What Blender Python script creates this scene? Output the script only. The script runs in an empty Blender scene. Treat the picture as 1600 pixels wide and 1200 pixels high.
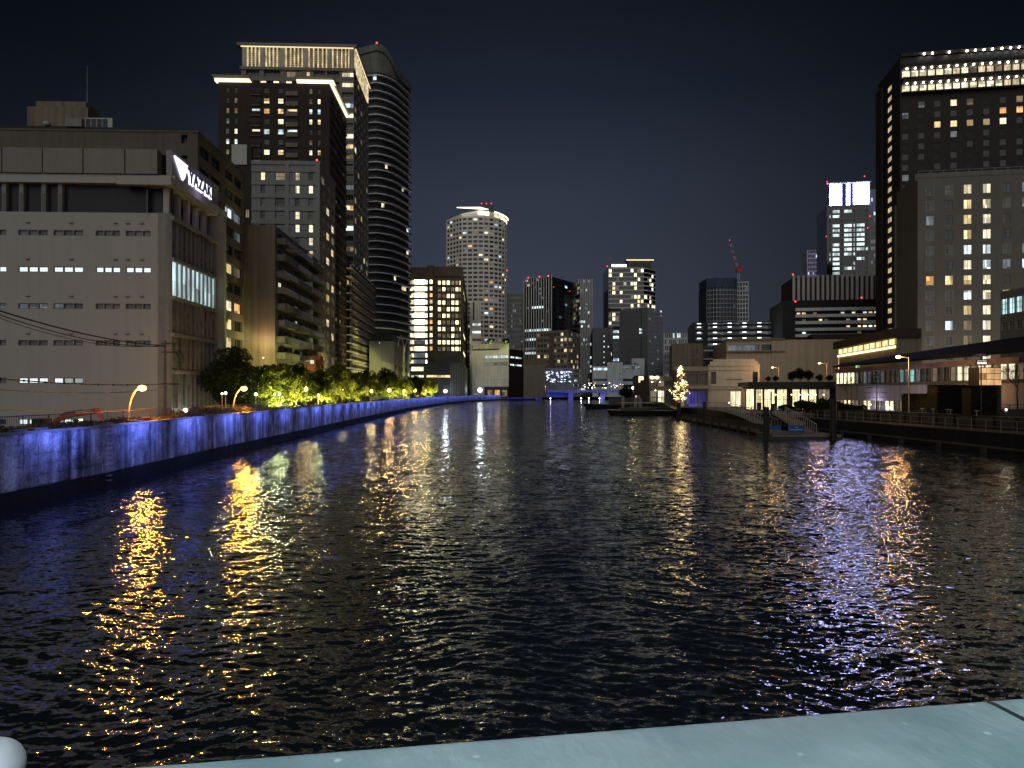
import bpy, bmesh, math, random
import numpy as np
from mathutils import Vector, Matrix
R = math.radians
rng = random.Random(7)
scene = bpy.context.scene
col = scene.collection

# ------------------------------------------------------------------ camera, world, light, exposure
H = 5.2            # camera height over the water
F = 1155.0         # focal length in pixels of the 1600 px wide photograph
HY = 613.0         # horizon row in the photograph
cam_d = bpy.data.cameras.new('camera')
cam = bpy.data.objects.new('camera', cam_d); col.objects.link(cam)
cam.location = (0, 0, H); cam.rotation_euler = (R(90), 0, 0)
cam_d.sensor_width = 36; cam_d.lens = 36*F/1600
cam_d.shift_y = (HY-600)/1600
cam_d.clip_start = 0.05; cam_d.clip_end = 9000
scene.camera = cam

world = bpy.data.worlds.new('World'); scene.world = world; world.use_nodes = True
nt = world.node_tree; nt.nodes.clear()
wo = nt.nodes.new('ShaderNodeOutputWorld'); bg = nt.nodes.new('ShaderNodeBackground')
tc = nt.nodes.new('ShaderNodeTexCoord'); sp = nt.nodes.new('ShaderNodeSeparateXYZ')
rp = nt.nodes.new('ShaderNodeValToRGB')
nt.links.new(tc.outputs['Generated'], sp.inputs[0]); nt.links.new(sp.outputs['Z'], rp.inputs[0])
stops = [(0.0, (.050, .056, .080)), (.115, (.041, .048, .071)), (.262, (.0284, .0356, .056)), (.372, (.0130, .0185, .0315)),
         (.457, (.0076, .0102, .0180)), (.62, (.0040, .0055, .0100)), (1.0, (.0020, .0030, .0060))]
while len(rp.color_ramp.elements) < len(stops): rp.color_ramp.elements.new(.5)
for e, (p, c) in zip(rp.color_ramp.elements, stops): e.position = p; e.color = (*c, 1)
# the city's glow: wide and soft round the far centre of the city
fl_ = nt.nodes.new('ShaderNodeVectorMath'); fl_.operation = 'MULTIPLY'; fl_.inputs[1].default_value = (1, 1, 0)
nm = nt.nodes.new('ShaderNodeVectorMath'); nm.operation = 'NORMALIZE'
dt = nt.nodes.new('ShaderNodeVectorMath'); dt.operation = 'DOT_PRODUCT'; dt.inputs[1].default_value = (0, 1, 0)
mr = nt.nodes.new('ShaderNodeMapRange'); mr.inputs['From Min'].default_value = .78; mr.inputs['From Max'].default_value = 1.0
mr.inputs['To Min'].default_value = 0; mr.inputs['To Max'].default_value = 1.0
pw = nt.nodes.new('ShaderNodeMath'); pw.operation = 'POWER'; pw.inputs[1].default_value = 2.6
ma = nt.nodes.new('ShaderNodeMath'); ma.operation = 'MULTIPLY_ADD'; ma.inputs[1].default_value = .76; ma.inputs[2].default_value = .26
for a_, b_ in ((tc.outputs['Generated'], fl_.inputs[0]), (fl_.outputs[0], nm.inputs[0]), (nm.outputs[0], dt.inputs[0]), (dt.outputs['Value'], mr.inputs['Value']), (mr.outputs[0], pw.inputs[0]), (pw.outputs[0], ma.inputs[0])): nt.links.new(a_, b_)
nt.links.new(rp.outputs[0], bg.inputs['Color']); nt.links.new(ma.outputs[0], bg.inputs['Strength'])
nt.links.new(bg.outputs[0], wo.inputs[0])

sun_d = bpy.data.lights.new('sun', 'SUN'); sun_d.energy = 0.72; sun_d.angle = R(70); sun_d.color = (.99, .98, .95)
sun = bpy.data.objects.new('sun', sun_d); col.objects.link(sun)
sun.rotation_euler = Vector((-.10, -1.0, .42)).to_track_quat('Z', 'Y').to_euler()   # glow of the lit city behind the bridge

scene.view_settings.view_transform = 'Standard'; scene.view_settings.look = 'None'
scene.view_settings.exposure = 0; scene.view_settings.gamma = 1; scene.view_settings.use_curve_mapping = False
scene.render.engine = 'CYCLES'
scene.cycles.max_bounces = 5; scene.cycles.diffuse_bounces = 2; scene.cycles.glossy_bounces = 3
scene.cycles.transmission_bounces = 2; scene.cycles.sample_clamp_indirect = 6
scene.cycles.use_denoising = True; scene.cycles.use_adaptive_sampling = False
scene.cycles.caustics_reflective = False; scene.cycles.caustics_refractive = False

# ------------------------------------------------------------------ materials
MATS = {}
def new_mat(name):
    m = bpy.data.materials.new(name); m.use_nodes = True; MATS[name] = m
    m.node_tree.nodes.clear()
    o = m.node_tree.nodes.new('ShaderNodeOutputMaterial')
    return m, m.node_tree, o
def wall_mat(name, c, rough=.8, scale=.25, amp=.25, streak=.25, metal=0, spec=.3, fine=.12, bump=.0, world=False):
    """painted / concrete surface: blotches, rain streaks and a fine grain"""
    if name in MATS: return MATS[name]
    m, t, o = new_mat(name); N = t.nodes; L = t.links
    b = N.new('ShaderNodeBsdfPrincipled'); tc = N.new('ShaderNodeTexCoord')
    if world: tc = N.new('ShaderNodeNewGeometry');
    co = tc.outputs['Position' if world else 'Object']
    n1 = N.new('ShaderNodeTexNoise'); n1.inputs['Scale'].default_value = scale; n1.inputs['Detail'].default_value = 5
    mp = N.new('ShaderNodeMapping'); mp.inputs['Scale'].default_value = (1.6, 1.6, .07)
    n2 = N.new('ShaderNodeTexNoise'); n2.inputs['Scale'].default_value = 1.0; n2.inputs['Detail'].default_value = 4
    n3 = N.new('ShaderNodeTexNoise'); n3.inputs['Scale'].default_value = 9; n3.inputs['Detail'].default_value = 2
    L.new(co, n1.inputs[0]); L.new(co, mp.inputs[0]); L.new(mp.outputs[0], n2.inputs[0]); L.new(co, n3.inputs[0])
    def term(n, a):
        k = N.new('ShaderNodeMapRange'); k.inputs['From Min'].default_value = .25; k.inputs['From Max'].default_value = .75
        k.inputs['To Min'].default_value = 1-a; k.inputs['To Max'].default_value = 1+a; L.new(n.outputs[0], k.inputs['Value']); return k.outputs[0]
    a1, a2, a3 = term(n1, amp), term(n2, streak), term(n3, fine)
    m1 = N.new('ShaderNodeMath'); m1.operation = 'MULTIPLY'; L.new(a1, m1.inputs[0]); L.new(a2, m1.inputs[1])
    m2 = N.new('ShaderNodeMath'); m2.operation = 'MULTIPLY'; L.new(m1.outputs[0], m2.inputs[0]); L.new(a3, m2.inputs[1])
    vm = N.new('ShaderNodeVectorMath'); vm.operation = 'SCALE'; vm.inputs[0].default_value = c; L.new(m2.outputs[0], vm.inputs['Scale'])
    L.new(vm.outputs[0], b.inputs['Base Color'])
    b.inputs['Roughness'].default_value = rough; b.inputs['Metallic'].default_value = metal; b.inputs['Specular IOR Level'].default_value = spec
    if bump:
        bp = N.new('ShaderNodeBump'); bp.inputs['Strength'].default_value = bump; bp.inputs['Distance'].default_value = .02
        L.new(n3.outputs[0], bp.inputs['Height']); L.new(bp.outputs[0], b.inputs['Normal'])
    L.new(b.outputs[0], o.inputs[0]); return m
def emit_mat(name, c, s, sample=False):
    if name in MATS: return MATS[name]
    m, t, o = new_mat(name); e = t.nodes.new('ShaderNodeEmission')
    e.inputs[0].default_value = (*c, 1); e.inputs[1].default_value = s
    t.links.new(e.outputs[0], o.inputs[0])
    m.cycles.emission_sampling = 'AUTO' if sample else 'NONE'
    return m
def lit_mat(name, c, s, curtain=5.0, lo=.25, hi=1.15):
    """a lit room behind glass: uneven brightness, curtain folds, every window its own"""
    if name in MATS: return MATS[name]
    m, t, o = new_mat(name); N = t.nodes; L = t.links
    e = N.new('ShaderNodeEmission'); ge = N.new('ShaderNodeNewGeometry'); oi = N.new('ShaderNodeObjectInfo')
    mp = N.new('ShaderNodeMapping'); mp.inputs['Scale'].default_value = (curtain, curtain, .45)
    n1 = N.new('ShaderNodeTexNoise'); n1.inputs['Scale'].default_value = 1; n1.inputs['Detail'].default_value = 3
    L.new(ge.outputs['Position'], mp.inputs[0]); L.new(mp.outputs[0], n1.inputs[0])
    sn = N.new('ShaderNodeVectorMath'); sn.operation = 'SNAP'; sn.inputs[1].default_value = (2.4, 2.4, 2.7)
    wn = N.new('ShaderNodeTexWhiteNoise'); wn.noise_dimensions = '4D'
    L.new(ge.outputs['Position'], sn.inputs[0]); L.new(sn.outputs[0], wn.inputs['Vector']); L.new(oi.outputs['Random'], wn.inputs['W'])
    k1 = N.new('ShaderNodeMapRange'); k1.inputs['From Min'].default_value = .3; k1.inputs['From Max'].default_value = .7
    k1.inputs['To Min'].default_value = .45; k1.inputs['To Max'].default_value = 1.25; L.new(n1.outputs[0], k1.inputs['Value'])
    k2 = N.new('ShaderNodeMapRange'); k2.inputs['To Min'].default_value = lo*s; k2.inputs['To Max'].default_value = hi*s
    L.new(wn.outputs['Value'], k2.inputs['Value'])
    mm = N.new('ShaderNodeMath'); mm.operation = 'MULTIPLY'; L.new(k1.outputs[0], mm.inputs[0]); L.new(k2.outputs[0], mm.inputs[1])
    e.inputs[0].default_value = (*c, 1); L.new(mm.outputs[0], e.inputs[1]); L.new(e.outputs[0], o.inputs[0])
    m.cycles.emission_sampling = 'NONE'
    return m
def glass_mat(name, c=(.012, .015, .018), rough=.12, spec=.5):
    if name in MATS: return MATS[name]
    m, t, o = new_mat(name); N = t.nodes; L = t.links
    b = N.new('ShaderNodeBsdfPrincipled'); oi = N.new('ShaderNodeObjectInfo'); tc = N.new('ShaderNodeTexCoord')
    n = N.new('ShaderNodeTexNoise'); n.inputs['Scale'].default_value = .9
    L.new(tc.outputs['Object'], n.inputs[0])
    k = N.new('ShaderNodeMapRange'); k.inputs['To Min'].default_value = .5; k.inputs['To Max'].default_value = 1.9; L.new(oi.outputs['Random'], k.inputs['Value'])
    q = N.new('ShaderNodeMath'); q.operation = 'MULTIPLY'; L.new(k.outputs[0], q.inputs[0]); L.new(n.outputs[0], q.inputs[1])
    v = N.new('ShaderNodeVectorMath'); v.operation = 'SCALE'; v.inputs[0].default_value = tuple(x*2 for x in c); L.new(q.outputs[0], v.inputs['Scale'])
    L.new(v.outputs[0], b.inputs['Base Color']); b.inputs['Roughness'].default_value = rough; b.inputs['Specular IOR Level'].default_value = spec
    L.new(b.outputs[0], o.inputs[0]); return m

M = dict(
 white=wall_mat('white_render', (0.392, 0.392, 0.371), amp=.03, streak=.05, fine=.02),
 whitepier=wall_mat('pale_tile', (0.210, 0.210, 0.196), amp=.08, streak=.12),
 brown=wall_mat('brown_tile', (0.119, 0.101, 0.084), amp=.12, streak=.15),
 taupe=wall_mat('taupe_render', (0.189, 0.158, 0.115), amp=.12, streak=.3),
 balc=wall_mat('balcony_concrete', (0.140, 0.140, 0.126), amp=.2, streak=.3),
 ltgrey=wall_mat('pale_grey_panel', (0.231, 0.241, 0.234), amp=.06, streak=.12),
 dkbrown=wall_mat('dark_brown_tile', (0.042, 0.030, 0.024), amp=.15, streak=.15),
 redbrown=wall_mat('maroon_tile', (0.052, 0.028, 0.022), amp=.15, streak=.15),
 beige=wall_mat('beige_tile', (0.238, 0.217, 0.182), amp=.1, streak=.15),
 slab=wall_mat('pale_balcony_edge', (.60, .60, .58), amp=.1, streak=.2),
 slabdim=wall_mat('grey_balcony_edge', (.26, .27, .29), amp=.1, streak=.2),
 black=wall_mat('black_metal', (.012, .012, .013), rough=.5, amp=.1, streak=.1),
 dark=wall_mat('dark_grey_metal', (.05, .05, .052), rough=.5, amp=.1, streak=.1),
 roofdark=wall_mat('dark_roofing', (0.042, 0.043, 0.041), amp=.2, streak=.1),
 hotel=wall_mat('dark_umber_cladding', (0.042, 0.035, 0.031), amp=.08, streak=.1),
 midhotel=wall_mat('grey_beige_tile', (0.168, 0.160, 0.145), amp=.08, streak=.12),
 tan=wall_mat('tan_render', (.46, .37, .26), amp=.08, streak=.15),
 cream=wall_mat('cream_stucco', (.58, .52, .43), amp=.06, streak=.12),
 steel=wall_mat('grey_steel', (.22, .22, .22), rough=.45, metal=.6, amp=.1, streak=.1),
 frame=wall_mat('window_frame', (.14, .14, .13), rough=.5, amp=.05, streak=.05),
 dframe=wall_mat('dark_window_frame', (.03, .028, .026), rough=.5, amp=.05, streak=.05),
 wframe=wall_mat('pale_window_frame', (.45, .45, .43), rough=.5, amp=.05, streak=.05),
 glass=glass_mat('dark_glass'), glass2=glass_mat('dim_glass', (.045, .05, .055), .2), glassg=glass_mat('grey_glass', (.085, .09, .09), .25),
 blackglass=glass_mat('black_curtain_wall', (.006, .008, .012), .06, .8),
 warm=lit_mat('warm_room', (1, .74, .38), 1.7), amber=lit_mat('amber_room', (1, .52, .20), 1.6),
 pale=lit_mat('pale_warm_room', (1, .90, .60), 1.8), cool=lit_mat('cool_white_room', (.80, .95, .96), 1.7),
 ice=lit_mat('ice_white_room', (.66, .86, 1), 1.7), yellow=lit_mat('yellow_white_room', (1, .90, .50), 3.4, lo=.5),
 dimwarm=lit_mat('dim_warm_room', (1, .78, .5), .28), dimcool=lit_mat('dim_cool_room', (.8, .92, 1), .25),
 bright=lit_mat('bright_office', (1, .90, .52), 9.0, curtain=1.2, lo=.7),
 cafe=lit_mat('cafe_interior', (1, .84, .46), 1.9, curtain=1.6, lo=.5),
)

# ------------------------------------------------------------------ object helpers
def tag(o, label=None, cat=None, group=None, kind=None):
    if label: o['label'] = label
    if cat: o['category'] = cat
    if group: o['group'] = group
    if kind: o['kind'] = kind
    return o
def empty(name, loc, rz=0, **k):
    o = bpy.data.objects.new(name, None); col.objects.link(o); o.location = loc; o.rotation_euler = (0, 0, rz)
    o.empty_display_size = .5
    return tag(o, **k)
def link(name, me, parent=None, loc=None, rz=None, **k):
    o = bpy.data.objects.new(name, me); col.objects.link(o)
    if parent is not None: o.parent = parent
    if loc is not None: o.location = loc
    if rz is not None: o.rotation_euler = (0, 0, rz)
    return tag(o, **k)
class MB:
    def __init__(s): s.v = []; s.f = []; s.m = []; s.mats = []; s.smooth = False
    def mi(s, mat):
        if mat not in s.mats: s.mats.append(mat)
        return s.mats.index(mat)
    def face(s, pts, mat):
        n = len(s.v); s.v += [tuple(p) for p in pts]; s.f.append(tuple(range(n, n+len(pts)))); s.m.append(s.mi(mat)); return s
    def box(s, a, b, mat, tf=None):
        x0, y0, z0 = a; x1, y1, z1 = b
        if x0 > x1: x0, x1 = x1, x0
        if y0 > y1: y0, y1 = y1, y0
        if z0 > z1: z0, z1 = z1, z0
        n = len(s.v)
        p = [(x0,y0,z0),(x1,y0,z0),(x1,y1,z0),(x0,y1,z0),(x0,y0,z1),(x1,y0,z1),(x1,y1,z1),(x0,y1,z1)]
        if tf: p = [tuple(tf @ Vector(q)) for q in p]
        s.v += p; k = s.mi(mat)
        for f in ((0,3,2,1),(4,5,6,7),(0,1,5,4),(1,2,6,5),(2,3,7,6),(3,0,4,7)):
            s.f.append(tuple(n+i for i in f)); s.m.append(k)
        return s
    def prism(s, pts, z0, z1, mat, cap=True):
        """pts: ccw footprint; z1 may be a list of heights"""
        n = len(s.v); k = s.mi(mat); q = len(pts)
        zt = z1 if isinstance(z1, (list, tuple)) else [z1]*q
        zb = z0 if isinstance(z0, (list, tuple)) else [z0]*q
        s.v += [(p[0], p[1], z) for p, z in zip(pts, zb)] + [(p[0], p[1], z) for p, z in zip(pts, zt)]
        for i in range(q):
            j = (i+1) % q; s.f.append((n+i, n+j, n+q+j, n+q+i)); s.m.append(k)
        if cap:
            s.f.append(tuple(n+q+i for i in range(q))); s.m.append(k)
            s.f.append(tuple(n+i for i in reversed(range(q)))); s.m.append(k)
        return s
    def tube(s, pts, r, mat, seg=6, r2=None):
        pts = [Vector(p) for p in pts]; k = s.mi(mat); n = len(s.v)
        for i, p in enumerate(pts):
            d = (pts[min(i+1, len(pts)-1)]-pts[max(i-1, 0)]).normalized()
            u = d.orthogonal().normalized() if i == 0 else (u - d*u.dot(d)).normalized()
            w = d.cross(u); rr = r if r2 is None else r+(r2-r)*i/(len(pts)-1)
            for a in range(seg):
                t = 2*math.pi*a/seg; s.v.append(tuple(p+(u*math.cos(t)+w*math.sin(t))*rr))
        for i in range(len(pts)-1):
            for a in range(seg):
                b = (a+1) % seg; s.f.append((n+i*seg+a, n+i*seg+b, n+(i+1)*seg+b, n+(i+1)*seg+a)); s.m.append(k)
        s.f.append(tuple(n+a for a in reversed(range(seg)))); s.m.append(k)
        s.f.append(tuple(n+(len(pts)-1)*seg+a for a in range(seg))); s.m.append(k)
        return s
    def ball(s, c, r, mat, seg=8, rings=5, sz=1.0):
        k = s.mi(mat); n = len(s.v); c = Vector(c)
        s.v.append((c.x, c.y, c.z+r*sz))
        for i in range(1, rings):
            t = math.pi*i/rings
            for a in range(seg):
                p = 2*math.pi*a/seg; s.v.append((c.x+r*math.sin(t)*math.cos(p), c.y+r*math.sin(t)*math.sin(p), c.z+r*sz*math.cos(t)))
        s.v.append((c.x, c.y, c.z-r*sz)); e = len(s.v)-1
        for a in range(seg):
            b = (a+1) % seg
            s.f.append((n, n+1+a, n+1+b)); s.m.append(k)
            s.f.append((e, n+1+(rings-2)*seg+b, n+1+(rings-2)*seg+a)); s.m.append(k)
            for i in range(rings-2):
                s.f.append((n+1+i*seg+a, n+1+(i+1)*seg+a, n+1+(i+1)*seg+b, n+1+i*seg+b)); s.m.append(k)
        return s
    def mesh(s, name):
        me = bpy.data.meshes.new(name); me.from_pydata(s.v, [], s.f)
        for m in s.mats: me.materials.append(m)
        me.polygons.foreach_set('material_index', s.m)
        if s.smooth: me.polygons.foreach_set('use_smooth', [True]*len(s.f))
        me.update(); return me
    def build(s, name, parent=None, **k): return link(name, s.mesh(name), parent, **k)

def X(px, D): return (px-800)/F*D
def Z(y, D): return H+(HY-y)*D/F
def point_light(name, loc, e, c, r=.15, parent=None):
    d = bpy.data.lights.new(name, 'POINT'); d.energy = e; d.color = c; d.shadow_soft_size = r
    o = bpy.data.objects.new(name, d); col.objects.link(o); o.location = loc
    if parent: o.parent = parent
    return o

_wm = {}
def window_mesh(w, h, pane, frame, mull=1, trans=0, t=.07, dep=.10):
    key = (round(w, 2), round(h, 2), pane.name, frame.name, mull, trans)
    if key in _wm: return _wm[key]
    b = MB()
    b.face([(-w/2, .03, -h/2), (w/2, .03, -h/2), (w/2, .03, h/2), (-w/2, .03, h/2)], pane)
    b.box((-w/2, -dep, -h/2), (w/2, .02, -h/2+t), frame); b.box((-w/2, -dep, h/2-t), (w/2, .02, h/2), frame)
    b.box((-w/2, -dep, -h/2+t), (-w/2+t, .02, h/2-t), frame); b.box((w/2-t, -dep, -h/2+t), (w/2, .02, h/2-t), frame)
    for i in range(mull):
        x = -w/2+w*(i+1)/(mull+1); b.box((x-t*.4, -dep*.7, -h/2+t), (x+t*.4, .02, h/2-t), frame)
    for i in range(trans):
        z = -h/2+h*(i+1)/(trans+1); b.box((-w/2+t, -dep*.6, z-t*.35), (w/2-t, .015, z+t*.35), frame)
    _wm[key] = b.mesh('window'); return _wm[key]

class Bld:
    """a block with a face towards the bridge and a face towards the river; the root stands at the corner they share"""
    def __init__(s, name, label, cat, px, D, vp, pf, ps, ytop, zb=1.7, bank='L', group=None, L=None, W=None):
        s.px, s.D, s.bank, s.zb = px, D, bank, zb
        s.X0 = X(px, D); s.a = (vp-800)/F; s.th = math.atan(-s.a)
        s.W = s._f(pf) if pf is not None else W
        s.L = s._s(ps) if ps is not None else L
        s.H = Z(ytop, D)-zb
        s.root = empty(name, (s.X0, D, zb), s.th, label=label, cat=cat, group=group)
    def _f(s, p):
        g = (p-800)/F; return abs((g*s.D-s.X0)/(math.cos(s.th)-g*math.sin(s.th)))
    def _s(s, p):
        e = (p-800)/F; t = (e*s.D-s.X0)/(s.a-e); return abs(t*math.sqrt(1+s.a*s.a))
    def u(s, face, p): return s._f(p) if face == 'f' else s._s(p)
    def v(s, y, u=0): return Z(y, s.D+u)-s.zb
    def P(s, face, u, v, d=0):
        if s.bank == 'L': return (-u, -d, v) if face == 'f' else (d, u, v)
        return (u, -d, v) if face == 'f' else (-d, u, v)
    def rot(s, face): return 0 if face == 'f' else (R(90) if s.bank == 'L' else R(-90))
    def box(s, b, face, u0, u1, v0, v1, d0, d1, mat):
        return b.box(s.P(face, u0, v0, d0), s.P(face, u1, v1, d1), mat)
    def part(s, name, face, u0, u1, v0, v1, d0, d1, mat, **k):
        return s.box(MB(), face, u0, u1, v0, v1, d0, d1, mat).build(name, s.root, **k)
    def facade(s, b, face, mat, cols, rows, recess=.25, mask=None, htop=None, rmat=None, v0=0):
        Wd = s.W if face == 'f' else s.L; htop = htop or s.H
        us = sorted({0, Wd, *[x for c in cols for x in c]}); vs = sorted({v0, htop, *[x for r in rows for x in r]})
        cs = {(round(a, 4), round(c, 4)): i for i, (a, c) in enumerate(cols)}; rs = {(round(a, 4), round(c, 4)): j for j, (a, c) in enumerate(rows)}
        P = lambda u, v, d=0: s.P(face, u, v, d)
        out = []
        for a, c in zip(us, us[1:]):
            for e, g in zip(vs, vs[1:]):
                i = cs.get((round(a, 4), round(c, 4))); j = rs.get((round(e, 4), round(g, 4)))
                if i is not None and j is not None and (mask is None or mask(i, j)):
                    r = -recess; m = rmat or mat
                    b.face([P(a, e), P(c, e), P(c, e, r), P(a, e, r)], m); b.face([P(a, g), P(c, g), P(c, g, r), P(a, g, r)], m)
                    b.face([P(a, e), P(a, g), P(a, g, r), P(a, e, r)], m); b.face([P(c, e), P(c, g), P(c, g, r), P(c, e, r)], m)
                    out.append((i, j, a, c, e, g))
                else: b.face([P(a, e), P(c, e), P(c, g), P(a, g)], mat)
        return out
    def shell(s, b, mat, roof=None, f=True, sd=True):
        """the blind faces and the roof"""
        sx = -1 if s.bank == 'L' else 1; W, L, h = s.W*sx, s.L, s.H
        b.face([(W, 0, 0), (W, L, 0), (W, L, h), (W, 0, h)], mat); b.face([(0, L, 0), (W, L, 0), (W, L, h), (0, L, h)], mat)
        b.face([(0, 0, h), (W, 0, h), (W, L, h), (0, L, h)], roof or mat)
        if not f: b.face([(0, 0, 0), (W, 0, 0), (W, 0, h), (0, 0, h)], mat)
        if not sd: b.face([(0, 0, 0), (0, L, 0), (0, L, h), (0, 0, h)], mat)
    def windows(s, face, cells, pick, frame, recess=.25, mull=1, trans=0, join=False, name='window', t=.07):
        jb = MB()
        for (i, j, a, c, e, g) in cells:
            m = pick(i, j)
            if m is None: continue
            if join:
                jb.face([s.P(face, a, e, -recess+.02), s.P(face, c, e, -recess+.02), s.P(face, c, g, -recess+.02), s.P(face, a, g, -recess+.02)], m)
                if mull:
                    for q in range(mull):
                        u = a+(c-a)*(q+1)/(mull+1); s.box(jb, face, u-.05, u+.05, e, g, -recess+.03, -recess+.12, frame)
            else:
                link(name, window_mesh(abs(c-a), abs(g-e), m, frame, mull, trans, t), s.root, s.P(face, (a+c)/2, (e+g)/2, -recess+.04), s.rot(face))
        if join and jb.f: jb.build(name, s.root, kind='stuff')
    def roofbox(s, name, face_u0, face_u1, d0, d1, h, mat, z=None):
        sx = -1 if s.bank == 'L' else 1; z = s.H if z is None else z
        return MB().box((sx*face_u0, d0, z), (sx*face_u1, d1, z+h), mat).build(name, s.root)
def even(n, W, frac, m0=0., m1=None):
    m1 = m0 if m1 is None else m1; p = (W-m0-m1)/n; w = p*frac
    return [(m0+p*i+(p-w)/2, m0+p*i+(p+w)/2) for i in range(n)]
def chooser(seed, prob, lit, dark, fixed=None):
    """lit: list of (material, weight)"""
    r = random.Random(seed); ms = [m for m, w in lit for _ in range(w)]; cache = {}
    def f(i, j):
        if fixed and (i, j) in fixed: return fixed[(i, j)]
        if (i, j) not in cache: cache[(i, j)] = r.choice(ms) if r.random() < prob else (r.choice(dark) if isinstance(dark, list) else dark)
        return cache[(i, j)]
    return f
red_lamp = emit_mat('red_beacon', (1, .04, .04), 5)
def beacon(b, loc, r=.45, rod=1.2):
    """red aviation lamp on a short rod, part of its building"""
    r *= .68
    mb = MB(); mb.tube([loc, (loc[0], loc[1], loc[2]+rod)], r*.18, M['dark'], 5); mb.ball((loc[0], loc[1], loc[2]+rod+r*.8), r, red_lamp, 6, 4)
    return mb.build('beacon', b)

def text_mesh(name, body, size, extrude, off, mat, parent, loc, rot, align='LEFT', sp=1.0):
    fc = bpy.data.curves.new(name, 'FONT'); fc.body = body; fc.size = size; fc.extrude = extrude; fc.offset = off; fc.align_x = align; fc.space_character = sp
    tmp = bpy.data.objects.new(name+'_tmp', fc); col.objects.link(tmp); bpy.context.view_layer.update()
    me = bpy.data.meshes.new_from_object(tmp.evaluated_get(bpy.context.evaluated_depsgraph_get())); bpy.data.objects.remove(tmp); me.materials.clear(); me.materials.append(mat)
    o = link(name, me, parent, loc); o.rotation_euler = rot; return o
# ------------------------------------------------------------------ the river
LQ = [(-21.6, -12), (-21.9, 12), (-22.2, 32), (-22.2, 40.3), (-23.3, 57.2), (-24.5, 83.4), (-26.6, 128), (-29.6, 214), (-28.8, 316), (-24, 400), (-8, 480), (22, 540)]
RQ = [(42.5, -12), (42, 20), (41, 59), (39.8, 90), (37.5, 130), (39, 162), (45, 240), (52, 316), (66, 420), (84, 515)]
def lerp_line(line, D):
    for (x0, y0), (x1, y1) in zip(line, line[1:]):
        if y0 <= D <= y1: return x0+(x1-x0)*(D-y0)/(y1-y0)
    return line[-1][0] if D > line[-1][1] else line[0][0]

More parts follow.
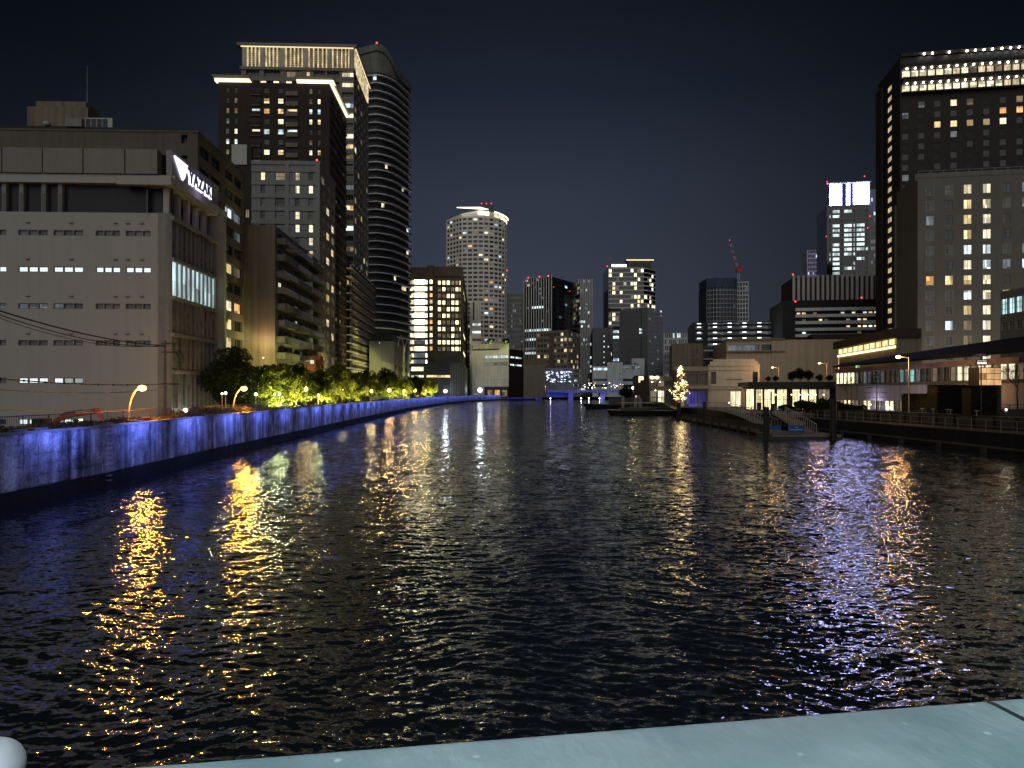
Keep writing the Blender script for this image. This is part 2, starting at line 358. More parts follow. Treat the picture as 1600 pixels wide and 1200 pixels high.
def make_water():
    na, nr = 780, 1300
    ang = np.linspace(-math.radians(50), math.radians(50), na)
    rr = np.concatenate([np.geomspace(7.0, 900, nr)])
    A, Rr = np.meshgrid(ang, rr)
    x = Rr*np.sin(A); y = Rr*np.cos(A)
    step = Rr*(math.log(900/7.0)/(nr-1))
    g = np.random.RandomState(4)
    z = np.zeros_like(x)
    # patches of livelier and calmer water
    patch = 1.0+.30*np.sin(x*.11+y*.05+1.3)*np.sin(y*.083-x*.03)+.22*np.sin(x*.31-.7)*np.sin(y*.21+.4)
    wx = x+.45*np.sin(y*.61+x*.23)+.25*np.sin(y*1.31-x*.7+2); wy = y+.45*np.sin(x*.53-y*.17+1)+.22*np.sin(x*1.47+y*.4)
    n = 84
    for k in range(n):
        lam = .11*(17.0)**(k/(n-1.)); lam *= g.uniform(.94, 1.06)
        th = g.normal(0, .55)+(.28 if k % 3 else -.45)
        slope = .0165*(1.0 if lam < .42 else (.42/lam)**.95)
        kx, ky = math.sin(th)*2*math.pi/lam, math.cos(th)*2*math.pi/lam
        fade = np.clip((lam/step-2.5)/3.0, 0, 1)
        p = kx*wx+ky*wy+g.uniform(0, 6.283)
        s = np.sin(p)
        z += fade*slope*lam/(2*math.pi)*1.414*(s+.22*np.cos(2*p))
    z *= patch
    v = np.stack([x, y, z], -1).reshape(-1, 3).astype(np.float32)
    i = np.arange(nr-1)[:, None]*na+np.arange(na-1)[None, :]
    f = np.stack([i, i+1, i+na+1, i+na], -1).reshape(-1, 4).astype(np.int32)
    me = bpy.data.meshes.new('river_water'); me.vertices.add(len(v)); me.vertices.foreach_set('co', v.ravel())
    me.loops.add(f.size); me.loops.foreach_set('vertex_index', f.ravel())
    me.polygons.add(len(f)); me.polygons.foreach_set('loop_start', np.arange(0, f.size, 4, dtype=np.int32))
    me.polygons.foreach_set('use_smooth', np.ones(len(f), dtype=bool)); me.update()
    m, t, o = new_mat('river_water'); N = t.nodes; L = t.links
    b = N.new('ShaderNodeBsdfPrincipled'); b.inputs['Base Color'].default_value = (.018, .024, .027, 1)
    b.inputs['Roughness'].default_value = .045; b.inputs['IOR'].default_value = 1.7
    ge = N.new('ShaderNodeNewGeometry')
    def slopes(sx, sy, sc, amp, det=2):
        mp = N.new('ShaderNodeMapping'); mp.inputs['Scale'].default_value = (sx*sc, sy*sc, 1)
        nz = N.new('ShaderNodeTexNoise'); nz.inputs['Scale'].default_value = 1; nz.inputs['Detail'].default_value = det; nz.inputs['Roughness'].default_value = .6
        L.new(ge.outputs['Position'], mp.inputs[0]); L.new(mp.outputs[0], nz.inputs[0])
        sb = N.new('ShaderNodeVectorMath'); sb.operation = 'SUBTRACT'; sb.inputs[1].default_value = (.5, .5, .5); L.new(nz.outputs['Color'], sb.inputs[0])
        ml = N.new('ShaderNodeVectorMath'); ml.operation = 'MULTIPLY'; ml.inputs[1].default_value = (amp*.85, amp, 0); L.new(sb.outputs[0], ml.inputs[0])
        return ml.outputs[0]
    a1 = slopes(.5, 1.0, 10.0, .90, 2); a2 = slopes(.5, 1.0, 3.0, .55, 2)
    a4 = slopes(1.1, .30, .8, .30, 2); ad0 = N.new('ShaderNodeVectorMath'); L.new(a1, ad0.inputs[0]); L.new(a2, ad0.inputs[1])
    ad = N.new('ShaderNodeVectorMath'); L.new(ad0.outputs[0], ad.inputs[0]); L.new(a4, ad.inputs[1])
    # the drawn-out swell carries less slope where the sheet itself is modelled with waves; wind patches vary it
    n0 = N.new('ShaderNodeTexNoise'); n0.inputs['Scale'].default_value = .035; n0.inputs['Detail'].default_value = 2; L.new(ge.outputs['Position'], n0.inputs[0])
    k0 = N.new('ShaderNodeMapRange'); k0.inputs['From Min'].default_value = .3; k0.inputs['From Max'].default_value = .7; k0.inputs['To Min'].default_value = .60; k0.inputs['To Max'].default_value = 1.30; L.new(n0.outputs[0], k0.inputs['Value'])
    sc = N.new('ShaderNodeVectorMath'); sc.operation = 'SCALE'; L.new(ad.outputs[0], sc.inputs[0]); L.new(k0.outputs[0], sc.inputs['Scale'])
    a3 = N.new('ShaderNodeVectorMath'); L.new(sc.outputs[0], a3.inputs[0]); L.new(ge.outputs['Normal'], a3.inputs[1])
    nn = N.new('ShaderNodeVectorMath'); nn.operation = 'NORMALIZE'; L.new(a3.outputs[0], nn.inputs[0])
    L.new(nn.outputs[0], b.inputs['Normal']); L.new(b.outputs[0], o.inputs[0])
    me.materials.append(m)
    return link('river_water', me, kind='structure', label='dark choppy river water carrying broken streaks of reflected light')
make_water()
MB().box((-400, -400, -7), (400, 5000, -5.9), wall_mat('river_mud', (.02, .02, .017))).build('river_bed', kind='structure')

GZ = 1.7
gm = wall_mat('asphalt_ground', (.055, .053, .05), scale=.2, amp=.3, fine=.2)
outer_l = [(-25 if False else x-.35, y) for x, y in LQ]; outer_r = [(x+.35, y) for x, y in RQ]
mb = MB()
for ln_, xo in ((outer_l, -4000), (outer_r, 4000)):
    for (x0, y0), (x1, y1) in zip(ln_, ln_[1:]): mb.face([(x0, y0, GZ), (x1, y1, GZ), (xo, y1, GZ), (xo, y0, GZ)], gm)
(xa, ya), (xb, yb) = outer_l[-1], outer_r[-1]
mb.face([(-4000, ya, GZ), (xa, ya, GZ), (xa, 6500, GZ), (-4000, 6500, GZ)], gm); mb.face([(xa, ya, GZ), (xb, yb, GZ), (xb, 6500, GZ), (xa, 6500, GZ)], gm); mb.face([(xb, yb, GZ), (4000, yb, GZ), (4000, 6500, GZ), (xb, 6500, GZ)], gm)
mb.build('ground', kind='structure', label='flat dark ground of both river banks')

def offset(line, d):
    out = []
    for i, p in enumerate(line):
        a = Vector(line[max(i-1, 0)]); b = Vector(line[min(i+1, len(line)-1)]); t = (b-a).normalized()
        out.append((p[0]-t.y*d, p[1]+t.x*d))
    return out
def wall_along(line, d0, d1, z0, z1, mat, mb=None):
    mb = mb or MB(); a = offset(line, d0); b = offset(line, d1)
    for i in range(len(line)-1):
        mb.face([(*a[i], z0), (*a[i+1], z0), (*a[i+1], z1), (*a[i], z1)], mat); mb.face([(*b[i], z0), (*b[i+1], z0), (*b[i+1], z1), (*b[i], z1)], mat)
        mb.face([(*a[i], z1), (*a[i+1], z1), (*b[i+1], z1), (*b[i], z1)], mat)
    for i in (0, -1): mb.face([(*a[i], z0), (*b[i], z0), (*b[i], z1), (*a[i], z1)], mat)
    return mb
# left quay: stained flood wall washed by blue light, footing below, coping on top
stain = wall_mat('stained_flood_wall', (.42, .42, .40), scale=.9, amp=.75, streak=.95, fine=.40, bump=.6, world=True)
footing_shade = wall_mat('tide_line_shade_concrete', (.030, .031, .028), scale=.5, amp=.3, streak=.3)  # algae-dark concrete, darkened further so it looks unlit below the blue wash
qroot = empty('flood_wall', (-22.2, 32, 0), label='long stained concrete flood wall glowing blue along the left bank', cat='wall')
def qb(mb, name, **k):
    o = mb.build(name, qroot, **k); o.location = (22.2, -32, 0); return o
qb(wall_along(LQ, 0, .55, .8, 3.3, stain), 'wall_face')
qb(wall_along(LQ, -.06, .50, -1.5, .8, footing_shade), 'footing')
qb(wall_along(LQ, -.10, .75, 3.304, 3.42, wall_mat('coping_concrete', (.30, .28, .24), amp=.3)), 'coping')
# rough facing stones on the near stretch
sr = random.Random(3)
def point_on(line, s):
    for a, b in zip(line, line[1:]):
        a, b = Vector(a), Vector(b); l = (b-a).length
        if s <= l: t = (b-a)/l; return a+t*s, t
        s -= l
    return Vector(line[-1]), t
near = [(-22.12, 27), (-22.2, 32), (-22.2, 40.3), (-23.3, 57.2), (-24.5, 83.4)]
rows = 5; s = 0.0
zr = [.83, 1.32, 1.80, 2.30, 2.79, 3.27]
cnt = 0
for r_ in range(rows):
    s = sr.uniform(0, .5)
    while s < 38 and cnt < 296:
        w = sr.uniform(.45, .95)*(1+s*.022)
        p, t = point_on(near, s+w/2); nrm = Vector((t.y, -t.x))
        d = sr.uniform(.015, .04); h0, h1 = zr[r_]+.012, zr[r_+1]-.012
        j = lambda a: sr.uniform(-a, a)
        c = [(-w/2+.02, h0+j(.03)), (0, h0+j(.05)), (w/2-.02, h0+j(.03)), (w/2-.02+j(.03), h1+j(.03)), (0, h1+j(.04)), (-w/2+.02+j(.03), h1+j(.03))]
        mb = MB(); zc = (h0+h1)/2
        lo = [(a, -.02, b-zc) for a, b in c]; hi = [(a*.97, d, (b-zc)*.95) for a, b in c]
        cv = lambda q: (q[0]*t.x+q[1]*nrm.x, q[0]*t.y+q[1]*nrm.y, q[2])
        lo = [cv(q) for q in lo]; hi = [cv(q) for q in hi]
        mb.face(hi, stain)
        for i in range(6): mb.face([lo[i], lo[(i+1) % 6], hi[(i+1) % 6], hi[i]], stain)
        o = mb.build('stone', qroot); o.location = (p.x+22.2, p.y-32, zc)
        s += w; cnt += 1
# iron rungs let into the wall
p, t = point_on([(-22.2, 32), (-22.2, 57)], 8.5)
for i in range(11):
    z = 3.1-i*.27; mb = MB(); w = .17
    mb.tube([(-22.17, 40.5-w, z), (-21.99, 40.5-w, z-.02), (-21.96, 40.5, z-.05), (-21.99, 40.5+w, z-.02), (-22.17, 40.5+w, z)], .018, wall_mat('rusty_iron', (.30, .26, .24), metal=.2), 5)
    o = mb.build('rung', qroot); o.location = (22.2, -32, 0)
mb = MB(); mb.box((-24.45, 83.6, 2.1), (-24.30, 84.9, 2.95), M['white']); qb(mb, 'sign_plate')
# bare unseen area lights out from the coping wash the wall blue; no fittings built
ledm = emit_mat('blue_strip_lamp', (.05, .08, 1), 2.0)
def blue_strip(line, off, z, power, parts):
    a = offset(line, off)
    for i in range(parts[0], parts[1]):
        p0, p1 = Vector((*a[i], z)), Vector((*a[i+1], z)); mid = (p0+p1)/2; l = (p1-p0).length
        d = bpy.data.lights.new('blue_wash', 'AREA'); d.shape = 'RECTANGLE'; d.size = l*(.55 if l < 12 else .97); d.size_y = .2; d.energy = power*l*(.72+.56*((i*53) % 11)/11); d.color = (.125, .18, 1.0)
        o = bpy.data.objects.new('blue_wash', d); col.objects.link(o); o.location = mid
        t = (p1-p0).normalized(); n = Vector((t.y, -t.x, 0)); aim = (-n*1.0+Vector((0, 0, -1.15))).normalized()
        zax = -aim; xax = t; yax = zax.cross(xax).normalized()
        o.rotation_euler = Matrix((xax, yax, zax)).transposed().to_euler()
fine_line = []
for (a0, a1), (b0, b1) in zip(LQ, LQ[1:]):
    l_ = math.hypot(b0-a0, b1-a1); n_ = max(1, int(l_/(7 if a1 < 200 else 40)))
    for k in range(n_): fine_line.append((a0+(b0-a0)*k/n_, a1+(b1-a1)*k/n_))
fine_line.append(LQ[-1])
blue_strip(fine_line, -1.0, 3.6, 10.5, (0, len(fine_line)-1))
# dry creeper and rubble on the coping
def scatter_mesh(name, pts, size, mat, seed, **k):
    r = random.Random(seed); mb = MB()
    for p in pts:
        c = Vector(p); s_ = size*r.uniform(.5, 1.3); e = Matrix.Rotation(r.uniform(0, 6.28), 3, 'Z') @ Matrix.Rotation(r.uniform(-1.3, 1.3), 3, 'X')
        mb.face([c+e @ Vector((-s_, -s_*.5, 0)), c+e @ Vector((0, -s_*.6, .2*s_)), c+e @ Vector((s_, 0, 0)), c+e @ Vector((0, s_*.6, .2*s_))], mat)
    return mb.build(name, **k)
creep = wall_mat('dry_creeper', (.085, .060, .022), amp=.4, fine=.4, scale=2); creepg = wall_mat('green_creeper', (.05, .065, .02), amp=.4, fine=.4, scale=2)
r = random.Random(5); P1, P2 = [], []
for i in range(9000):
    s_ = r.random()**1.3*75; p, t = point_on([(-22.0, 24), (-22.2, 32), (-22.2, 40.3), (-23.3, 57.2), (-24.5, 83.4), (-25.4, 103)], s_)
    lump = .16+.16*math.sin(s_*1.3)*math.sin(s_*.37+1)+(.25 if 28 < s_ < 46 else 0)
    off = r.uniform(.05, 1.5); q = (p.x-off, p.y, 3.42+r.uniform(0, max(.05, lump)))
    (P1 if r.random() < .7 else P2).append(q)
scatter_mesh('dry_creeper', P1, .10, creep, 1, label='dry brown creeper sprawling over the coping of the flood wall', cat='plant', kind='stuff')
scatter_mesh('green_creeper', P2, .10, creepg, 2, label='green creeper and weeds along the top of the flood wall', cat='plant', kind='stuff')
for i in range(7):
    s_ = [6, 9.5, 11, 17, 21, 33, 39][i]; p, t = point_on([(-22.0, 24), (-22.2, 32), (-22.2, 40.3), (-23.3, 57.2), (-24.5, 83.4)], s_)
    o = MB().box((-.3, -.45, 0), (.3, .45, .09), M['beige']).build('coping_slab', label='%s loose pale slab lying on the flood wall coping from the left' % ['first', 'second', 'third', 'fourth', 'fifth', 'sixth', 'seventh'][i], cat='slab', group='loose slabs on the flood wall')
    o.location = (p.x-.35, p.y, 3.43); o.rotation_euler = (0, 0, r.uniform(-.4, .4))
# low railing behind the coping
froot = empty('railing', (-23.4, 30, 1.7), label='thin dark railing behind the flood wall in front of the white office', cat='railing')
line = offset([(-22.0, 20), (-22.2, 32), (-22.2, 40.3), (-23.3, 57.2), (-24.2, 78)], 1.6)
L_ = sum((Vector(b)-Vector(a)).length for a, b in zip(line, line[1:])); n_ = 0
mb1, mb2 = MB(), MB()
for a, b in zip(line, line[1:]):
    for z in (3.55, 4.05): (mb1).tube([(a[0]+23.4, a[1]-30, z-1.7), (b[0]+23.4, b[1]-30, z-1.7)], .025, M['dark'], 5)
mb1.build('rail', froot)
s_ = 0
while s_ < L_-.2:
    p, t = point_on(line, s_); q = MB().tube([(0, 0, 0), (0, 0, 2.38)], .028, M['dark'], 5).build('post', froot); q.location = (p.x+23.4, p.y-30, 0); s_ += 2.0
s_ = 0
while s_ < L_-.2:
    p, t = point_on(line, s_); mb2.tube([(p.x+23.4, p.y-30, 1.85), (p.x+23.4, p.y-30, 2.34)], .011, M['dark'], 3); s_ += .16
mb2.build('baluster', froot, kind='stuff')

# right bank: sheer dark wall, ledge at the tide line
rroot = empty('river_wall', (41, 59, 0), label='sheer unlit river wall of the right bank with a pale ledge', cat='wall')
def rb(mb, name, **k):
    o = mb.build(name, rroot, **k); o.location = (-41, -59, 0); return o
rb(wall_along(RQ, 0, -.6, -1.5, 1.78, wall_mat('dark_river_wall', (.018, .018, .017), amp=.3, streak=.5)), 'wall_face')
rb(wall_along(RQ[:5], .1, -.05, .42, .62, wall_mat('ledge_concrete', (.10, .09, .08), amp=.3)), 'ledge')
for i in range(16):
    p, t = point_on(RQ[1:5], 6+i*6.3); q = MB().box((-.42, -.25, -1.2), (-.02, .25, .40), M['dark']).build('fender', rroot); q.location = (p.x-41+.3-.15, p.y-59, 0)

# terrace wall standing back on the right bank, lower near the cafe
TQ = [(48, 20), (46.5, 59), (44.6, 84), (43.4, 106)]
troot = empty('terrace_wall', (46.5, 59, 1.7), label='dark planted terrace wall behind the right river wall', cat='wall')
o = wall_along(TQ, 0, -4.5, GZ-.1, 2.9, wall_mat('terrace_stone', (.022, .021, .020), amp=.3, streak=.3)).build('terrace', troot); o.location = (-46.5, -59, -1.7)
tp = offset(TQ, .02); mbp = None
for i in range(30):
    p, t = point_on(TQ, 1+i*2.8); q = MB().box((-.06, -1.3, 0), (.02, 1.3, 1.05), M['dark']).build('panel', troot); q.location = (p.x-46.5-.03, p.y-59, .08)

# ------------------------------------------------------------------ the bridge the picture is taken from
railm, t, o_ = new_mat('pale_teal_paint'); N = t.nodes; Lk = t.links
b = N.new('ShaderNodeBsdfPrincipled'); tc2 = N.new('ShaderNodeTexCoord')
n1 = N.new('ShaderNodeTexNoise'); n1.inputs['Scale'].default_value = 7; n1.inputs['Detail'].default_value = 6
n2 = N.new('ShaderNodeTexNoise'); n2.inputs['Scale'].default_value = 60; n2.inputs['Detail'].default_value = 4
mp2 = N.new('ShaderNodeMapping'); mp2.inputs['Scale'].default_value = (1, .45, 1)
cr = N.new('ShaderNodeValToRGB'); cr.color_ramp.elements[0].position = .3; cr.color_ramp.elements[1].position = .72
cr.color_ramp.elements[0].color = (.22, .33, .36, 1); cr.color_ramp.elements[1].color = (.40, .52, .54, 1)
vo = N.new('ShaderNodeTexVoronoi'); vo.inputs['Scale'].default_value = 26; vo.feature = 'F1'
c3 = N.new('ShaderNodeValToRGB'); c3.color_ramp.elements[0].color = (.55, .62, .58, 1); c3.color_ramp.elements[1].color = (0, 0, 0, 1); c3.color_ramp.elements[0].position = .04; c3.color_ramp.elements[1].position = .13
mx = N.new('ShaderNodeMix'); mx.data_type = 'RGBA'; mx.blend_type = 'ADD'; mx.inputs[0].default_value = .55
Lk.new(tc2.outputs['Object'], n1.inputs[0]); Lk.new(tc2.outputs['Object'], mp2.inputs[0]); Lk.new(mp2.outputs[0], n2.inputs[0]); Lk.new(tc2.outputs['Object'], vo.inputs[0])
Lk.new(n1.outputs[0], cr.inputs[0]); Lk.new(vo.outputs['Distance'], c3.inputs[0]); Lk.new(cr.outputs[0], mx.inputs[6]); Lk.new(c3.outputs[0], mx.inputs[7])
Lk.new(mx.outputs[2], b.inputs['Base Color']); b.inputs['Roughness'].default_value = .42
bp = N.new('ShaderNodeBump'); bp.inputs['Strength'].default_value = .8; bp.inputs['Distance'].default_value = .0025
ad2 = N.new('ShaderNodeMath'); ad2.operation = 'MULTIPLY_ADD'; Lk.new(n1.outputs[0], ad2.inputs[0]); ad2.inputs[1].default_value = 3; Lk.new(n2.outputs[0], ad2.inputs[2])
Lk.new(ad2.outputs[0], bp.inputs['Height']); Lk.new(bp.outputs[0], b.inputs['Normal']); Lk.new(b.outputs[0], o_.inputs[0])

p0 = Vector((X(50, .696), .696)); p1 = Vector((X(1600, .871), .871)); dr = (p1-p0).normalized(); nr_ = Vector((dr.y, -dr.x))   # nr_ points to the walker
yaw = math.atan2(dr.y, dr.x); ztop = H-.35
broot = empty('bridge_railing', (p0.x, p0.y, ztop-1.05), yaw, label='pale teal painted steel bridge railing across the bottom of the view', cat='railing')
def beam(x0, x1, name):
    bmx = bmesh.new(); prof = []
    R_ = .03; w, h = .30, .16
    for k in range(7): a = R(90)*k/6; prof.append((-R_+R_*math.sin(a), -R_+R_*math.cos(a)))
    prof = [(y, z) for y, z in prof]
    sec = [(-w+.01, 0)]+prof+[(0, -h), (-w+.01, -h)]
    vs0 = [bmx.verts.new((x0, y, 1.05+z)) for y, z in sec]; vs1 = [bmx.verts.new((x1, y, 1.05+z)) for y, z in sec]
    n_ = len(sec)
    for i in range(n_): bmx.faces.new([vs0[i], vs1[i], vs1[(i+1) % n_], vs0[(i+1) % n_]])
    bmx.faces.new(vs0); bmx.faces.new(list(reversed(vs1))); bmesh.ops.recalc_face_normals(bmx, faces=bmx.faces)
    me = bpy.data.meshes.new(name); bmx.to_mesh(me); bmx.free(); me.materials.append(railm)
    for p in me.polygons: p.use_smooth = abs(p.normal.x) < .5
    return link(name, me, broot)
seam = (Vector((X(1528, .853), .853))-p0).length
beam(-6, seam-.004, 'top_rail'); beam(seam+.004, 6, 'top_rail')
MB().box((seam-.004, -.28, .93), (seam+.004, -.012, 1.035), M['black']).build('joint', broot)
for i in range(-3, 4): MB().box((i*1.9+.7, -.18, 0), (i*1.9+.8, -.08, .89), railm).build('post', broot)
for z in (.2, .4, .6): MB().tube([(-6, -.13, z), (6, -.13, z)], .02, railm, 8).build('rail', broot)
# rounded head of the lamp bracket at the left end of the railing
bs = MB(); bs.smooth = True; bs.ball((0, 0, 0), .029, wall_mat('worn_galvanised', (.50, .52, .56), scale=14, amp=.3, fine=.3, rough=.5, bump=.4), 28, 18, .9)
bs.tube([(0, 0, -.3), (0, 0, -.01)], .027, MATS['worn_galvanised'], 20)
o = bs.build('post_cap', label='rounded grey metal post head at the left end of the bridge railing', cat='post cap')
Dq = .70; o.location = (X(-15, Dq), Dq, Z(1199, Dq))
dk = [p0+dr*11+nr_*.0, p0-dr*10+nr_*.0, p0-dr*10+nr_*9, p0+dr*11+nr_*9]
MB().prism([tuple(q) for q in reversed(dk)], ztop-1.6, ztop-1.1, M['dark']).build('bridge_deck', kind='structure', label='bridge deck under the railing')
lroot = empty('bridge_lamp', (1.6, -2.6, ztop-1.1), label='tall street lamp on the bridge deck lighting the railing', cat='street lamp')  # lamp out of view, assumed from the light on the railing
MB().tube([(0, 0, 0), (0, 0, 5.0), (-.2, .5, 5.3), (-.4, 1.2, 5.35)], .07, M['steel'], 8, .04).build('pole', lroot)
MB().box((-.65, 1.0, 5.28), (-.15, 1.7, 5.38), M['steel']).build('lamp_head', lroot)
point_light('lamp_light', (-.4, 1.35, 5.15), 760, (.80, .95, 1.0), .15, lroot)
# ------------------------------------------------------------------ left bank
# --- white office with the lit name
B = Bld('office_building', 'white office block with a glowing name sign on its fascia', 'building', 265, 72, 752, -110, 334, 333)
fy = lambda y: B.v(y); fu = lambda p: B.u('f', p)
groups = [(-28, 10), (28, 75), (83, 130), (149, 188), (196, 236)]
cols = []
for a, b_ in groups:
    w = (b_-a)/3
    for k in range(3): cols.append((fu(a+w*k+.35), fu(a+w*(k+1)-.35)))
cols = [(min(a, b_), max(a, b_)) for a, b_ in cols]
rows = [(fy(y+4.5), fy(y-4)) for y in (658.5, 594.5, 536, 478.7, 421.8, 365)]
wall = MB()
mask = lambda i, j: not (j == 1 and i >= 9) and not (j == 0 and i >= 9)
cells = B.facade(wall, 'f', M['white'], cols, rows, .22, mask)
B.shell(wall, M['white'], M['roofdark'], sd=False)
wall.build('wall', B.root)
bcool = emit_mat('office_tube_light', (.80, .97, .96), 1.15); bdim = emit_mat('office_dim_light', (.72, .85, .80), .42)
def pk(i, j):
    if j == 4: return bcool
    if j == 1 and i >= 3: return bdim if i in (7, 8) else bcool
    if j == 0: return bcool if i in (3, 4, 5, 7) else (bdim if i == 6 else M['glass2'])
    if j == 3 and 2 <= i <= 6: return M['dimcool']
    return M['glassg']
B.windows('f', cells, pk, M['frame'], .22, mull=0, t=.06)
# slim set-back corner strip and pier edge
B.part('corner_strip', 'f', fu(245), 0, .02, B.H, -.3, -.29, M['white'])
B.part('wall_edge', 'f', B.W, fu(245), 0.02, B.H-.01, .003, .30, M['white']) if False else None
for y in (356, 412.5, 470, 528):
    for p in (44, 112, 181, 200, 222):
        mb = MB(); u = fu(p); v = fy(y-8); mb.box(B.P('f', u-.16, v-.14, 0), B.P('f', u+.16, v+.14, .05), M['white']); mb.box(B.P('f', u-.18, v-.16, 0), B.P('f', u+.18, v-.10, .16), M['frame']); mb.build('vent_cover', B.root)
# corner chamfer as a flat slab; its darker turn from the light is painted grey
B.part('corner_pier', 'f', 0, fu(247), 0, B.H+.02, 0, .045, wall_mat('chamfer_shade_render', (.24, .238, .225), amp=.06))
# upper storey: dark open terrace with white fins, slab, parapet of large panels
t0, t1, t2, t3 = B.H, fy(288), fy(275), fy(236)
B.part('terrace_back', 'f', -.01, B.W, t0, t1, -.75, -.7, wall_mat('terrace_shade_sheet', (.012, .012, .015), rough=.4))  # near-black sheet paints the deep shade of the open terrace
for p in (4, 31, 66, 92):
    B.part('fin', 'f', fu(p+3.5), fu(p-3.5), t0, t1, -.69, -.2, M['ltgrey'])
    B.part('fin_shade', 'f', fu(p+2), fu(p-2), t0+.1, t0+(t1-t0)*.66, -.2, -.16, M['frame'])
B.part('terrace_soffit', 'f', -.6, B.W, t1, t2, -14.5, .25, M['white'])
for a, b_ in ((-110, -62), (-60, 7), (9, 70), (72, 133), (135, 198), (200, 249)):
    B.part('parapet_panel', 'f', fu(b_)-.0, fu(a), t2+.05, t3, -.5, .5, wall_mat('parapet_panel', (.235, .225, .205), amp=.05, streak=.08))
B.part('roof_slab', 'f', fu(249), B.W, t2+.05, t3-.1, -14.4, -.52, M['roofdark'])
B.part('beam_end', 'f', -.55, fu(190), fy(293), fy(280), .27, 1.0, M['white'])
# river side: sign fascia, columns, five storeys of glazing behind fins
sL = B.L
B.part('fascia', 's', -.3, sL+.6, fy(285), t3, -.2, .35, wall_mat('fascia_panel', (.30, .28, .29), amp=.05))
B.part('fascia_soffit', 's', -.3, sL+.6, fy(292), fy(285)-.01, -2.6, .35, M['white'])
for k in range(5): B.part('column', 's', .2+k*sL/5, .2+k*sL/5+.55, t0-.5, fy(292), -.7, -.15, M['white'])
B.part('upper_glazing', 's', 0, sL, t0-.6, fy(292), -2.2, -2.1, M['glass2'])
ftop = [337, 402, 462, 520, 578, 640]
ledge = M['ltgrey']
for k in range(5):
    va, vb = fy(ftop[k+1])+.0, fy(ftop[k])-.35
    mat = {1: lit_mat('stair_hall_light', (.74, .95, .98), 1.0, curtain=2.4), 3: M['glassg']}.get(k, glass_mat('curtain_glass', (.10, .11, .11), .2))
    n = 10
    for q in range(n):
        u0, u1 = .15+q*(sL-.3)/n, .15+(q+1)*(sL-.3)/n-.08
        B.part('glass_panel', 's', u0, u1, va+.1, vb, .05, .09, mat)
        B.part('glazing_fin', 's', u1, u1+.08, va+.1, vb, .0, .30, M['steel'])
    B.part('floor_band', 's', -.02, sL, vb, vb+.35, 0, .45, ledge)
B.part('side_pier', 's', 0, .15, 0, B.H, 0, .2, M['whitepier'])
B.part('side_wall', 's', 0, sL, 0, B.H-.01, -.25, -.2, M['whitepier'])
B.part('end_fin', 's', sL, sL+.9, 0, fy(292), -3, 1.1, M['whitepier'])
for k in range(5): B.part('maintenance_ledge', 's', sL+.9, sL+2.1, 3.2+k*4.2, 3.35+k*4.2, -.4, .9, M['whitepier']); B.part('ledge_rail', 's', sL+2.05, sL+2.1, 3.35+k*4.2, 4.4+k*4.2, -.4, .9, M['frame'])
# the glowing sign: split triangle emblem and the letters, standing off the fascia
signm = emit_mat('white_sign_glow', (.86, .86, 1), 1.7, True); navy = wall_mat('navy_letter_face', (.02, .02, .06))
sg = MB(); sd_ = .42
def spt(u, v): return B.P('s', u, v, sd_)
ul = lambda p: B.u('s', p)
vt, vb_ = t3-.45, t3-2.35
def slab(pts, mat, mb, d0, d1):
    a = [B.P('s', u, v, d0) for u, v in pts]; b2 = [B.P('s', u, v, d1) for u, v in pts]
    mb.face(b2, mat); mb.face(a, mat)
    for i in range(len(pts)): mb.face([a[i], a[(i+1) % len(pts)], b2[(i+1) % len(pts)], b2[i]], mat)
slab([(-.1, vt), (.25, vt), (2.0, vb_+.2), (1.9, vb_)], signm, sg, sd_, sd_+.15)
slab([(.55, vt), (3.1, vt-.05), (2.6, vt-1.0), (2.25, vb_+.25)], signm, sg, sd_, sd_+.15)
sg.build('sign_emblem', B.root)
text_mesh('sign_backlight', 'YAZAKI', 1.75, .05, .085, signm, B.root, B.P('s', 3.35, t3-2.1, sd_), (R(90), 0, R(90)), sp=1.12); text_mesh('sign_lettering', 'YAZAKI', 1.75, .05, .0, navy, B.root, B.P('s', 3.42, t3-2.03, sd_+.16), (R(90), 0, R(90)), sp=1.12)
pb = point_light('sign_glow', B.P('s', 5.5, t3-2.2, 1.6), 45, (.70, .55, 1.0), .8, B.root)
pl = point_light('doorway_light', B.P('s', 1.5, 1.6, 1.2), 60, (.85, 1, .95), .12, B.root)
MB().ball(B.P('s', 1.5, 1.7, .9), .20, emit_mat('white_bulb', (.88, 1, .97), 22), 8, 6).build('door_lamp', B.root)

# --- brown apartment block behind the office
B = Bld('apartment_building', 'brown apartment block with angled top floors, directly behind the white office', 'building', 309, 106, 752, -120, 381, 207)
b = MB(); fu = lambda p: B.u('f', p); fv = lambda y: B.v(y)
tops = [(10, 42, 212, 224), (50, 65, 211, 233), (80, 103, 212, 223), (120, 177, 211, 233), (191, 198, 211, 218), (240, 265, 211, 222), (283, 293, 211, 223)]
cols = [(fu(x1), fu(x0)) for x0, x1, _, _ in tops]
cells = B.facade(b, 'f', M['brown'], cols, [(fv(224), fv(211)), (fv(256), fv(243))], .8, lambda i, j: j == 1 or i == 6)
B.windows('f', cells, lambda i, j: M['blackglass'] if i in (1, 3) else (M['dimcool'] if i == 5 else M['glass2']), M['dframe'], .8, mull=1)
nrow = 11; fh = 3.0
rws = [(B.H-3.1-k*fh, B.H-1.35-k*fh) for k in range(nrow)]
sw = B.L; scols = [(.03*sw, .25*sw), (.25*sw+.12, .48*sw), (.55*sw, .76*sw), (.76*sw+.12, .97*sw)]
cells = B.facade(b, 's', M['brown'], scols, rws, .5)
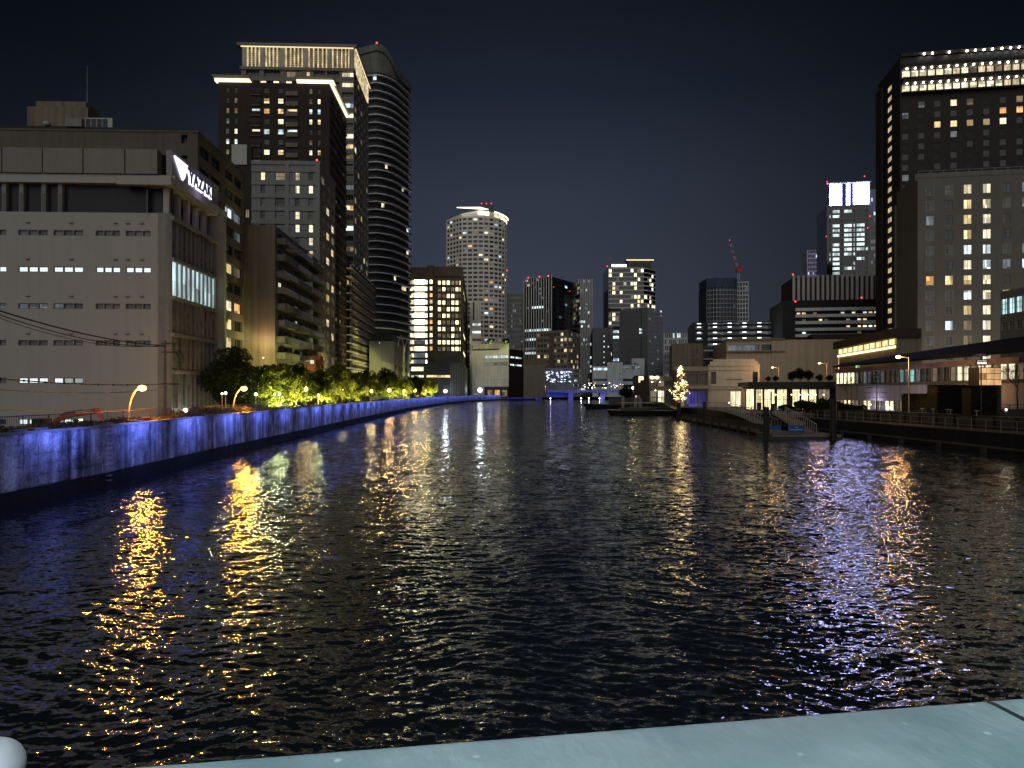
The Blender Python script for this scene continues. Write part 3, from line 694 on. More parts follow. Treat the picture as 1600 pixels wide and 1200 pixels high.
fx = {(2, 2): M['ice'], (3, 2): M['dimcool'], (2, 5): M['warm'], (3, 5): M['dimwarm'], (2, 7): M['pale'], (3, 7): M['amber'], (2, 8): M['warm'], (2, 9): M['warm'], (3, 3): M['dimcool'], (2, 6): M['glass2']}
B.windows('s', cells, chooser(5, .06, [(M['dimwarm'], 1)], [M['glass'], M['glass2'], M['blackglass']], fx), M['dframe'], .5, mull=1)
B.shell(b, M['brown'], M['roofdark']); b.build('wall', B.root)
mb = MB(); W_, L2, h = B.W, B.L, B.H
mb.prism([(-W_, .3), (-.2, .3), (.0-.2, L2), (-W_, L2)], h, h+.001, M['roofdark'])
q = [(-W_, 1, h), (-1.0, 1, h), (-1.2, L2-.5, h), (-W_, L2-.5, h)]; q2 = [(-W_, 2.2, h+1.4), (-4.5, 2.2, h+1.4), (-4.8, L2-2, h+1.4), (-W_, L2-2, h+1.4)]
mb = MB(); mb.face(q2, M['roofdark'])
for i in range(4): mb.face([q[i], q[(i+1) % 4], q2[(i+1) % 4], q2[i]], M['roofdark'])
mb.build('roof', B.root)
B.part('eave', 'f', -.15, B.W, B.H-.05, B.H+.18, -.4, .15, M['brown'])
B.part('eave', 's', 0, B.L, B.H-.05, B.H+.18, -.4, .15, M['brown'])
B.roofbox('roof_house', fu(120), fu(22), 3, 9, fv(158)-B.H, M['taupe']); B.roofbox('tank_house', fu(111), fu(30), 4, 8, fv(145)-fv(158), M['taupe'], fv(158))
sh = MB()
for k in range(4): sh.box(B.P('f', fu(122+k*9), B.H+1.2, -2), B.P('f', fu(129+k*9), fv(180), -2.08), M['dark'])
sh.build('lattice_panel', B.root, kind='stuff'); B.part('roof_screen', 'f', fu(164), fu(120), B.H+1.2, fv(178), -2.3, -2.12, M['wframe']); B.part('plant_box', 'f', fu(118), fu(92), B.H+1.2, fv(181), -3, -1.6, M['ltgrey'])
MB().ball(B.P('f', fu(60), fv(189), -2), .55, M['wframe'], 10, 6, .7).build('satellite_dish', B.root)
MB().tube([B.P('f', fu(107), fv(150), -5), B.P('f', fu(107), fv(83), -5)], .07, M['steel'], 5, .03).build('antenna', B.root)

# --- blank taupe wall with stacked balconies
B = Bld('apartment_building', 'taupe apartment block with a blank gable and open stacked balconies towards the river', 'building', 430, 130, 752, 376, 497, 352)
b = MB(); n = 11; fh = (B.H-1)/n
scols = [(a, c) for a, c in even(8, B.L, .55, 1.2)]
rws = [(1.1+k*fh, 1.1+k*fh+1.9) for k in range(n)]
cells = B.facade(b, 's', M['balc'], scols, rws, .2); B.facade(b, 'f', M['taupe'], [], []); B.shell(b, M['taupe'], M['roofdark']); b.build('wall', B.root)
B.windows('s', cells, chooser(11, .14, [(M['dimwarm'], 3), (M['dimcool'], 2), (M['pale'], 1)], [M['glass'], M['blackglass'], M['glass2']], {(5, 8): M['cool']}), M['dframe'], .2, mull=1)
for k in range(n):
    v = .9+k*fh
    for q, (u0, u1) in enumerate(((.8, B.L*.30), (B.L*.34, B.L*.64), (B.L*.68, B.L-.4))):
        mb = MB(); B.box(mb, 's', u0, u1, v-.15, v, 0, 1.5, M['balc']); B.box(mb, 's', u0, u1, v, v+.95, 1.42, 1.5, M['glass2'] if (k+q) % 3 else M['balc'])
        B.box(mb, 's', u0, u0+.08, v, v+.95, 0, 1.42, M['balc']); B.box(mb, 's', u0, u1, v+.95, v+1.02, 1.38, 1.54, M['steel'])
        mb.build('balcony', B.root)
    if k % 2 == 0: B.part('partition_screen', 's', B.L*.655, B.L*.665, v, v+2.2, 0, 1.4, M['wframe'])
for q in (B.L*.32, B.L*.66): MB().tube([B.P('s', q, 0, .5), B.P('s', q, B.H, .5)], .1, M['balc'], 6).build('drainpipe', B.root)

point_light('assumed_wall_lamp_light', B.P('f', 1.6, 12.5, 2.2), 500, (1, .68, .34), .3, B.root)  # lamp not seen, assumed and added for the warm patch on the gable
mb = MB(); mb.ball(B.P('f', 1.6, 9.5, 1.6), .16, emit_mat('assumed_wall_lamp_bulb', (1, .7, .35), 3), 6, 4); mb.tube([B.P('f', 1.6, 9.3, 0), B.P('f', 1.6, 9.5, 1.5)], .04, M['dark'], 4); mb.build('wall_lamp', B.root)

# --- grey gridded apartment block
B = Bld('apartment_building', 'pale grey gridded apartment block with a red roof beacon before the dark brown tower', 'building', 500, 165, 752, 393, 524, 258)
b = MB(); fu = lambda p: B.u('f', p)
nf = 16; top = B.v(268); fh = (B.v(268)-B.v(552))/14.0
rws = [(top-(k+1)*fh+.9, top-k*fh-.25) for k in range(nf) if top-(k+1)*fh+.9 > 1]
fcols = [(fu(414), fu(407)), (fu(447), fu(430)), (fu(468), fu(461)), (fu(489), fu(482))]; fcols = sorted(fcols)
cells = B.facade(b, 'f', M['ltgrey'], fcols, rws, .35)
fx = {}
lit3 = {0: (3, 2, 1), 1: (1, 0), 3: (1,), 4: (1, 0)}
for j, cs in lit3.items():
    for i in cs: fx[(i, j)] = M['pale'] if i != 3 else M['warm']
fx[(2, 0)] = M['dimwarm']; fx[(0, 5)] = M['pale']; fx[(0, 6)] = M['warm']; fx[(0, 11)] = M['warm']; fx[(0, 10)] = M['cool']
B.windows('f', cells, chooser(3, .02, [(M['pale'], 1)], [M['blackglass'], M['glass']], fx), M['dframe'], .35, mull=0, trans=1)
for j, (v0, v1) in enumerate(rws):    # recessed looking dark panels beside the windows and pale floor bands proud of them
    B.part('floor_band', 'f', 0, B.W, v1+.02, v1+.9, .0, .25, M['ltgrey'])
for p in (500, 452, 393): B.part('pilaster', 'f', max(0, fu(p)-.0), fu(p)+.9 if p > 400 else fu(p), 0, B.H, .003, .32, M['ltgrey']) if p > 400 else None
sc = even(3, B.L, .62, .4)
cells = B.facade(b, 's', M['beige'], sc, rws, .25)
B.windows('s', cells, chooser(21, .30, [(M['warm'], 2), (M['pale'], 2), (M['amber'], 1), (M['dimwarm'], 2)], [M['glass'], M['glass2']]), M['wframe'], .25, mull=1, trans=1)
B.shell(b, M['ltgrey'], M['roofdark']); b.build('wall', B.root)
B.part('parapet', 'f', -.1, B.W, B.H-.02, B.H+.8, -.3, .3, M['ltgrey']); B.part('parapet', 's', 0, B.L, B.H-.02, B.H+.8, -.3, .1, M['ltgrey'])
beacon(B.root, B.P('f', .8, B.H+.8, -.5), .33, .3)
B.roofbox('stair_tower', fu(400), fu(377), 6, 14, -4, M['dkbrown'])
# white stair tower seen between the two blocks
B = Bld('stair_tower', 'slim pale stair tower with a dark glazed shaft, left of the gridded grey block', 'tower', 393, 178, 752, 364, 396, 230)
b = MB(); fu = lambda p: B.u('f', p); cells = B.facade(b, 'f', M['dkbrown'], [(fu(389), fu(383))], [(4+k*5.2, 6+k*5.2) for k in range(9)], .3)
B.windows('f', cells, chooser(2, .75, [(M['warm'], 1), (M['dimwarm'], 1)], M['glass']), M['dframe'], .3)
B.facade(b, 's', M['dkbrown'], [], []); B.shell(b, M['dkbrown'], M['roofdark']); b.build('wall', B.root)
B.part('white_cap', 'f', 1.0, B.W+.2, B.v(258), B.H+.5, -5, .4, M['wframe'])

# --- dark brown tower with the lit crown ledge
B = Bld('apartment_tower', 'dark brown apartment tower with a glowing cream ledge round its top', 'building', 515, 200, 752, 341, 541, 131, zb=1.7)
b = MB(); fu = lambda p: B.u('f', p); fv = B.v
fh = (fv(142)-fv(238))/6.0     # storey by the photo's window rows
nf = int((B.H-2)/fh)
rws = [(fv(147)-k*fh, fv(147)-k*fh+fh*.52) for k in range(nf)]
px_c = [(353, 358), (366, 371), (412, 421), (434, 443), (483, 488), (496, 501)]
fcols = sorted([(fu(b_), fu(a)) for a, b_ in px_c])
cells = B.facade(b, 'f', M['dkbrown'], fcols, rws, .25)
# index 0 is nearest the river: 0=496,1=483,2=434,3=412,4=366,5=353
W_, C_, P_, I_, A_ = M['warm'], M['cool'], M['pale'], M['ice'], M['amber']
dmc, dmw = M['dimcool'], M['dimwarm']
fx = {(2,1):P_,(3,1):W_,(0,1):P_,(1,1):dmw,(3,2):A_,(2,2):W_,(0,2):I_,(1,2):I_,(5,2):dmw,(4,2):dmw,(2,3):P_,(1,3):P_,(0,3):W_,(5,3):dmc,
      (3,4):C_,(2,4):I_,(5,4):dmc,(4,4):P_,(4,5):C_,(5,5):C_,(2,5):M['glass2'],(3,6):P_,(2,6):W_,(1,6):P_,(0,6):W_}
B.windows('f', cells, chooser(8, .10, [(dmw, 3), (P_, 1)], [M['glass'], M['glass'], M['glass2']], fx), M['dframe'], .25, mull=0, trans=1)
for k in range(nf):    # balconies at the middle of the face, a black sheet standing for each recess
    v = fv(147)-k*fh-.5
    for (pa, pb) in ((392, 408), (447, 466)):
        mb = MB(); B.box(mb, 'f', fu(pb), fu(pa), v+fh*.1, v+fh*.75, .0, .02, M['black']); B.box(mb, 'f', fu(pb), fu(pa), v-.1, v+.9, .5, .6, M['taupe'] if pa > 420 else M['dkbrown']); B.box(mb, 'f', fu(pb), fu(pa), v-.25, v-.1, .02, .6, M['taupe'])
        if (k*7+pa) % 5 in (0, 1): B.box(mb, 'f', fu(pb)+.3, fu(pa)-.4, v+1.2, v+fh*.62, .03, .05, [P_, C_, W_][(k+pa) % 3])
        mb.build('balcony', B.root)
sc = even(4, B.L, .6, .5)
cells = B.facade(b, 's', M['dkbrown'], sc, rws, .3)
B.windows('s', cells, chooser(31, .16, [(W_, 1), (dmw, 4), (dmc, 1)], [M['glass'], M['glass2']]), M['frame'], .3, mull=1)
for k in range(nf): B.part('balcony_rail', 's', .4, B.L-.2, rws[k][0]-.5, rws[k][0]+.25, .25, .32, M['brown'])
B.shell(b, M['dkbrown'], M['roofdark']); b.build('wall', B.root)
crown = emit_mat('crown_light', (1, .88, .52), 1.9, True)
for (pa, pb) in ((341, 391), (463, 515)):
    u0, u1 = fu(pb)-(1.2 if pb == 515 else 0), fu(pa)+(1.0 if pa == 341 else 0)
    B.part('crown_soffit', 'f', u0+.2, u1-.2, B.H+.1, B.H+.75, -1.2, .5, crown)
    mb = MB(); P = B.P; z0, z1 = B.H+.75, B.H+1.35
    q = [P('f', u0-.3, z1, 1.6), P('f', u1+.3, z1, 1.6), P('f', u1+.3, z1, -3), P('f', u0-.3, z1, -3)]; q0 = [P('f', u0+.1, z0, .7), P('f', u1-.1, z0, .7), P('f', u1-.1, z0, -3), P('f', u0+.1, z0, -3)]
    mb.face(q, M['dkbrown']); mb.face(q0, crown)
    for i in range(4): mb.face([q[i], q[(i+1) % 4], q0[(i+1) % 4], q0[i]], M['cream'])
    mb.build('crown_ledge', B.root)
B.part('crown_soffit', 's', 0, B.L, B.H+.1, B.H+.75, -1.2, .5, crown); B.part('crown_ledge', 's', -.5, B.L, B.H+.75, B.H+1.35, -1.5, 1.0, M['cream'])
for k in range(3): B.part('crown_lamp', 'f', fu(455-k*20), fu(447-k*20), B.H+.1, B.H+.55, -.6, -.2, M['pale'])

# --- tower with the lit colonnade
B = Bld('apartment_tower', 'tall beige apartment tower crowned by a floodlit colonnade, rising behind the dark brown tower', 'building', 553, 262, 752, 377, 576, 108)
b = MB(); fu = lambda p: B.u('f', p); fv = B.v
nf = 30; fh = (fv(115)-fv(243))/8.0
rws = [(fv(122)-k*fh, fv(122)-k*fh+fh*.62) for k in range(nf) if fv(122)-k*fh > 2]
fcols = sorted([(fu(552), fu(534))]+[(fu(b_), fu(a)) for a, b_ in ((384, 405), (412, 438), (447, 470), (478, 484), (490, 508), (511, 530))])
cells = B.facade(b, 'f', M['beige'], fcols, rws, 1.0, lambda i, j: i == 0 or j < 2)
fx = {(0, 0): P_, (0, 1): P_, (0, 2): M['glass'], (0, 3): M['ice'], (0, 7): W_, (0, 8): dmw, (0, 11): dmc, (3, 0): W_, (4, 0): dmw, (0, 13): W_, (0, 15): C_, (0, 17): dmw}
B.windows('f', cells, chooser(17, .15, [(dmw, 1), (P_, 1)], [M['glass'], M['glass2']], fx), M['wframe'], 1.0, mull=3)
for k, (v0, v1) in enumerate(rws): B.part('balcony', 'f', fu(552), fu(534), v0-.6, v0+.35, -.1, .2, M['beige'])
sc = even(5, B.L, .58, .6)
cells = B.facade(b, 's', M['beige'], sc, rws, .3)
B.windows('s', cells, chooser(41, .13, [(W_, 1), (P_, 1), (dmw, 4), (dmc, 2)], [M['glass'], M['glass2']]), M['wframe'], .3, mull=0, join=False)
B.shell(b, M['beige'], M['roofdark']); b.build('wall', B.root)
colz0, colz1 = B.H+.01, fv(76)
glow = lit_mat('colonnade_back_glow', (1, .76, .42), .22, curtain=.8, lo=.7)  # back wall glows by itself, the floodlighting put into its material
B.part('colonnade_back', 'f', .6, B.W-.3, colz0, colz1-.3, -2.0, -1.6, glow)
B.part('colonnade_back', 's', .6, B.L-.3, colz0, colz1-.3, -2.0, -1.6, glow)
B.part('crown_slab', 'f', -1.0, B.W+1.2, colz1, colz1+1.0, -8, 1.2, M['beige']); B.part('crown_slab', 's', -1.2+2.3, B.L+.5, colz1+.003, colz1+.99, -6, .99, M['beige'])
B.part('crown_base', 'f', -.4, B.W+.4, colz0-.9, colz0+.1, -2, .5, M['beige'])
lc = lit_mat('fin_glow', (1, .80, .46), .85, curtain=.3, lo=.7)  # fins glow by themselves in place of floodlights
for a in (382, 411, 441, 478, 515, 549):    # piers, floodlight tone put into their lighter colour
    B.part('pier', 'f', fu(a+4), fu(a-3), colz0+.1, colz1, -1.2, .5, wall_mat('pier_lit_tone', (.5, .45, .36)))
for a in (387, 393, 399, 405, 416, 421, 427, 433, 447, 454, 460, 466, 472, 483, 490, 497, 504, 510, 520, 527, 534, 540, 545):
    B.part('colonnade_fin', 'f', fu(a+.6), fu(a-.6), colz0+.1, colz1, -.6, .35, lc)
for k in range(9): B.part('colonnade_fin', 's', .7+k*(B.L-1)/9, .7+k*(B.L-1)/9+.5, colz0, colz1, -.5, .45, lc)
strip = emit_mat('cornice_strip', (1, .80, .45), 1.2)
B.part('cornice_light', 'f', 0, B.W, colz1-.32, colz1-.02, .52, .75, strip); B.part('cornice_light', 's', 0, B.L, colz1-.32, colz1-.02, .52, .75, strip)
B.part('grille', 'f', 1.0, B.W-.5, colz0+.1, colz1-.4, -1.55, -1.45, M['balc']) if False else None
for k in range(9): mbg = B.part('louvre', 'f', 1, B.W-1, colz0+.6+k*.8, colz0+.85+k*.8, -1.5, -1.35, M['balc'])

# --- maroon block with long balconies
B = Bld('apartment_building', 'maroon apartment block with long pale balcony edges facing the river', 'building', 541, 222, 752, 522, 581, 402)
b = MB(); fu = lambda p: B.u('f', p); fv = B.v; n = 17; fh = (B.H-1.5)/n
cells = B.facade(b, 'f', M['redbrown'], [(fu(535), fu(524))], [(fv(415), fv(407))], .2)
B.windows('f', cells, lambda i, j: M['pale'], M['dframe'], .2, mull=1)
rws = [(1.2+k*fh, 1.2+k*fh+fh*.62) for k in range(n)]
cells = B.facade(b, 's', M['redbrown'], even(9, B.L, .7, .5), rws, .3)
B.windows('s', cells, chooser(51, .12, [(W_, 1), (dmw, 4), (dmc, 1)], [M['glass'], M['blackglass']], {(0, n-3): W_}), M['dframe'], .3, mull=1, join=False)
B.shell(b, M['redbrown'], M['roofdark']); b.build('wall', B.root)
for k in range(n):
    mb = MB(); v = .95+k*fh; B.box(mb, 's', .1, B.L, v-.2, v, 0, 1.7, M['slab']); B.box(mb, 's', .1, B.L, v, v+1.0, 1.55, 1.65, M['redbrown']); B.box(mb, 's', .1, B.L, v+1.0, v+1.1, 1.5, 1.7, M['slab'])
    mb.build('balcony', B.root)
    for q in range(1, 9): B.part('partition_screen', 's', B.L*q/9-.05, B.L*q/9+.05, v+.02, v+1.9, .02, 1.5, M['slab'])

# --- poly towers: curved or many-sided footprints
def poly_tower(name, label, foot, z0, z1, fh, core, band, bandh, bays=2.6, proud=.35, pier=None, pierw=.35, group=None, litp=.1, lits=None, joined=False, bandname='balcony', vis=None, seed=1, rail=None, base=None, cat='building', sill=0.0):
    """foot: world (x,y) visible-side polyline, ordered left to right along the visible faces, closed behind"""
    cx = sum(p[0] for p in foot)/len(foot); cy = sum(p[1] for p in foot)/len(foot)
    root = empty(name, (cx, cy, z0), label=label, cat=cat, group=group)
    P = [(x-cx, y-cy) for x, y in foot]; hh = z1-z0
    back = max(p[1] for p in P)+ (0 if vis is None else 0)
    shp = P
    MB().prism(shp, 0, hh, core).build('core', root)
    nv = vis if vis is not None else len(P)-1      # the first nv edges face the bridge
    n = int(hh/fh); r_ = random.Random(seed)
    def band_mesh(v0, v1, d0, d1, mat, mb):
        o0 = offset(P[:nv+1], -d0); o1 = offset(P[:nv+1], -d1)
        for i in range(nv):
            a0, a1, b0, b1 = o0[i], o0[i+1], o1[i], o1[i+1]
            mb.face([(*b0, v0), (*b1, v0), (*b1, v1), (*b0, v1)], mat); mb.face([(*a0, v1), (*a1, v1), (*b1, v1), (*b0, v1)], mat); mb.face([(*a0, v0), (*a1, v0), (*b1, v0), (*b0, v0)], mat)
        for k in (0, -1): mb.face([(*o0[k], v0), (*o1[k], v0), (*o1[k], v1), (*o0[k], v1)], mat)
    jb = MB(); lb = MB()
    for k in range(n+1):
        v = k*fh
        mb = jb if joined else MB()
        band_mesh(v, v+bandh, -.02, proud, band, mb)
        if rail: band_mesh(v+bandh, v+bandh+rail[0], proud-.08, proud-.03, rail[1], mb)
        if not joined: mb.build(bandname, root)
        if k == n: break
        for i in range(nv):
            a, c = Vector(P[i]), Vector(P[i+1]); l = (c-a).length; m = max(1, round(l/bays)); t = (c-a)/l; nn = Vector((t.y, -t.x))
            for q in range(m):
                if r_.random() < litp:
                    s0, s1 = a+t*(l*(q+.15)/m), a+t*(l*(q+.85)/m); s0 = s0+nn*.06; s1 = s1+nn*.06
                    lb.face([(*s0, v+bandh+.1), (*s1, v+bandh+.1), (*s1, v+fh-.15), (*s0, v+fh-.15)], r_.choice(lits))
    if joined: jb.build(bandname, root, kind='stuff')
    if lb.f: lb.build('window', root, kind='stuff')
    if pier:
        pb_ = MB()
        for i in range(nv):
            a, c = Vector(P[i]), Vector(P[i+1]); l = (c-a).length; m = max(1, round(l/bays)); t = (c-a)/l; nn = Vector((t.y, -t.x))
            for q in range(m+1):
                s0 = a+t*(l*q/m)
                e = [s0-t*pierw/2, s0+t*pierw/2, s0+t*pierw/2+nn*(proud*.85), s0-t*pierw/2+nn*(proud*.85)]
                pb_.prism([tuple(x) for x in e], 0, hh, pier)
        pb_.build('pier', root, kind='stuff')
    return root, P, hh
# dark curved tower
D0 = 362
ft = [(X(560, D0)-6, D0+3), (X(575, D0), D0), (X(590, D0), D0-1.2)]
c0 = Vector((X(590, D0), D0-1.2)); c1 = Vector((X(607, D0), D0+1.5)); c2 = Vector((X(619, D0+9), D0+9)); c3 = Vector((X(638.5, D0+24), D0+24))
for k in range(1, 7): t_ = k/6; ft.append(tuple(c0*(1-t_)**2+c1*2*t_*(1-t_)+c2*t_**2))
ft += [tuple(c3), (c3.x-18, c3.y+8), (ft[0][0], c3.y+8)]
zt = Z(119, D0)
root, P, hh = poly_tower('apartment_tower', 'slim dark apartment tower with rounded banded balconies and a swooping roof', ft, 1.7, zt, 3.85, wall_mat('dark_blue_cladding', (.03, .032, .038)), wall_mat('curved_tower_edge', (.75, .75, .80)), .42, bays=3.2, proud=1.6, litp=.018, lits=[P_, W_, C_], vis=9, seed=4, rail=(.95, wall_mat('smoked_balustrade', (.035, .037, .042), rough=.35)))
# swooping crown: a wall whose top follows a wave
cr_ = offset(P[:10], -1.8); tops = [16, 15.5, 14.8, 13.2, 11.4, 9.4, 7.2, 4.8, 2.8, 1.2]; tops = [12.2, 13.9, 14.6, 14.4, 13.4, 11.6, 9.2, 6.8, 5.4, 5.2]
mb = MB(); cr2 = offset(P[:10], -.9)
for i in range(9):
    a, b2 = cr_[i], cr_[i+1]; m_ = wall_mat('crown_panel', (.16, .16, .15)) if True else None
    mb.face([(*a, hh+tops[i]-3.2), (*b2, hh+tops[i+1]-3.2), (*b2, hh+tops[i+1]), (*a, hh+tops[i])], m_)
    a2, b3 = cr2[i], cr2[i+1]
    mb.face([(*a, hh+tops[i]), (*b2, hh+tops[i+1]), (*b3, hh+tops[i+1]), (*a2, hh+tops[i])], m_)
    mb.face([(*a2, hh-.5), (*b3, hh-.5), (*b3, hh+tops[i+1]), (*a2, hh+tops[i])], m_)
mb.face([(*cr2[0], hh+1), *[(*cr2[i], hh+tops[i]-.6) for i in range(1, 10)], (*P[10], hh+1), (*P[11], hh+1)], M['dark'])
mb.build('roof_crown', root)
beacon(root, (cr2[2][0], cr2[2][1], hh+14.5), .7, .4)

# --- small grey house block with the white gable frame
B = Bld('apartment_building', 'small grey block with dark pitched roof and white gable frame below the dark curved tower', 'building', 616, 250, 752, 577, 640, 533)
b = MB(); fu = lambda p: B.u('f', p); fv = B.v
cells = B.facade(b, 'f', M['ltgrey'], [(fu(594), fu(592))], [(fv(537), fv(534.5)+.0)], .15); B.windows('f', cells, lambda i, j: M['cool'], M['dframe'], .15, mull=0)
rws = [(2+k*3.1, 3.6+k*3.1) for k in range(4)]; cells = B.facade(b, 's', M['ltgrey'], even(5, B.L, .5, .5), rws, .2)
B.windows('s', cells, chooser(6, .25, [(dmw, 1), (dmc, 1)], M['glass']), M['dframe'], .2)
B.shell(b, M['ltgrey'], M['roofdark']); b.build('wall', B.root)
mb = MB(); hw, hr = B.H, B.H+2.8
mb.face([B.P('f', -.2, hw, .2), B.P('f', B.W, hw, .2), B.P('f', B.W-1, hr, -3), B.P('f', 1.2, hr, -3)], M['roofdark']); mb.face([B.P('f', -.2, hw, .2), B.P('f', 1.2, hr, -3), (-1.2, B.L, hr), (.2, B.L, hw)], M['roofdark']); mb.build('roof', B.root)
mb = MB(); L_ = B.L
for k in range(2):
    u0 = L_*(.15+.42*k); um, u1 = u0+L_*.18, u0+L_*.36
    mb.tube([B.P('s', u0, hw-2, .4), B.P('s', u0, hw, .4), B.P('s', um, hw+3.2, .4), B.P('s', u1, hw, .4), B.P('s', u1, hw-6, .4)], .22, M['wframe'], 4)
mb.build('gable_frame', B.root)

# --- red lit shopfront just over the trees
B = Bld('shop_building', 'low reddish building with one lit window between the trees and the grey gridded block', 'building', 500, 150, 752, 474, 505, 556)
b = MB(); cells = B.facade(b, 'f', wall_mat('red_render', (.28, .10, .06)), [(B.u('f', 491), B.u('f', 484))], [(B.v(569), B.v(562))], .2); B.windows('f', cells, lambda i, j: P_, M['dframe'], .2)
B.facade(b, 's', MATS['red_render'], [], []); B.shell(b, MATS['red_render'], M['roofdark']); b.build('wall', B.root)

# --- brown office with the bright stair bay
B = Bld('office_building', 'brown office block with rows of bright windows and a curved fully lit bay', 'building', 722, 430, 752, 676, 736, 432)
b = MB(); fu = lambda p: B.u('f', p); fv = B.v
ys = [441.5+k*10.35 for k in range(11)]; brn = wall_mat('brown_granite', (.15, .12, .088))
rws = [(fv(y+3.6), fv(y-3.2)) for y in ys]; rws = [(min(a, c), max(a, c)) for a, c in rws]
fcols = sorted([(fu(a+5), fu(a)) for a in (684, 691, 698, 705, 711.5, 718)]); fcols = [(max(.4, a), c) for a, c in fcols]
cells = B.facade(b, 'f', brn, fcols, rws, .4)
pat = ["110010", "011010", "001010", "101100", "111110", "101010", "100110", "101101", "101010", "111111", "111111"]
pat = ["111001", "010011", "001100", "110110", "101110", "011000", "100010", "110101", "000100", "111111", "000111"]
B.windows('f', cells, lambda i, j: (M['yellow'] if pat[j][5-i] == '1' else M['dimwarm']), M['dframe'], .4, mull=1, t=.15)
cells = B.facade(b, 's', brn, even(3, B.L, .5, 1), rws, .4); B.windows('s', cells, chooser(4, .25, [(M['yellow'], 1), (dmw, 1)], M['glass']), M['dframe'], .4)
B.shell(b, brn, M['roofdark']); b.build('wall', B.root)
B.part('attic', 'f', -.2, B.W+.3, B.H, fv(417), -B.L, .8, brn); B.part('corner_pier', 'f', fu(678), fu(668), 0, fv(416), -6, 2.2, brn)
B.part('corner_pier', 'f', -.6, fu(722)+.9, 0, fv(418), -4, .9, brn)
B.part('attic_block', 'f', fu(670), fu(640), fv(440), fv(418), -14, .5, brn)
for j, y in enumerate(ys+[ys[-1]+10.3, ys[-1]+20.6, ys[-1]+31]):
    lit_ = j not in (8, 9) if j < 9 else (j in (10, 13))
    m_ = M['bright'] if j < 8 else (M['yellow'] if j in (8, 10, 13) else M['dimcool'])
    B.part('bay_window', 'f', fu(664), fu(648), fv(y+3.6), fv(y-3.4), .0, 1.6, m_)
    B.part('bay_window', 'f', fu(668), fu(665), fv(y+3.2), fv(y-3.0), .0, .8, M['yellow']); B.part('bay_window', 'f', fu(647), fu(641), fv(y+3.2), fv(y-3.0), .0, .6, M['pale'])
    B.part('bay_floor', 'f', fu(668), fu(640), fv(y-3.4), fv(y-6.6), .0, 2.0, brn)
    if j < 11: B.part('pier_window', 'f', fu(676), fu(672), fv(y+2.8), fv(y-3.0), 2.1, 2.26, [M['yellow'], M['warm'], M['amber'], M['pale']][(j*3) % 4])
B.part('bay_wall', 'f', fu(670), fu(640), 0, fv(440), -14, -.02, brn)
# podium pavilion in front of it
B = Bld('pavilion', 'low dark pavilion with a long lit upper window, below the brown office block', 'building', 726, 400, 752, 640, 740, 568)
b = MB(); fu = lambda p: B.u('f', p); fv = B.v
cells = B.facade(b, 'f', M['dark'], [(fu(705), fu(666)), (fu(662), fu(642))], [(fv(580), fv(573)), (fv(590), fv(586))], .4, lambda i, j: not (i == 0 and j == 0))
B.windows('f', cells, lambda i, j: M['warm'] if i == 0 else M['pale'], M['dframe'], .4, mull=4)
B.facade(b, 's', M['dark'], [], []); B.shell(b, M['dark'], M['roofdark']); b.build('wall', B.root)
for k in range(9): B.part('fin', 'f', k*.9+.1, k*.9+.55, 0, B.H+.5, 0, .5, M['whitepier'])
B.part('upper_storey', 'f', fu(718), fu(690), B.H, fv(557), -9, -.5, M['dark'])
# ------------------------------------------------------------------ across the river bend
# white slab sliver beside the brown office
B = Bld('office_building', 'narrow white panelled building squeezed between the brown office and the round pale tower', 'building', 752, 520, 752, 734, 756, 470)
b = MB(); fu = lambda p: B.u('f', p); fv = B.v
cells = B.facade(b, 'f', M['slab'], [(.3, fu(738))], [(fv(y+2), fv(y-2)) for y in (555, 543, 531, 519, 507)], .3)
B.windows('f', cells, lambda i, j: M['cool'] if j in (3, 4) else M['glass'], M['dframe'], .3, mull=3); B.facade(b, 's', M['slab'], [], []); B.shell(b, M['slab'], M['roofdark']); b.build('wall', B.root)
B.part('dark_slot', 'f', fu(741), fu(739), fv(500), fv(472), 0, .2, M['black'])

# pale round tower
D0 = 600
ft = [(X(698.5, D0+14), D0+14), (X(722, D0), D0), (X(747, D0-1), D0-1)]
for k in range(1, 9):
    a = math.pi/2*k/8; ft.append((X(747, D0-1)+(X(791.5, D0)-X(747, D0))*math.sin(a)*.985, D0-1+20*(1-math.cos(a))))
ft += [(ft[-1][0], D0+38), (ft[0][0], D0+38)]
zt = Z(340, D0)
pt = wall_mat('pale_tower_tile', (.80, .76, .70), amp=.05, streak=.06)
root, P, hh = poly_tower('apartment_tower', 'tall pale round-shouldered apartment tower with a glowing angled crown', ft, 1.7, zt, 3.62, glass_mat('tower_glass', (.05, .05, .055), .2), pt, 1.75, bays=4.2, proud=.4, pier=pt, pierw=1.1, litp=.17, lits=[M['warm'], M['pale'], M['cool'], M['ice'], dmw, dmw, dmc, dmc, M['amber']], joined=True, bandname='spandrel', vis=10, seed=12)
mb = MB(); sl = [3, 8, 13, 13, 12, 11, 9.5, 8, 6.5, 5.5, 5, 5, 3]
mb.prism(P, hh, [hh+s_*.42 for s_ in sl], pt); mb.build('attic', root)
cg = emit_mat('tower_crown_light', (1, .93, .68), 2.6); cp = offset(P[:11], -.5)
mb = MB()
for i in range(2, 10):
    if i == 4: continue
    h0, h1 = hh+sl[i]*.42-1.2, hh+sl[i+1]*.42-1.2
    z0 = h0-3.0 if i < 4 else h0-2.2
    mb.face([(*cp[i], h0-2.2), (*cp[i+1], h1-2.2), (*cp[i+1], h1+.9), (*cp[i], h0+.9)], cg if i in (2, 3, 9) else M['pale'])
mb.build('crown_window', root)
mb = MB()    # lit wedge on the left and the bright rim
a, c = Vector(P[1]), Vector(P[3])
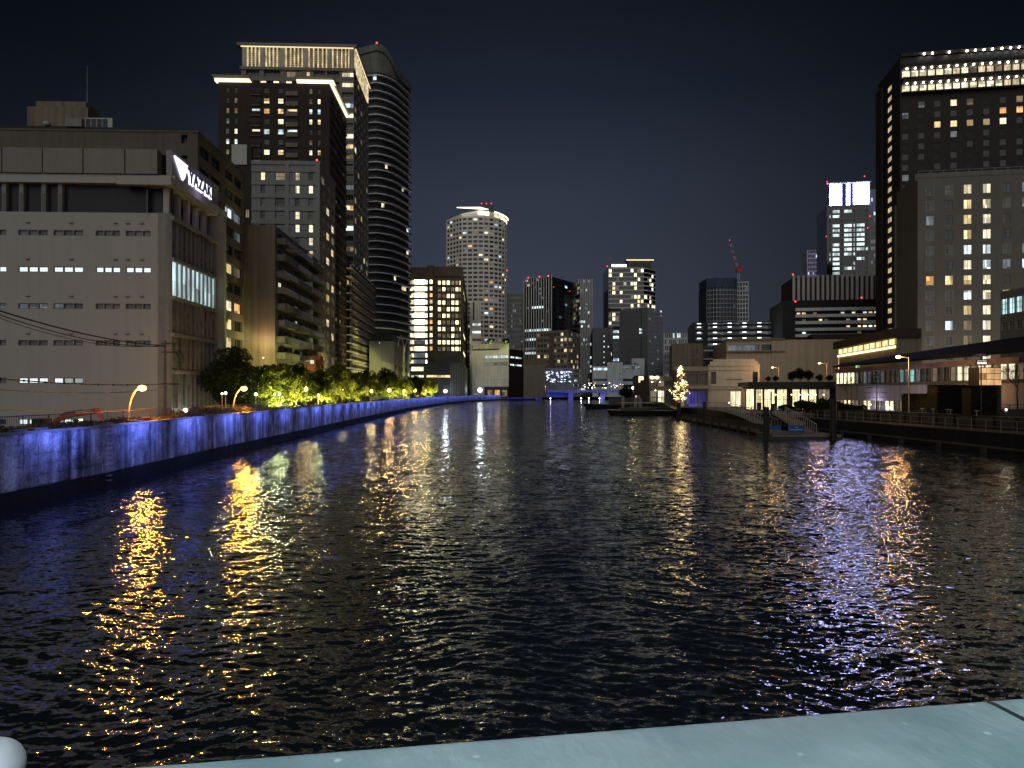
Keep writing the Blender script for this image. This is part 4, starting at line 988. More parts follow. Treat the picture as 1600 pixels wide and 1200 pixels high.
mb.face([(a.x-4, a.y-4, hh+7.5), (c.x+4, c.y-2, hh+6.2), (c.x-3, c.y+8, hh+10.5), (a.x+3, a.y+10, hh+11)], cg); mb.face([(a.x-4, a.y-4, hh+6.9), (c.x+4, c.y-2, hh+5.6), (c.x+4, c.y-2, hh+6.2), (a.x-4, a.y-4, hh+7.5)], cg)
mb.build('crown_canopy', root)
rim = MB(); cp2 = offset(P[:12], -1.5)
for i in range(5, 10): rim.tube([(*cp2[i], hh+sl[i]*.42+.3), (*cp2[i+1], hh+sl[i+1]*.42+.3)], .55, cg, 5)
rim.build('crown_rim', root)
MB().box((P[3][0]-3, P[3][1]+10, hh), (P[3][0]+7, P[3][1]+18, hh+13), M['dark']).build('roof_mast', root)
for dx in (-2, 2, 6): beacon(root, (P[3][0]+dx, P[3][1]+9, hh+13), .6, .3)
beacon(root, (P[10][0]+.5, P[10][1], Z(418, D0)-1.7), .9, .2); beacon(root, (P[0][0]-.5, P[0][1]-1, Z(415, D0)-1.7), .8, .2)

def plain(name, label, px, D, vp, pf, ps, ytop, mat, fcols, frows, lit, dark, prob, seed, side=None, bank='L', mull=1, join=True, frame='frame', recess=.3, cat='building', vfrac=.5, ufrac=.7, roof='roofdark', zb=1.7, L=None, fixed=None, scols=4):
    B = Bld(name, label, cat, px, D, vp, pf, ps, ytop, bank=bank, zb=zb, L=L)
    fh = B.H/frows; b = MB()
    cols = even(fcols, B.W, ufrac, B.W*.04) if fcols else []
    rws = [(B.H-(k+1)*fh+fh*.28, B.H-(k+1)*fh+fh*(.28+vfrac)) for k in range(frows-1)]
    cells = B.facade(b, 'f', mat, cols, rws, recess) if fcols else B.facade(b, 'f', mat, [], [])
    B.windows('f', cells, chooser(seed, prob, lit, dark, fixed), M[frame], recess, mull=mull, join=join)
    if scols:
        cells = B.facade(b, 's', side or mat, even(scols, B.L, ufrac, B.L*.05), rws, recess)
        B.windows('s', cells, chooser(seed+1, prob, lit, dark), M[frame], recess, mull=mull, join=join)
    else: B.facade(b, 's', side or mat, [], [])
    B.shell(b, mat, M[roof]); b.build('wall', B.root); B.fh = fh
    return B
GL = [M['glass'], M['glass2']]
plain('office_building', 'grey office slab with a fine window grid left of the black striped tower', 818, 640, 770, 792, 822, 458, wall_mat('blue_grey_panel', (.30, .31, .32)), 9, 20, [(dmc, 3), (M['cool'], 1)], GL, .10, 61, scols=0, vfrac=.55)
# black striped tower
B = plain('office_tower', 'black office tower with pale vertical stripes and three red beacons along its roof', 862, 620, 1500, 819, 906, 432, M['blackglass'], 11, 26, [(M['cool'], 1), (dmc, 3)], M['blackglass'], .04, 62, mull=0, ufrac=.95, scols=9,
    fixed={**{(i, 11): M['cool'] for i in range(11)}, **{(i, 13): M['cool'] for i in range(11)}, **{(i, 16): M['cool'] for i in range(6, 11)}, **{(i, 6): M['cool'] for i in range(3, 8)}, **{(i, 15): dmc for i in range(5, 11)}})
for k in range(12): B.part('fin', 'f', B.W*k/11-.34, B.W*k/11+.34, 0, B.H+.6, .05, .6, M['slab'])
sB = B
for p, c in ((1, .6), (4.5, .5), (9, .6)): beacon(B.root, B.P('f', B.W*(p/11+.05), B.H, -1), .9, .5)
beacon(B.root, B.P('s', 2, B.H-9, .8), .4, .2); beacon(B.root, B.P('s', B.L*.6, B.H-9, .8), .4, .2)
B = plain('office_tower', 'dark tower wing with dense pale fins, behind the beige riverside apartments', 925, 700, 900, 904, 929, 436, M['blackglass'], 6, 26, [(dmc, 2), (M['cool'], 1)], M['blackglass'], .12, 63, mull=0, ufrac=.95, scols=0, L=12)
for k in range(7): B.part('fin', 'f', B.W*k/6-.35, B.W*k/6+.35, 0, B.H, .05, .9, M['slab'])
# beige riverside apartments
B = plain('apartment_building', 'beige riverside apartment block with warm windows in front of the black striped tower', 888, 560, 1500, 837, 905, 518, M['beige'], 9, 12, [(M['warm'], 3), (M['pale'], 2), (M['amber'], 1), (dmw, 3)], GL, .28, 64, vfrac=.55, scols=5, frame='wframe')
B.part('dark_bay', 'f', B.W*.42, B.W*.58, 0, B.H-.5, .0, .4, M['brown']); B.part('cornice', 'f', -.5, B.W*.9, B.H, B.H+1.0, -6, .6, M['beige'])
# white office with banded windows and roof garden
B = Bld('office_building', 'white office block with long window bands and a planted roof, by the river bend', 'building', 795, 480, 1300, 738, 818, 545)
b = MB(); fu = lambda p: B.u('f', p); fv = B.v; tw = wall_mat('travertine', (.66, .62, .54), amp=.08)
cells = B.facade(b, 'f', tw, [(fu(794), fu(757))], [(fv(559), fv(555)), (fv(570), fv(566.5))], .5)
B.windows('f', cells, lambda i, j: M['cool'] if j == 0 else M['dimcool'], M['dframe'], .5, mull=8, join=False)
cells = B.facade(b, 's', M['dkbrown'], [(B.L*.1, B.L*.4), (B.L*.45, B.L*.9)], [(fv(547), fv(545)+0), (fv(559), fv(556)), (fv(571), fv(568))], .5, lambda i, j: j > 0 )
B.windows('s', cells, lambda i, j: M['cool'], M['dframe'], .5, mull=3)
B.shell(b, tw, M['roofdark']); b.build('wall', B.root)
B.part('roof_storey', 'f', fu(796), fu(738), B.H+.0, fv(536), -8, -1, tw); B.part('terrace_slot', 'f', fu(780), fu(738), B.H-.6, B.H+.2, 0, .1, M['black'])
for k in range(14): B.part('stone_course', 'f', 0, fu(757), 2+k*1.9+.0, 2+k*1.9+.14, 0, .09, M['beige']) if k < 6 or k > 9 else None
B.part('ground_storey', 'f', 0, fu(757), .0, 7.2, 0, .4, M['redbrown']);  # maroon ground storey behind the shop windows
for k in range(3): B.part('shop_window', 'f', 1+k*5.2, 4.6+k*5.2, .8, 5.0, .42, .5, [M['dimwarm'], M['amber'], M['dimwarm']][k])
B.part('west_wing', 'f', fu(757), fu(737), 0, fv(553), -12, -1.5, M['ltgrey'])
# long low hall with the speckled light wall
B = Bld('event_hall', 'low hall with a plain warm wall left of the speckled light wall', 'hall', 852, 500, 752, 818, None, 570, L=14)
b = MB(); B.facade(b, 'f', M['beige'], [], []); B.facade(b, 's', M['ltgrey'], [], []); B.shell(b, M['beige'], M['roofdark']); b.build('wall', B.root)
B.part('upper_roof', 'f', 0, B.W, B.H, B.H+4, -18, -1.5, M['taupe'])
fr = MB().box((X(853, 520), 520, 1.7), (X(896, 520), 526, Z(575, 520)), wall_mat('light_wall_panel', (.30, .30, .36)))
fo = fr.build('light_wall', label='pale wall speckled with small white lights beside the bridge', cat='wall'); r = random.Random(9)
spk = MB(); sm_ = emit_mat('speckle_light', (.75, .82, 1), 3)
for k in range(70):
    x = X(854+r.random()*40, 520); z = Z(580+r.random()*17, 520); w = r.uniform(.3, .9); h_ = r.uniform(.12, .32); spk.face([(x-w, 519.9, z), (x+w*.2, 519.9, z-h_), (x+w, 519.9, z+h_*.3), (x, 519.9, z+h_)], sm_)
sp_ = spk.build('speckle_light', fo, kind='stuff')
plain('shop_building', 'small glazed building to the right of the speckled light wall', 908, 545, 752, 894, 912, 577, M['ltgrey'], 5, 6, [(M['ice'], 1), (dmc, 2)], GL, .4, 66, scols=0, join=False)
# banded lit tower on the far side
D0 = 700
ft = [(X(951, D0), D0+2), (X(985, D0), D0), (X(1006, D0), D0), (X(1012, D0), D0+2), (X(1024, D0+14), D0+14), (X(1024, D0+14), D0+44), (X(951, D0), D0+44)]
root, P, hh = poly_tower('apartment_tower', 'slender banded tower with white sign strip and lit stepped roof, beyond the bridge', ft, 1.7, Z(417, D0), 4.15, M['blackglass'], M['slab'], 1.05, bays=3.6, proud=1.1, litp=.30, lits=[M['yellow'], M['yellow'], M['pale'], M['warm'], dmw], vis=4, seed=15)
MB().box((P[0][0]+19, P[0][1]+1, hh), (P[3][0]+4, P[3][1]+16, hh+5.5), M['dark']).build('roof_storey', root)
sg = MB(); sg.box((P[0][0]+3, P[0][1]-1.6, hh+.2), (P[0][0]+17, P[0][1]-1.2, hh+2.4), emit_mat('tower_sign', (.78, .9, 1), 4)); sg.build('sign_strip', root)
rm = MB(); rm.box((P[0][0]+17, P[0][1]-.5, hh+7.0), (P[3][0]+6, P[0][1]+16, hh+8), M['beige']); rm.box((P[0][0]+17, P[0][1]-.9, hh+6.5), (P[3][0]+6, P[0][1]-.5, hh+7.0), emit_mat('roof_edge_light', (1, .85, .45), 2.2)); rm.box((P[0][0]+19, P[0][1]+1, hh+5.5), (P[3][0]+4, P[0][1]+15, hh+7), M['dark']); rm.build('roof_canopy', root)
MB().box((P[0][0]-.8, P[0][1]-1.3, Z(488, D0)-1.7), (P[3][0]+1, P[3][1]-1.2, Z(481, D0)-1.7), M['black']).build('mechanical_band', root)
beacon(root, (P[0][0]-1, P[0][1], hh), .8, .5)
gs = wall_mat('slate_panel', (.15, .155, .165), amp=.1); gl2 = wall_mat('grey_panel', (.30, .32, .33), amp=.08)
plain('office_building', 'dark grey slab building with a column of small lights, left of the grey tower block', 955, 640, 900, 926, 969, 512, gs, 4, 13, [(M['cool'], 1)], gs, .08, 67, scols=0, vfrac=.25, ufrac=.25, L=20, fixed={(1, k): M['cool'] for k in range(1, 12)}, mull=0)
B = plain('office_building', 'lit office strip standing between the dark grey slab and the grey tower block', 968, 620, 900, 957, 969, 514, gs, 1, 12, [(M['cool'], 1)], GL, .2, 68, scols=0, L=20, ufrac=.9, fixed={(0, 5): M['ice'], (0, 7): M['ice'], (0, 8): M['cool'], (0, 10): M['cool']}, mull=5, join=False)
B = plain('office_tower', 'plain grey tower block with a lighter glazed right side, in front of the banded tower', 1012, 600, 1900, 968, 1036, 480, gs, 0, 20, [(M['cool'], 2), (dmc, 2)], gl2, .14, 69, side=gl2, scols=5, vfrac=.4, fixed=None)
for k, y in ((0, 514), (1, 519)): B.part('window', 'f', B.u('f', 1003), B.u('f', 999), B.v(y+1.5), B.v(y-1.5), 0, .1, M['cool'])
B.part('groove', 'f', B.u('f', 1002.5), B.u('f', 1001.5), 0, B.H, .0, .12, M['dark'])
for k in range(16): B.part('panel_joint', 'f', 0, B.W, B.H*k/16+1, B.H*k/16+1.12, 0, .06, M['dark'])
plain('office_building', 'white office building with a flat pale roof behind the grey tower block', 1078, 700, 1100, 1037, 1082, 520, M['slab'], 12, 10, [(M['cool'], 1), (dmc, 1)], GL, .12, 70, scols=0, L=25, ufrac=.6, vfrac=.7)
plain('office_building', 'low glazed office strip in front of the flat-roofed white building', 1068, 560, 1100, 1037, 1072, 553, M['ltgrey'], 8, 7, [(M['ice'], 1), (dmc, 2)], GL, .3, 71, scols=0, L=25, ufrac=.8, join=False)
# white low building by the bridge, built of three volumes
wl = wall_mat('white_panel', (.62, .68, .66), amp=.06)
for (p0_, p1_, y, D_, nr_w, txt, ln) in ((926, 952, 572, 575, 4, 'left volume of the white low building behind the bridge, with window bands', 1), (949, 973, 566, 570, 4, 'windowless middle volume of the white low building behind the bridge', 0), (970, 1001, 570, 577, 4, 'right volume of the white low building behind the bridge, with window bands', 1)):
    B = Bld('office_building', txt, 'building', p1_, D_, 900, p0_, None, y, L=30)
    b = MB(); cells = []
    if ln: cells = B.facade(b, 'f', wl, [(.6, B.W-.6)], [(3+k*4.6, 4.9+k*4.6) for k in range(3)]+[(B.H-3.3, B.H-1.2)], .4)
    else: cells = B.facade(b, 'f', wl, [(B.W*.12, B.W*.2)], [(4+k*4.5, 5+k*4.5) for k in range(4)], .3)
    B.windows('f', cells, (lambda i, j: (M['ice'] if (p0_ == 926) else M['dimcool']) if j == 3 else M['glass']) if ln else (lambda i, j: M['glass']), M['dframe'], .3, mull=7 if ln else 0)
    B.facade(b, 's', wl, [], []); B.shell(b, wl, M['roofdark']); b.build('wall', B.root)
    if ln:
        for k in range(5): B.roofbox('plant_unit', 1.5+k*2.1, 2.7+k*2.1, 2, 5, [1.0, 1.6, .9, 1.9, 1.2][k], M['dark'])
plain('office_building', 'tall pale stair block joined to the right of the white low building', 1007, 590, 900, 987, None, 560, wl, 0, 8, [(dmc, 1)], GL, 0, 74, scols=0, L=15)
# grid of small lit hotel above bridge: done. far right towers
D0 = 760
root, P, hh = poly_tower('apartment_tower', 'unfinished grey tower under construction with a blue wrapped top', [(X(1107, D0), D0+6), (X(1120, D0), D0), (X(1146, D0), D0), (X(1153, D0), D0+4), (X(1153, D0), D0+40), (X(1107, D0), D0+40)], 1.7, Z(448, D0), 4.5, M['dark'], M['slabdim'], 1.0, bays=3.6, proud=.6, pier=M['slabdim'], pierw=.6, litp=.03, lits=[dmc], vis=3, joined=True, bandname='floor_edge', seed=21)
wr = wall_mat('blue_sheeting', (.05, .075, .13), amp=.2); cp_ = offset(P[:4], -1.2); mb = MB()
mb.prism([*cp_, (cp_[3][0], cp_[3][1]+30), (cp_[0][0], cp_[0][1]+30)], hh-.5, hh+9, wr); mb.build('scaffold_sheeting', root)
root2, P2_, hh2 = poly_tower('apartment_tower', 'white gridded tower standing close right of the unfinished tower', [(X(1155, D0), D0+8), (X(1171, D0), D0+4), (X(1171, D0), D0+40), (X(1155, D0), D0+40)], 1.7, Z(439, D0), 4.5, M['dark'], M['slab'], 1.2, bays=3.2, proud=.6, pier=M['slab'], pierw=.9, litp=.03, lits=[dmc], vis=1, joined=True, bandname='floor_edge', seed=22)
# tower crane
cr0 = empty('tower_crane', (X(1154, 745), 745, 1.7), label='red and white tower crane with a raised jib above the unfinished tower', cat='crane')
red = wall_mat('crane_red', (.55, .06, .05)); wht = M['wframe']
zc = Z(425, 745)-1.7; mb = MB()
for k in range(26): 
    z0_, z1_ = zc*k/26, zc*(k+1)/26
    for sx, sy in ((-1, -1), (1, -1), (1, 1), (-1, 1)): mb.box((sx-.14, sy-.14, z0_), (sx+.14, sy+.14, z1_), wht)
    mb.tube([(-1, -1, z0_), (1, -1, z1_)], .1, wht, 4)
mb.build('mast', cr0)
mb = MB(); mb.box((-2.5, -2, zc), (2.5, 2, zc+3), red); mb.box((1.2, -1.5, zc+3), (3.2, 1.5, zc+6), red); mb.build('slewing_cab', cr0)
jt = Vector((X(1140, 745)-X(1154, 745), 0, Z(376, 745)-1.7)); jb_ = Vector((-.5, 0, zc+3))
for k in range(9):
    a, c = jb_.lerp(jt, k/9), jb_.lerp(jt, (k+1)/9); mb = MB()
    for dx, dy in ((-.8, 0), (.8, 0), (0, 1)): mb.tube([a+Vector((dx, dy, 0)), c+Vector((dx, dy, 0))], .22, red if k % 2 == 0 else wht, 4)
    mb.tube([a+Vector((-.8, 0, 0)), c+Vector((.8, 0, 0))], .16, red if k % 2 == 0 else wht, 4); mb.build('jib_section', cr0)
beacon(cr0, tuple(jt), .5, .2)
# parking deck
B = Bld('parking_garage', 'dark multi-storey parking deck with rows of small white lights', 'garage', 1082, 330, 992, 1224, None, 504, bank='R', L=30)
b = MB(); fu = lambda p: B.u('f', p); fv = B.v
rws = [(fv(y+2.6), fv(y-2.2)) for y in (539, 530, 521, 512.5, 504.5)]; rws[-1] = (fv(507.5), fv(505))
n = 6; cols = [(fu(1087), fu(1098))]+[(fu(1106), fu(1224)-.5)]
cells = B.facade(b, 'f', M['black'], cols, rws, 1.2); B.facade(b, 's', M['black'], [], []); B.shell(b, M['black'], M['black']); b.build('wall', B.root)
dk_ = lit_mat('deck_back_glow', (.85, .93, 1), .16, curtain=.25)  # lamp light on the deck's back panels, put in as a faint glow
gl_ = emit_mat('garage_lamp', (.92, .97, 1), 4)
for (i, j, a, c, e, g) in cells:
    B.part('deck_back', 'f', a, c, e, g, -1.25, -1.15, dk_)
    m_ = max(1, int((c-a)/5.6))
    for q in range(m_): u = a+(q+.5)*(c-a)/m_; B.part('lamp', 'f', u-.8, u+.8, g-.42, g-.14, -.9, -.5, gl_); B.part('deck_rail', 'f', u-2.6, u+2.6, e, e+.35, -.2, -.12, M['ltgrey'])
# black block with white bands and the striped hall over it
B = Bld('office_building', 'black block wrapped with white horizontal bands, left of the dark hotel tower', 'building', 1223, 300, 992, 1376, None, 470, bank='R', L=30)
b = MB(); fu = lambda p: B.u('f', p); fv = B.v; B.facade(b, 'f', M['black'], [], []); B.facade(b, 's', M['black'], [], []); B.shell(b, M['black'], M['black']); b.build('wall', B.root)
bw = wall_mat('white_band', (.78, .80, .80), amp=.05)
for k, y in enumerate((484.5, 494.5, 505, 515.5, 525)):
    B.part('white_band', 'f', fu(1242), fu(1376), fv(y+2.3), fv(y-2.3), .0, 1.2, bw)
    r = random.Random(k+50)
    for q in range(16):
        if r.random() < .36 and k: u = fu(1245)+q*2.1; B.part('window', 'f', u, u+1.3, fv(y-3), fv(y-5.5), .02, .08, r.choice([M['pale'], M['warm'], M['cool'], dmw]))
beacon(B.root, B.P('f', fu(1242), fv(474), 1), .5, .3); beacon(B.root, B.P('f', fu(1345), fv(470), 1), .45, .3)
B = Bld('hall_building', 'dark hall clad with bright vertical stripes, above the banded black block', 'building', 1238, 320, 992, 1372, None, 434, bank='R', L=25)
b = MB(); B.facade(b, 'f', M['redbrown'], [], []); B.facade(b, 's', M['redbrown'], [], []); B.shell(b, M['redbrown'], M['black']); b.build('wall', B.root)
for k in range(18): u = B.W*k/17.6; B.part('stripe_panel', 'f', u, u+1.05, B.v(477), B.H+.8, 0, .7, M['slab'])
beacon(B.root, B.P('f', .2, B.H+.8, .2), .5, .3)
plain('office_building', 'thin dark ribbed building just left of the striped hall', 1228, 420, 992, 1240, None, 452, M['dark'], 6, 14, [(dmc, 1)], M['black'], .04, 76, bank='R', scols=0, L=10)
# faint gridded tower
plain('office_tower', 'faint lavender gridded tower far behind, left of the glass tower', 1261, 640, 992, 1293, None, 391, wall_mat('lavender_panel', (.45, .40, .58)), 12, 34, [(M['ice'], 1)], [M['glass'], wall_mat('lavender_glass', (.05, .05, .08))], .03, 77, bank='R', scols=0, L=20, vfrac=.62, ufrac=.72, mull=0)
# glass tower with bright crown
D0 = 430
B = Bld('office_tower', 'black glass office tower with a brilliant white crown, right of the faint gridded tower', 'building', 1292, D0, 992, 1360, None, 322, bank='R', L=24)
b = MB(); fu = lambda p: B.u('f', p); fv = B.v
ys = [331+k*7.4 for k in range(14)]
bands = [(1296, 1298), (1301, 1312), (1314, 1316.5), (1319, 1331), (1333.5, 1336), (1338.5, 1351), (1353, 1356)]
cols = [(fu(a), fu(c)) for a, c in bands]; rws = sorted([(fv(y+2.6), fv(y-2.2)) for y in ys], reverse=True)
cells = B.facade(b, 'f', M['blackglass'], cols, rws, .15)
litg = ["0101000","1100000","0000000","0101110","0101110","0101110","0001110","0101110","0101111","1101100","1100010","0100100","0101100","0100000"]
B.windows('f', cells, lambda i, j: (M['cool'] if litg[j][i] == '1' else M['blackglass']), M['dframe'], .15, mull=3)
B.facade(b, 's', M['blackglass'], [], []); B.shell(b, M['blackglass'], M['black']); b.build('wall', B.root)
ct = fv(286)
for u in (.05, .165, .26, .36, .44, .60, .66, .985): B.part('crown_post', 'f', B.W*u-.2, B.W*u+.2, B.H-1, ct, .0, .5, M['slabdim'])
B.part('crown_beam', 'f', -.3, B.W+.3, ct-.5, ct+.2, -1.2, .8, M['slabdim'])
crw = emit_mat('crown_screen', (.46, .46, 1), 60.0, True)
mb = MB()
for (a, c) in ((.06, .15), (.17, .25), (.27, .31), (.33, .345), (.46, .50), (.52, .54), (.62, .96)):
    n_ = 6
    for k in range(n_):
        f0, f1 = a+(c-a)*k/n_, a+(c-a)*(k+1)/n_; bow = lambda f: 1.0*math.sin(math.pi*(f-a)/(c-a)) if c-a > .2 else 0
        mb.face([B.P('f', B.W*f0, B.H+.5, -1.2+bow(f0)), B.P('f', B.W*f1, B.H+.5, -1.2+bow(f1)), B.P('f', B.W*f1, ct-.8, -1.2+bow(f1)), B.P('f', B.W*f0, ct-.8, -1.2+bow(f0))], crw)
mb.build('crown_screen', B.root)
B.part('crown_core', 'f', B.W*.35, B.W*.60, B.H, ct-1, -9, -1.3, M['black'])
for u, v, s_ in ((0, ct, .5), (B.W*.86, ct+2.2, .5), (B.W-.5, fv(342), .4), (-.5, fv(371), .4), (B.W*.93, fv(360), .4)): beacon(B.root, B.P('f', u, v, .6), s_, .3)
plain('office_tower', 'narrow dark glass wing behind the bright crowned tower, against the dark hotel', 1360, 440, 992, 1373, None, 296, M['blackglass'], 3, 30, [(dmc, 2), (M['ice'], 1)], M['blackglass'], .25, 78, bank='R', scols=0, L=20, mull=0)

# ------------------------------------------------------------------ far bridge, lit blue
bx0, bx1, bD = X(846, 545)-3, X(992, 490)+4, 520
br = empty('far_bridge', ((bx0+bx1)/2, bD, 0), label='low bridge across the far end of the river, its girders lit blue', cat='bridge')
conc = wall_mat('bridge_concrete', (.34, .34, .34)); hw = (bx1-bx0)/2; zd = Z(609.5, bD)
MB().box((-hw-6, -6, zd-1.0), (hw+6, 8, zd)  , conc).build('deck', br)
mb = MB(); n_ = 40
prof = []
for k in range(n_+1):
    t_ = k/n_; x = -hw+2*hw*t_; span = (t_*3) % 1; prof.append((x, zd-1.0-(.5+.9*abs(2*span-1)**2)))
for k in range(n_):
    (x0, z0), (x1, z1) = prof[k], prof[k+1]; mb.face([(x0, -5.8, z0), (x1, -5.8, z1), (x1, -5.8, zd-1.0), (x0, -5.8, zd-1.0)], conc); mb.face([(x0, -5.8, z0), (x1, -5.8, z1), (x1, -3.8, z1), (x0, -3.8, z0)], conc)
mb.build('girder', br)
for t_ in (0, 1/3, 2/3, 1): MB().box((-hw+2*hw*t_-1.6, -5.2, -2), (-hw+2*hw*t_+1.6, 7, zd-1.0), conc).build('pier', br)
for k in range(24): MB().box((-hw+2*hw*k/23-.12, -6.0, zd), (-hw+2*hw*k/23+.12, -5.8, zd+1.1), M['steel']).build('railing_post', br)
MB().box((-hw-4, -6.0, zd+1.1), (hw+4, -5.85, zd+1.22), M['steel']).build('handrail', br)
wb = emit_mat('bridge_lamp', (.9, .93, 1), 22)
for t_ in (.12, .44, .52, .63, .78): MB().ball((-hw+2*hw*t_, -6.4, 1.0), .32, wb, 6, 4).build('lamp', br)
d = bpy.data.lights.new('blue_wash', 'AREA'); d.shape = 'RECTANGLE'; d.size = 2*hw; d.size_y = .4; d.energy = 1900; d.color = (.07, .08, 1)
o = bpy.data.objects.new('blue_wash', d); col.objects.link(o); o.parent = br; o.location = (0, -10.5, .9); o.rotation_euler = (R(118), 0, 0)
# ------------------------------------------------------------------ right bank
# --- big dark hotel
B = Bld('hotel_tower', 'huge dark hotel tower with two rows of brilliant balcony lights under its roof', 'hotel', 1406, 238, 992, 1760, 1372, 90, bank='R')
b = MB(); fu = lambda p: B.u('f', p); fv = B.v
fh = 3.33; nf = 26; g0 = fv(197.5)
cpx = 24.0; ccol = [(4.9*k+1.0, 4.9*k+2.75) for k in range(18)]
ccol = [(fu(1408.5)+0.2+k*4.78, fu(1408.5)+0.2+k*4.78+1.95) for k in range(18)]
rws = [(g0-1.05-(k-3)*fh, g0+.95-(k-3)*fh) for k in range(nf)]
rws = [r_ for r_ in rws if r_[0] > 2 and r_[1] < fv(155)]
cells = B.facade(b, 'f', M['hotel'], ccol, rws, .12)
# row 0 lies at about y=150; find the lit rows by height
j3 = min(range(len(rws)), key=lambda j: abs((rws[j][0]+rws[j][1])/2-fv(197.5)))
fx = {(k, j3): M['warm'] for k in range(2, 6)}; fx[(6, j3)] = M['pale']; fx.update({(6, j3-1): M['amber'], (7, j3-1): M['amber'], (3, j3-2): M['pale'], (4, j3-2): dmw, (7, j3-2): dmw, (0, j3-1): dmc})
B.windows('f', cells, chooser(90, .015, [(dmc, 2), (dmw, 1)], [M['glass'], M['glass'], wall_mat('faint_blind', (.045, .045, .045))], fx), M['dframe'], .12, mull=0, t=.05)
# stair slot on the side
sc = [(B.L*.36, B.L*.55)]; srw = [(fv(119+k*16.4)-1.0, fv(119+k*16.4)+.75) for k in range(26) if fv(119+k*16.4) > 3]
cells = B.facade(b, 's', M['hotel'], sc, srw, .2); stl = lit_mat('stair_window', (1, .80, .45), .62, curtain=.6, lo=.85)
B.windows('s', cells, lambda i, j: stl, M['dframe'], .2, mull=0)
B.part('stair_slot', 's', B.L*.22, B.L*.66, 2, B.H-4, -.16, -.14, M['black']) if False else None
for j in range(len(srw)-1): B.part('slot_panel', 's', B.L*.33, B.L*.58, srw[j+1][1]+.05, srw[j][0]-.05, .0, .04, M['black'])
B.shell(b, M['hotel'], M['black']); b.build('wall', B.root)
# crown: two bands of balconies with lamps
lampm = emit_mat('balcony_lamp', (1, .93, .80), 26); 
bal = [(fv(146.5), fv(134.5)), (fv(124), fv(111.5))]
pw = 2.46; nb = 30
r = random.Random(33)
for row, (v0, v1) in enumerate(bal):
    B.part('balcony_slab', 'f', fu(1408), B.W, v1+.55, v1+1.6, 0, 1.7, M['hotel']); B.part('balcony_slab', 'f', fu(1408), B.W, v0-.5, v0, 0, 1.7, M['hotel'])
    for k in range(nb):
        u = fu(1409)+k*pw
        bg_ = lit_mat('balcony_room', (1, .80, .50), .95, curtain=2, lo=.6)
        m_ = M['pale'] if (row == 1 and k < 6) or (row == 0 and k < 12) else (bg_ if r.random() < .8 else M['pale'])
        if row == 1 and k >= 6: m_ = r.choice([bg_, bg_, dmw, M['pale']])
        B.part('balcony_window', 'f', u+.1, u+pw-.1, v0, v1-.2, .05, .12, m_)
        B.part('mullion', 'f', u+pw-.1, u+pw+.1, v0, v1+.5, .05, 1.0, M['hotel'])
        MB().ball(B.P('f', u+pw/2, v1+.25, 1.0), .27, lampm, 7, 5).build('balcony_lamp', B.root)
B.part('balcony_glow_back', 'f', fu(1408), B.W, bal[0][0], bal[0][1]+.5, -.2, .04, M['brown']); B.part('balcony_glow_back', 'f', fu(1408), B.W, bal[1][0], bal[1][1]+.5, -.2, .04, M['brown'])
for k in (2.6, 3.6, 5.6, 7.7, 8.7, 9.7, 10.7, 11.8, 12.8, 13.8, 14.8, 15.8, 16.8, 17.8, 18.8, 19.8):
    MB().ball(B.P('f', fu(1408)+k*pw, fv(89.5), 1.4), .30, lampm, 7, 5).build('roof_lamp', B.root)
B.part('attic_slot', 'f', fu(1410), B.W, fv(103), fv(91), .0, .1, M['black'])
B.part('corner_fin', 'f', -.1, fu(1407), 0, B.H+.4, 0, .5, M['hotel'])
B.part('roof_edge', 'f', 0, B.W, B.H, B.H+1.0, -.6, .8, M['hotel'])
B.part('side_pier', 's', B.L*.74, B.L, 0, B.H-3, 0, .8, M['hotel'])

# --- grey-beige hotel
B = Bld('hotel_building', 'grey beige hotel block with a grid of small paired windows before the dark hotel tower', 'hotel', 1430, 163, 992, 1700, 1401, 279, bank='R')
b = MB(); fu = lambda p: B.u('f', p); fv = B.v
ww = 1.62
ccen = [fu(p) for p in (1453, 1483, 1512, 1542, 1573)]; pc = (ccen[4]-ccen[0])/4; ccen += [ccen[4]+pc*(k+1) for k in range(4)]
cols = [(c-ww/2, c+ww/2) for c in ccen]
ysr = [298.6+k*23.4 for k in range(13)]; rws = sorted([(fv(y)-1.05, fv(y)+1.0) for y in ysr if fv(y) > 3], reverse=True)
cells = B.facade(b, 'f', M['midhotel'], cols, rws, .18)
G, G2 = M['glass2'], M['glassg']
dc = M['dimcool']
fx = {}
for j in range(len(rws)):
    fx[(3, j)] = M['pale'] if j not in (4, 5) else M['cool']
    fx[(2, j)] = [M['pale'], M['warm'], M['warm'], M['warm'], M['cool'], M['pale'], M['warm'], M['cool'], M['warm'], dmw, dmw, G, G][min(j, 12)]
    fx[(0, j)] = [G2, G2, dc, G2, G2, G2, M['amber'], G2, G2, G2, G2, G, G][min(j, 12)]
    fx[(1, j)] = [G2, G, G, G, G2, G, M['warm'], G2, G2, M['ice'], G2, G, G][min(j, 12)]
    fx[(4, j)] = [G, G2, G, G, G2, dc, G, M['amber'], G, G, G, G, G][min(j, 12)]
    fx[(5, j)] = [dc, dc, G, G, dc, M['cool'], G, G, G, G, G, G, G][min(j, 12)]
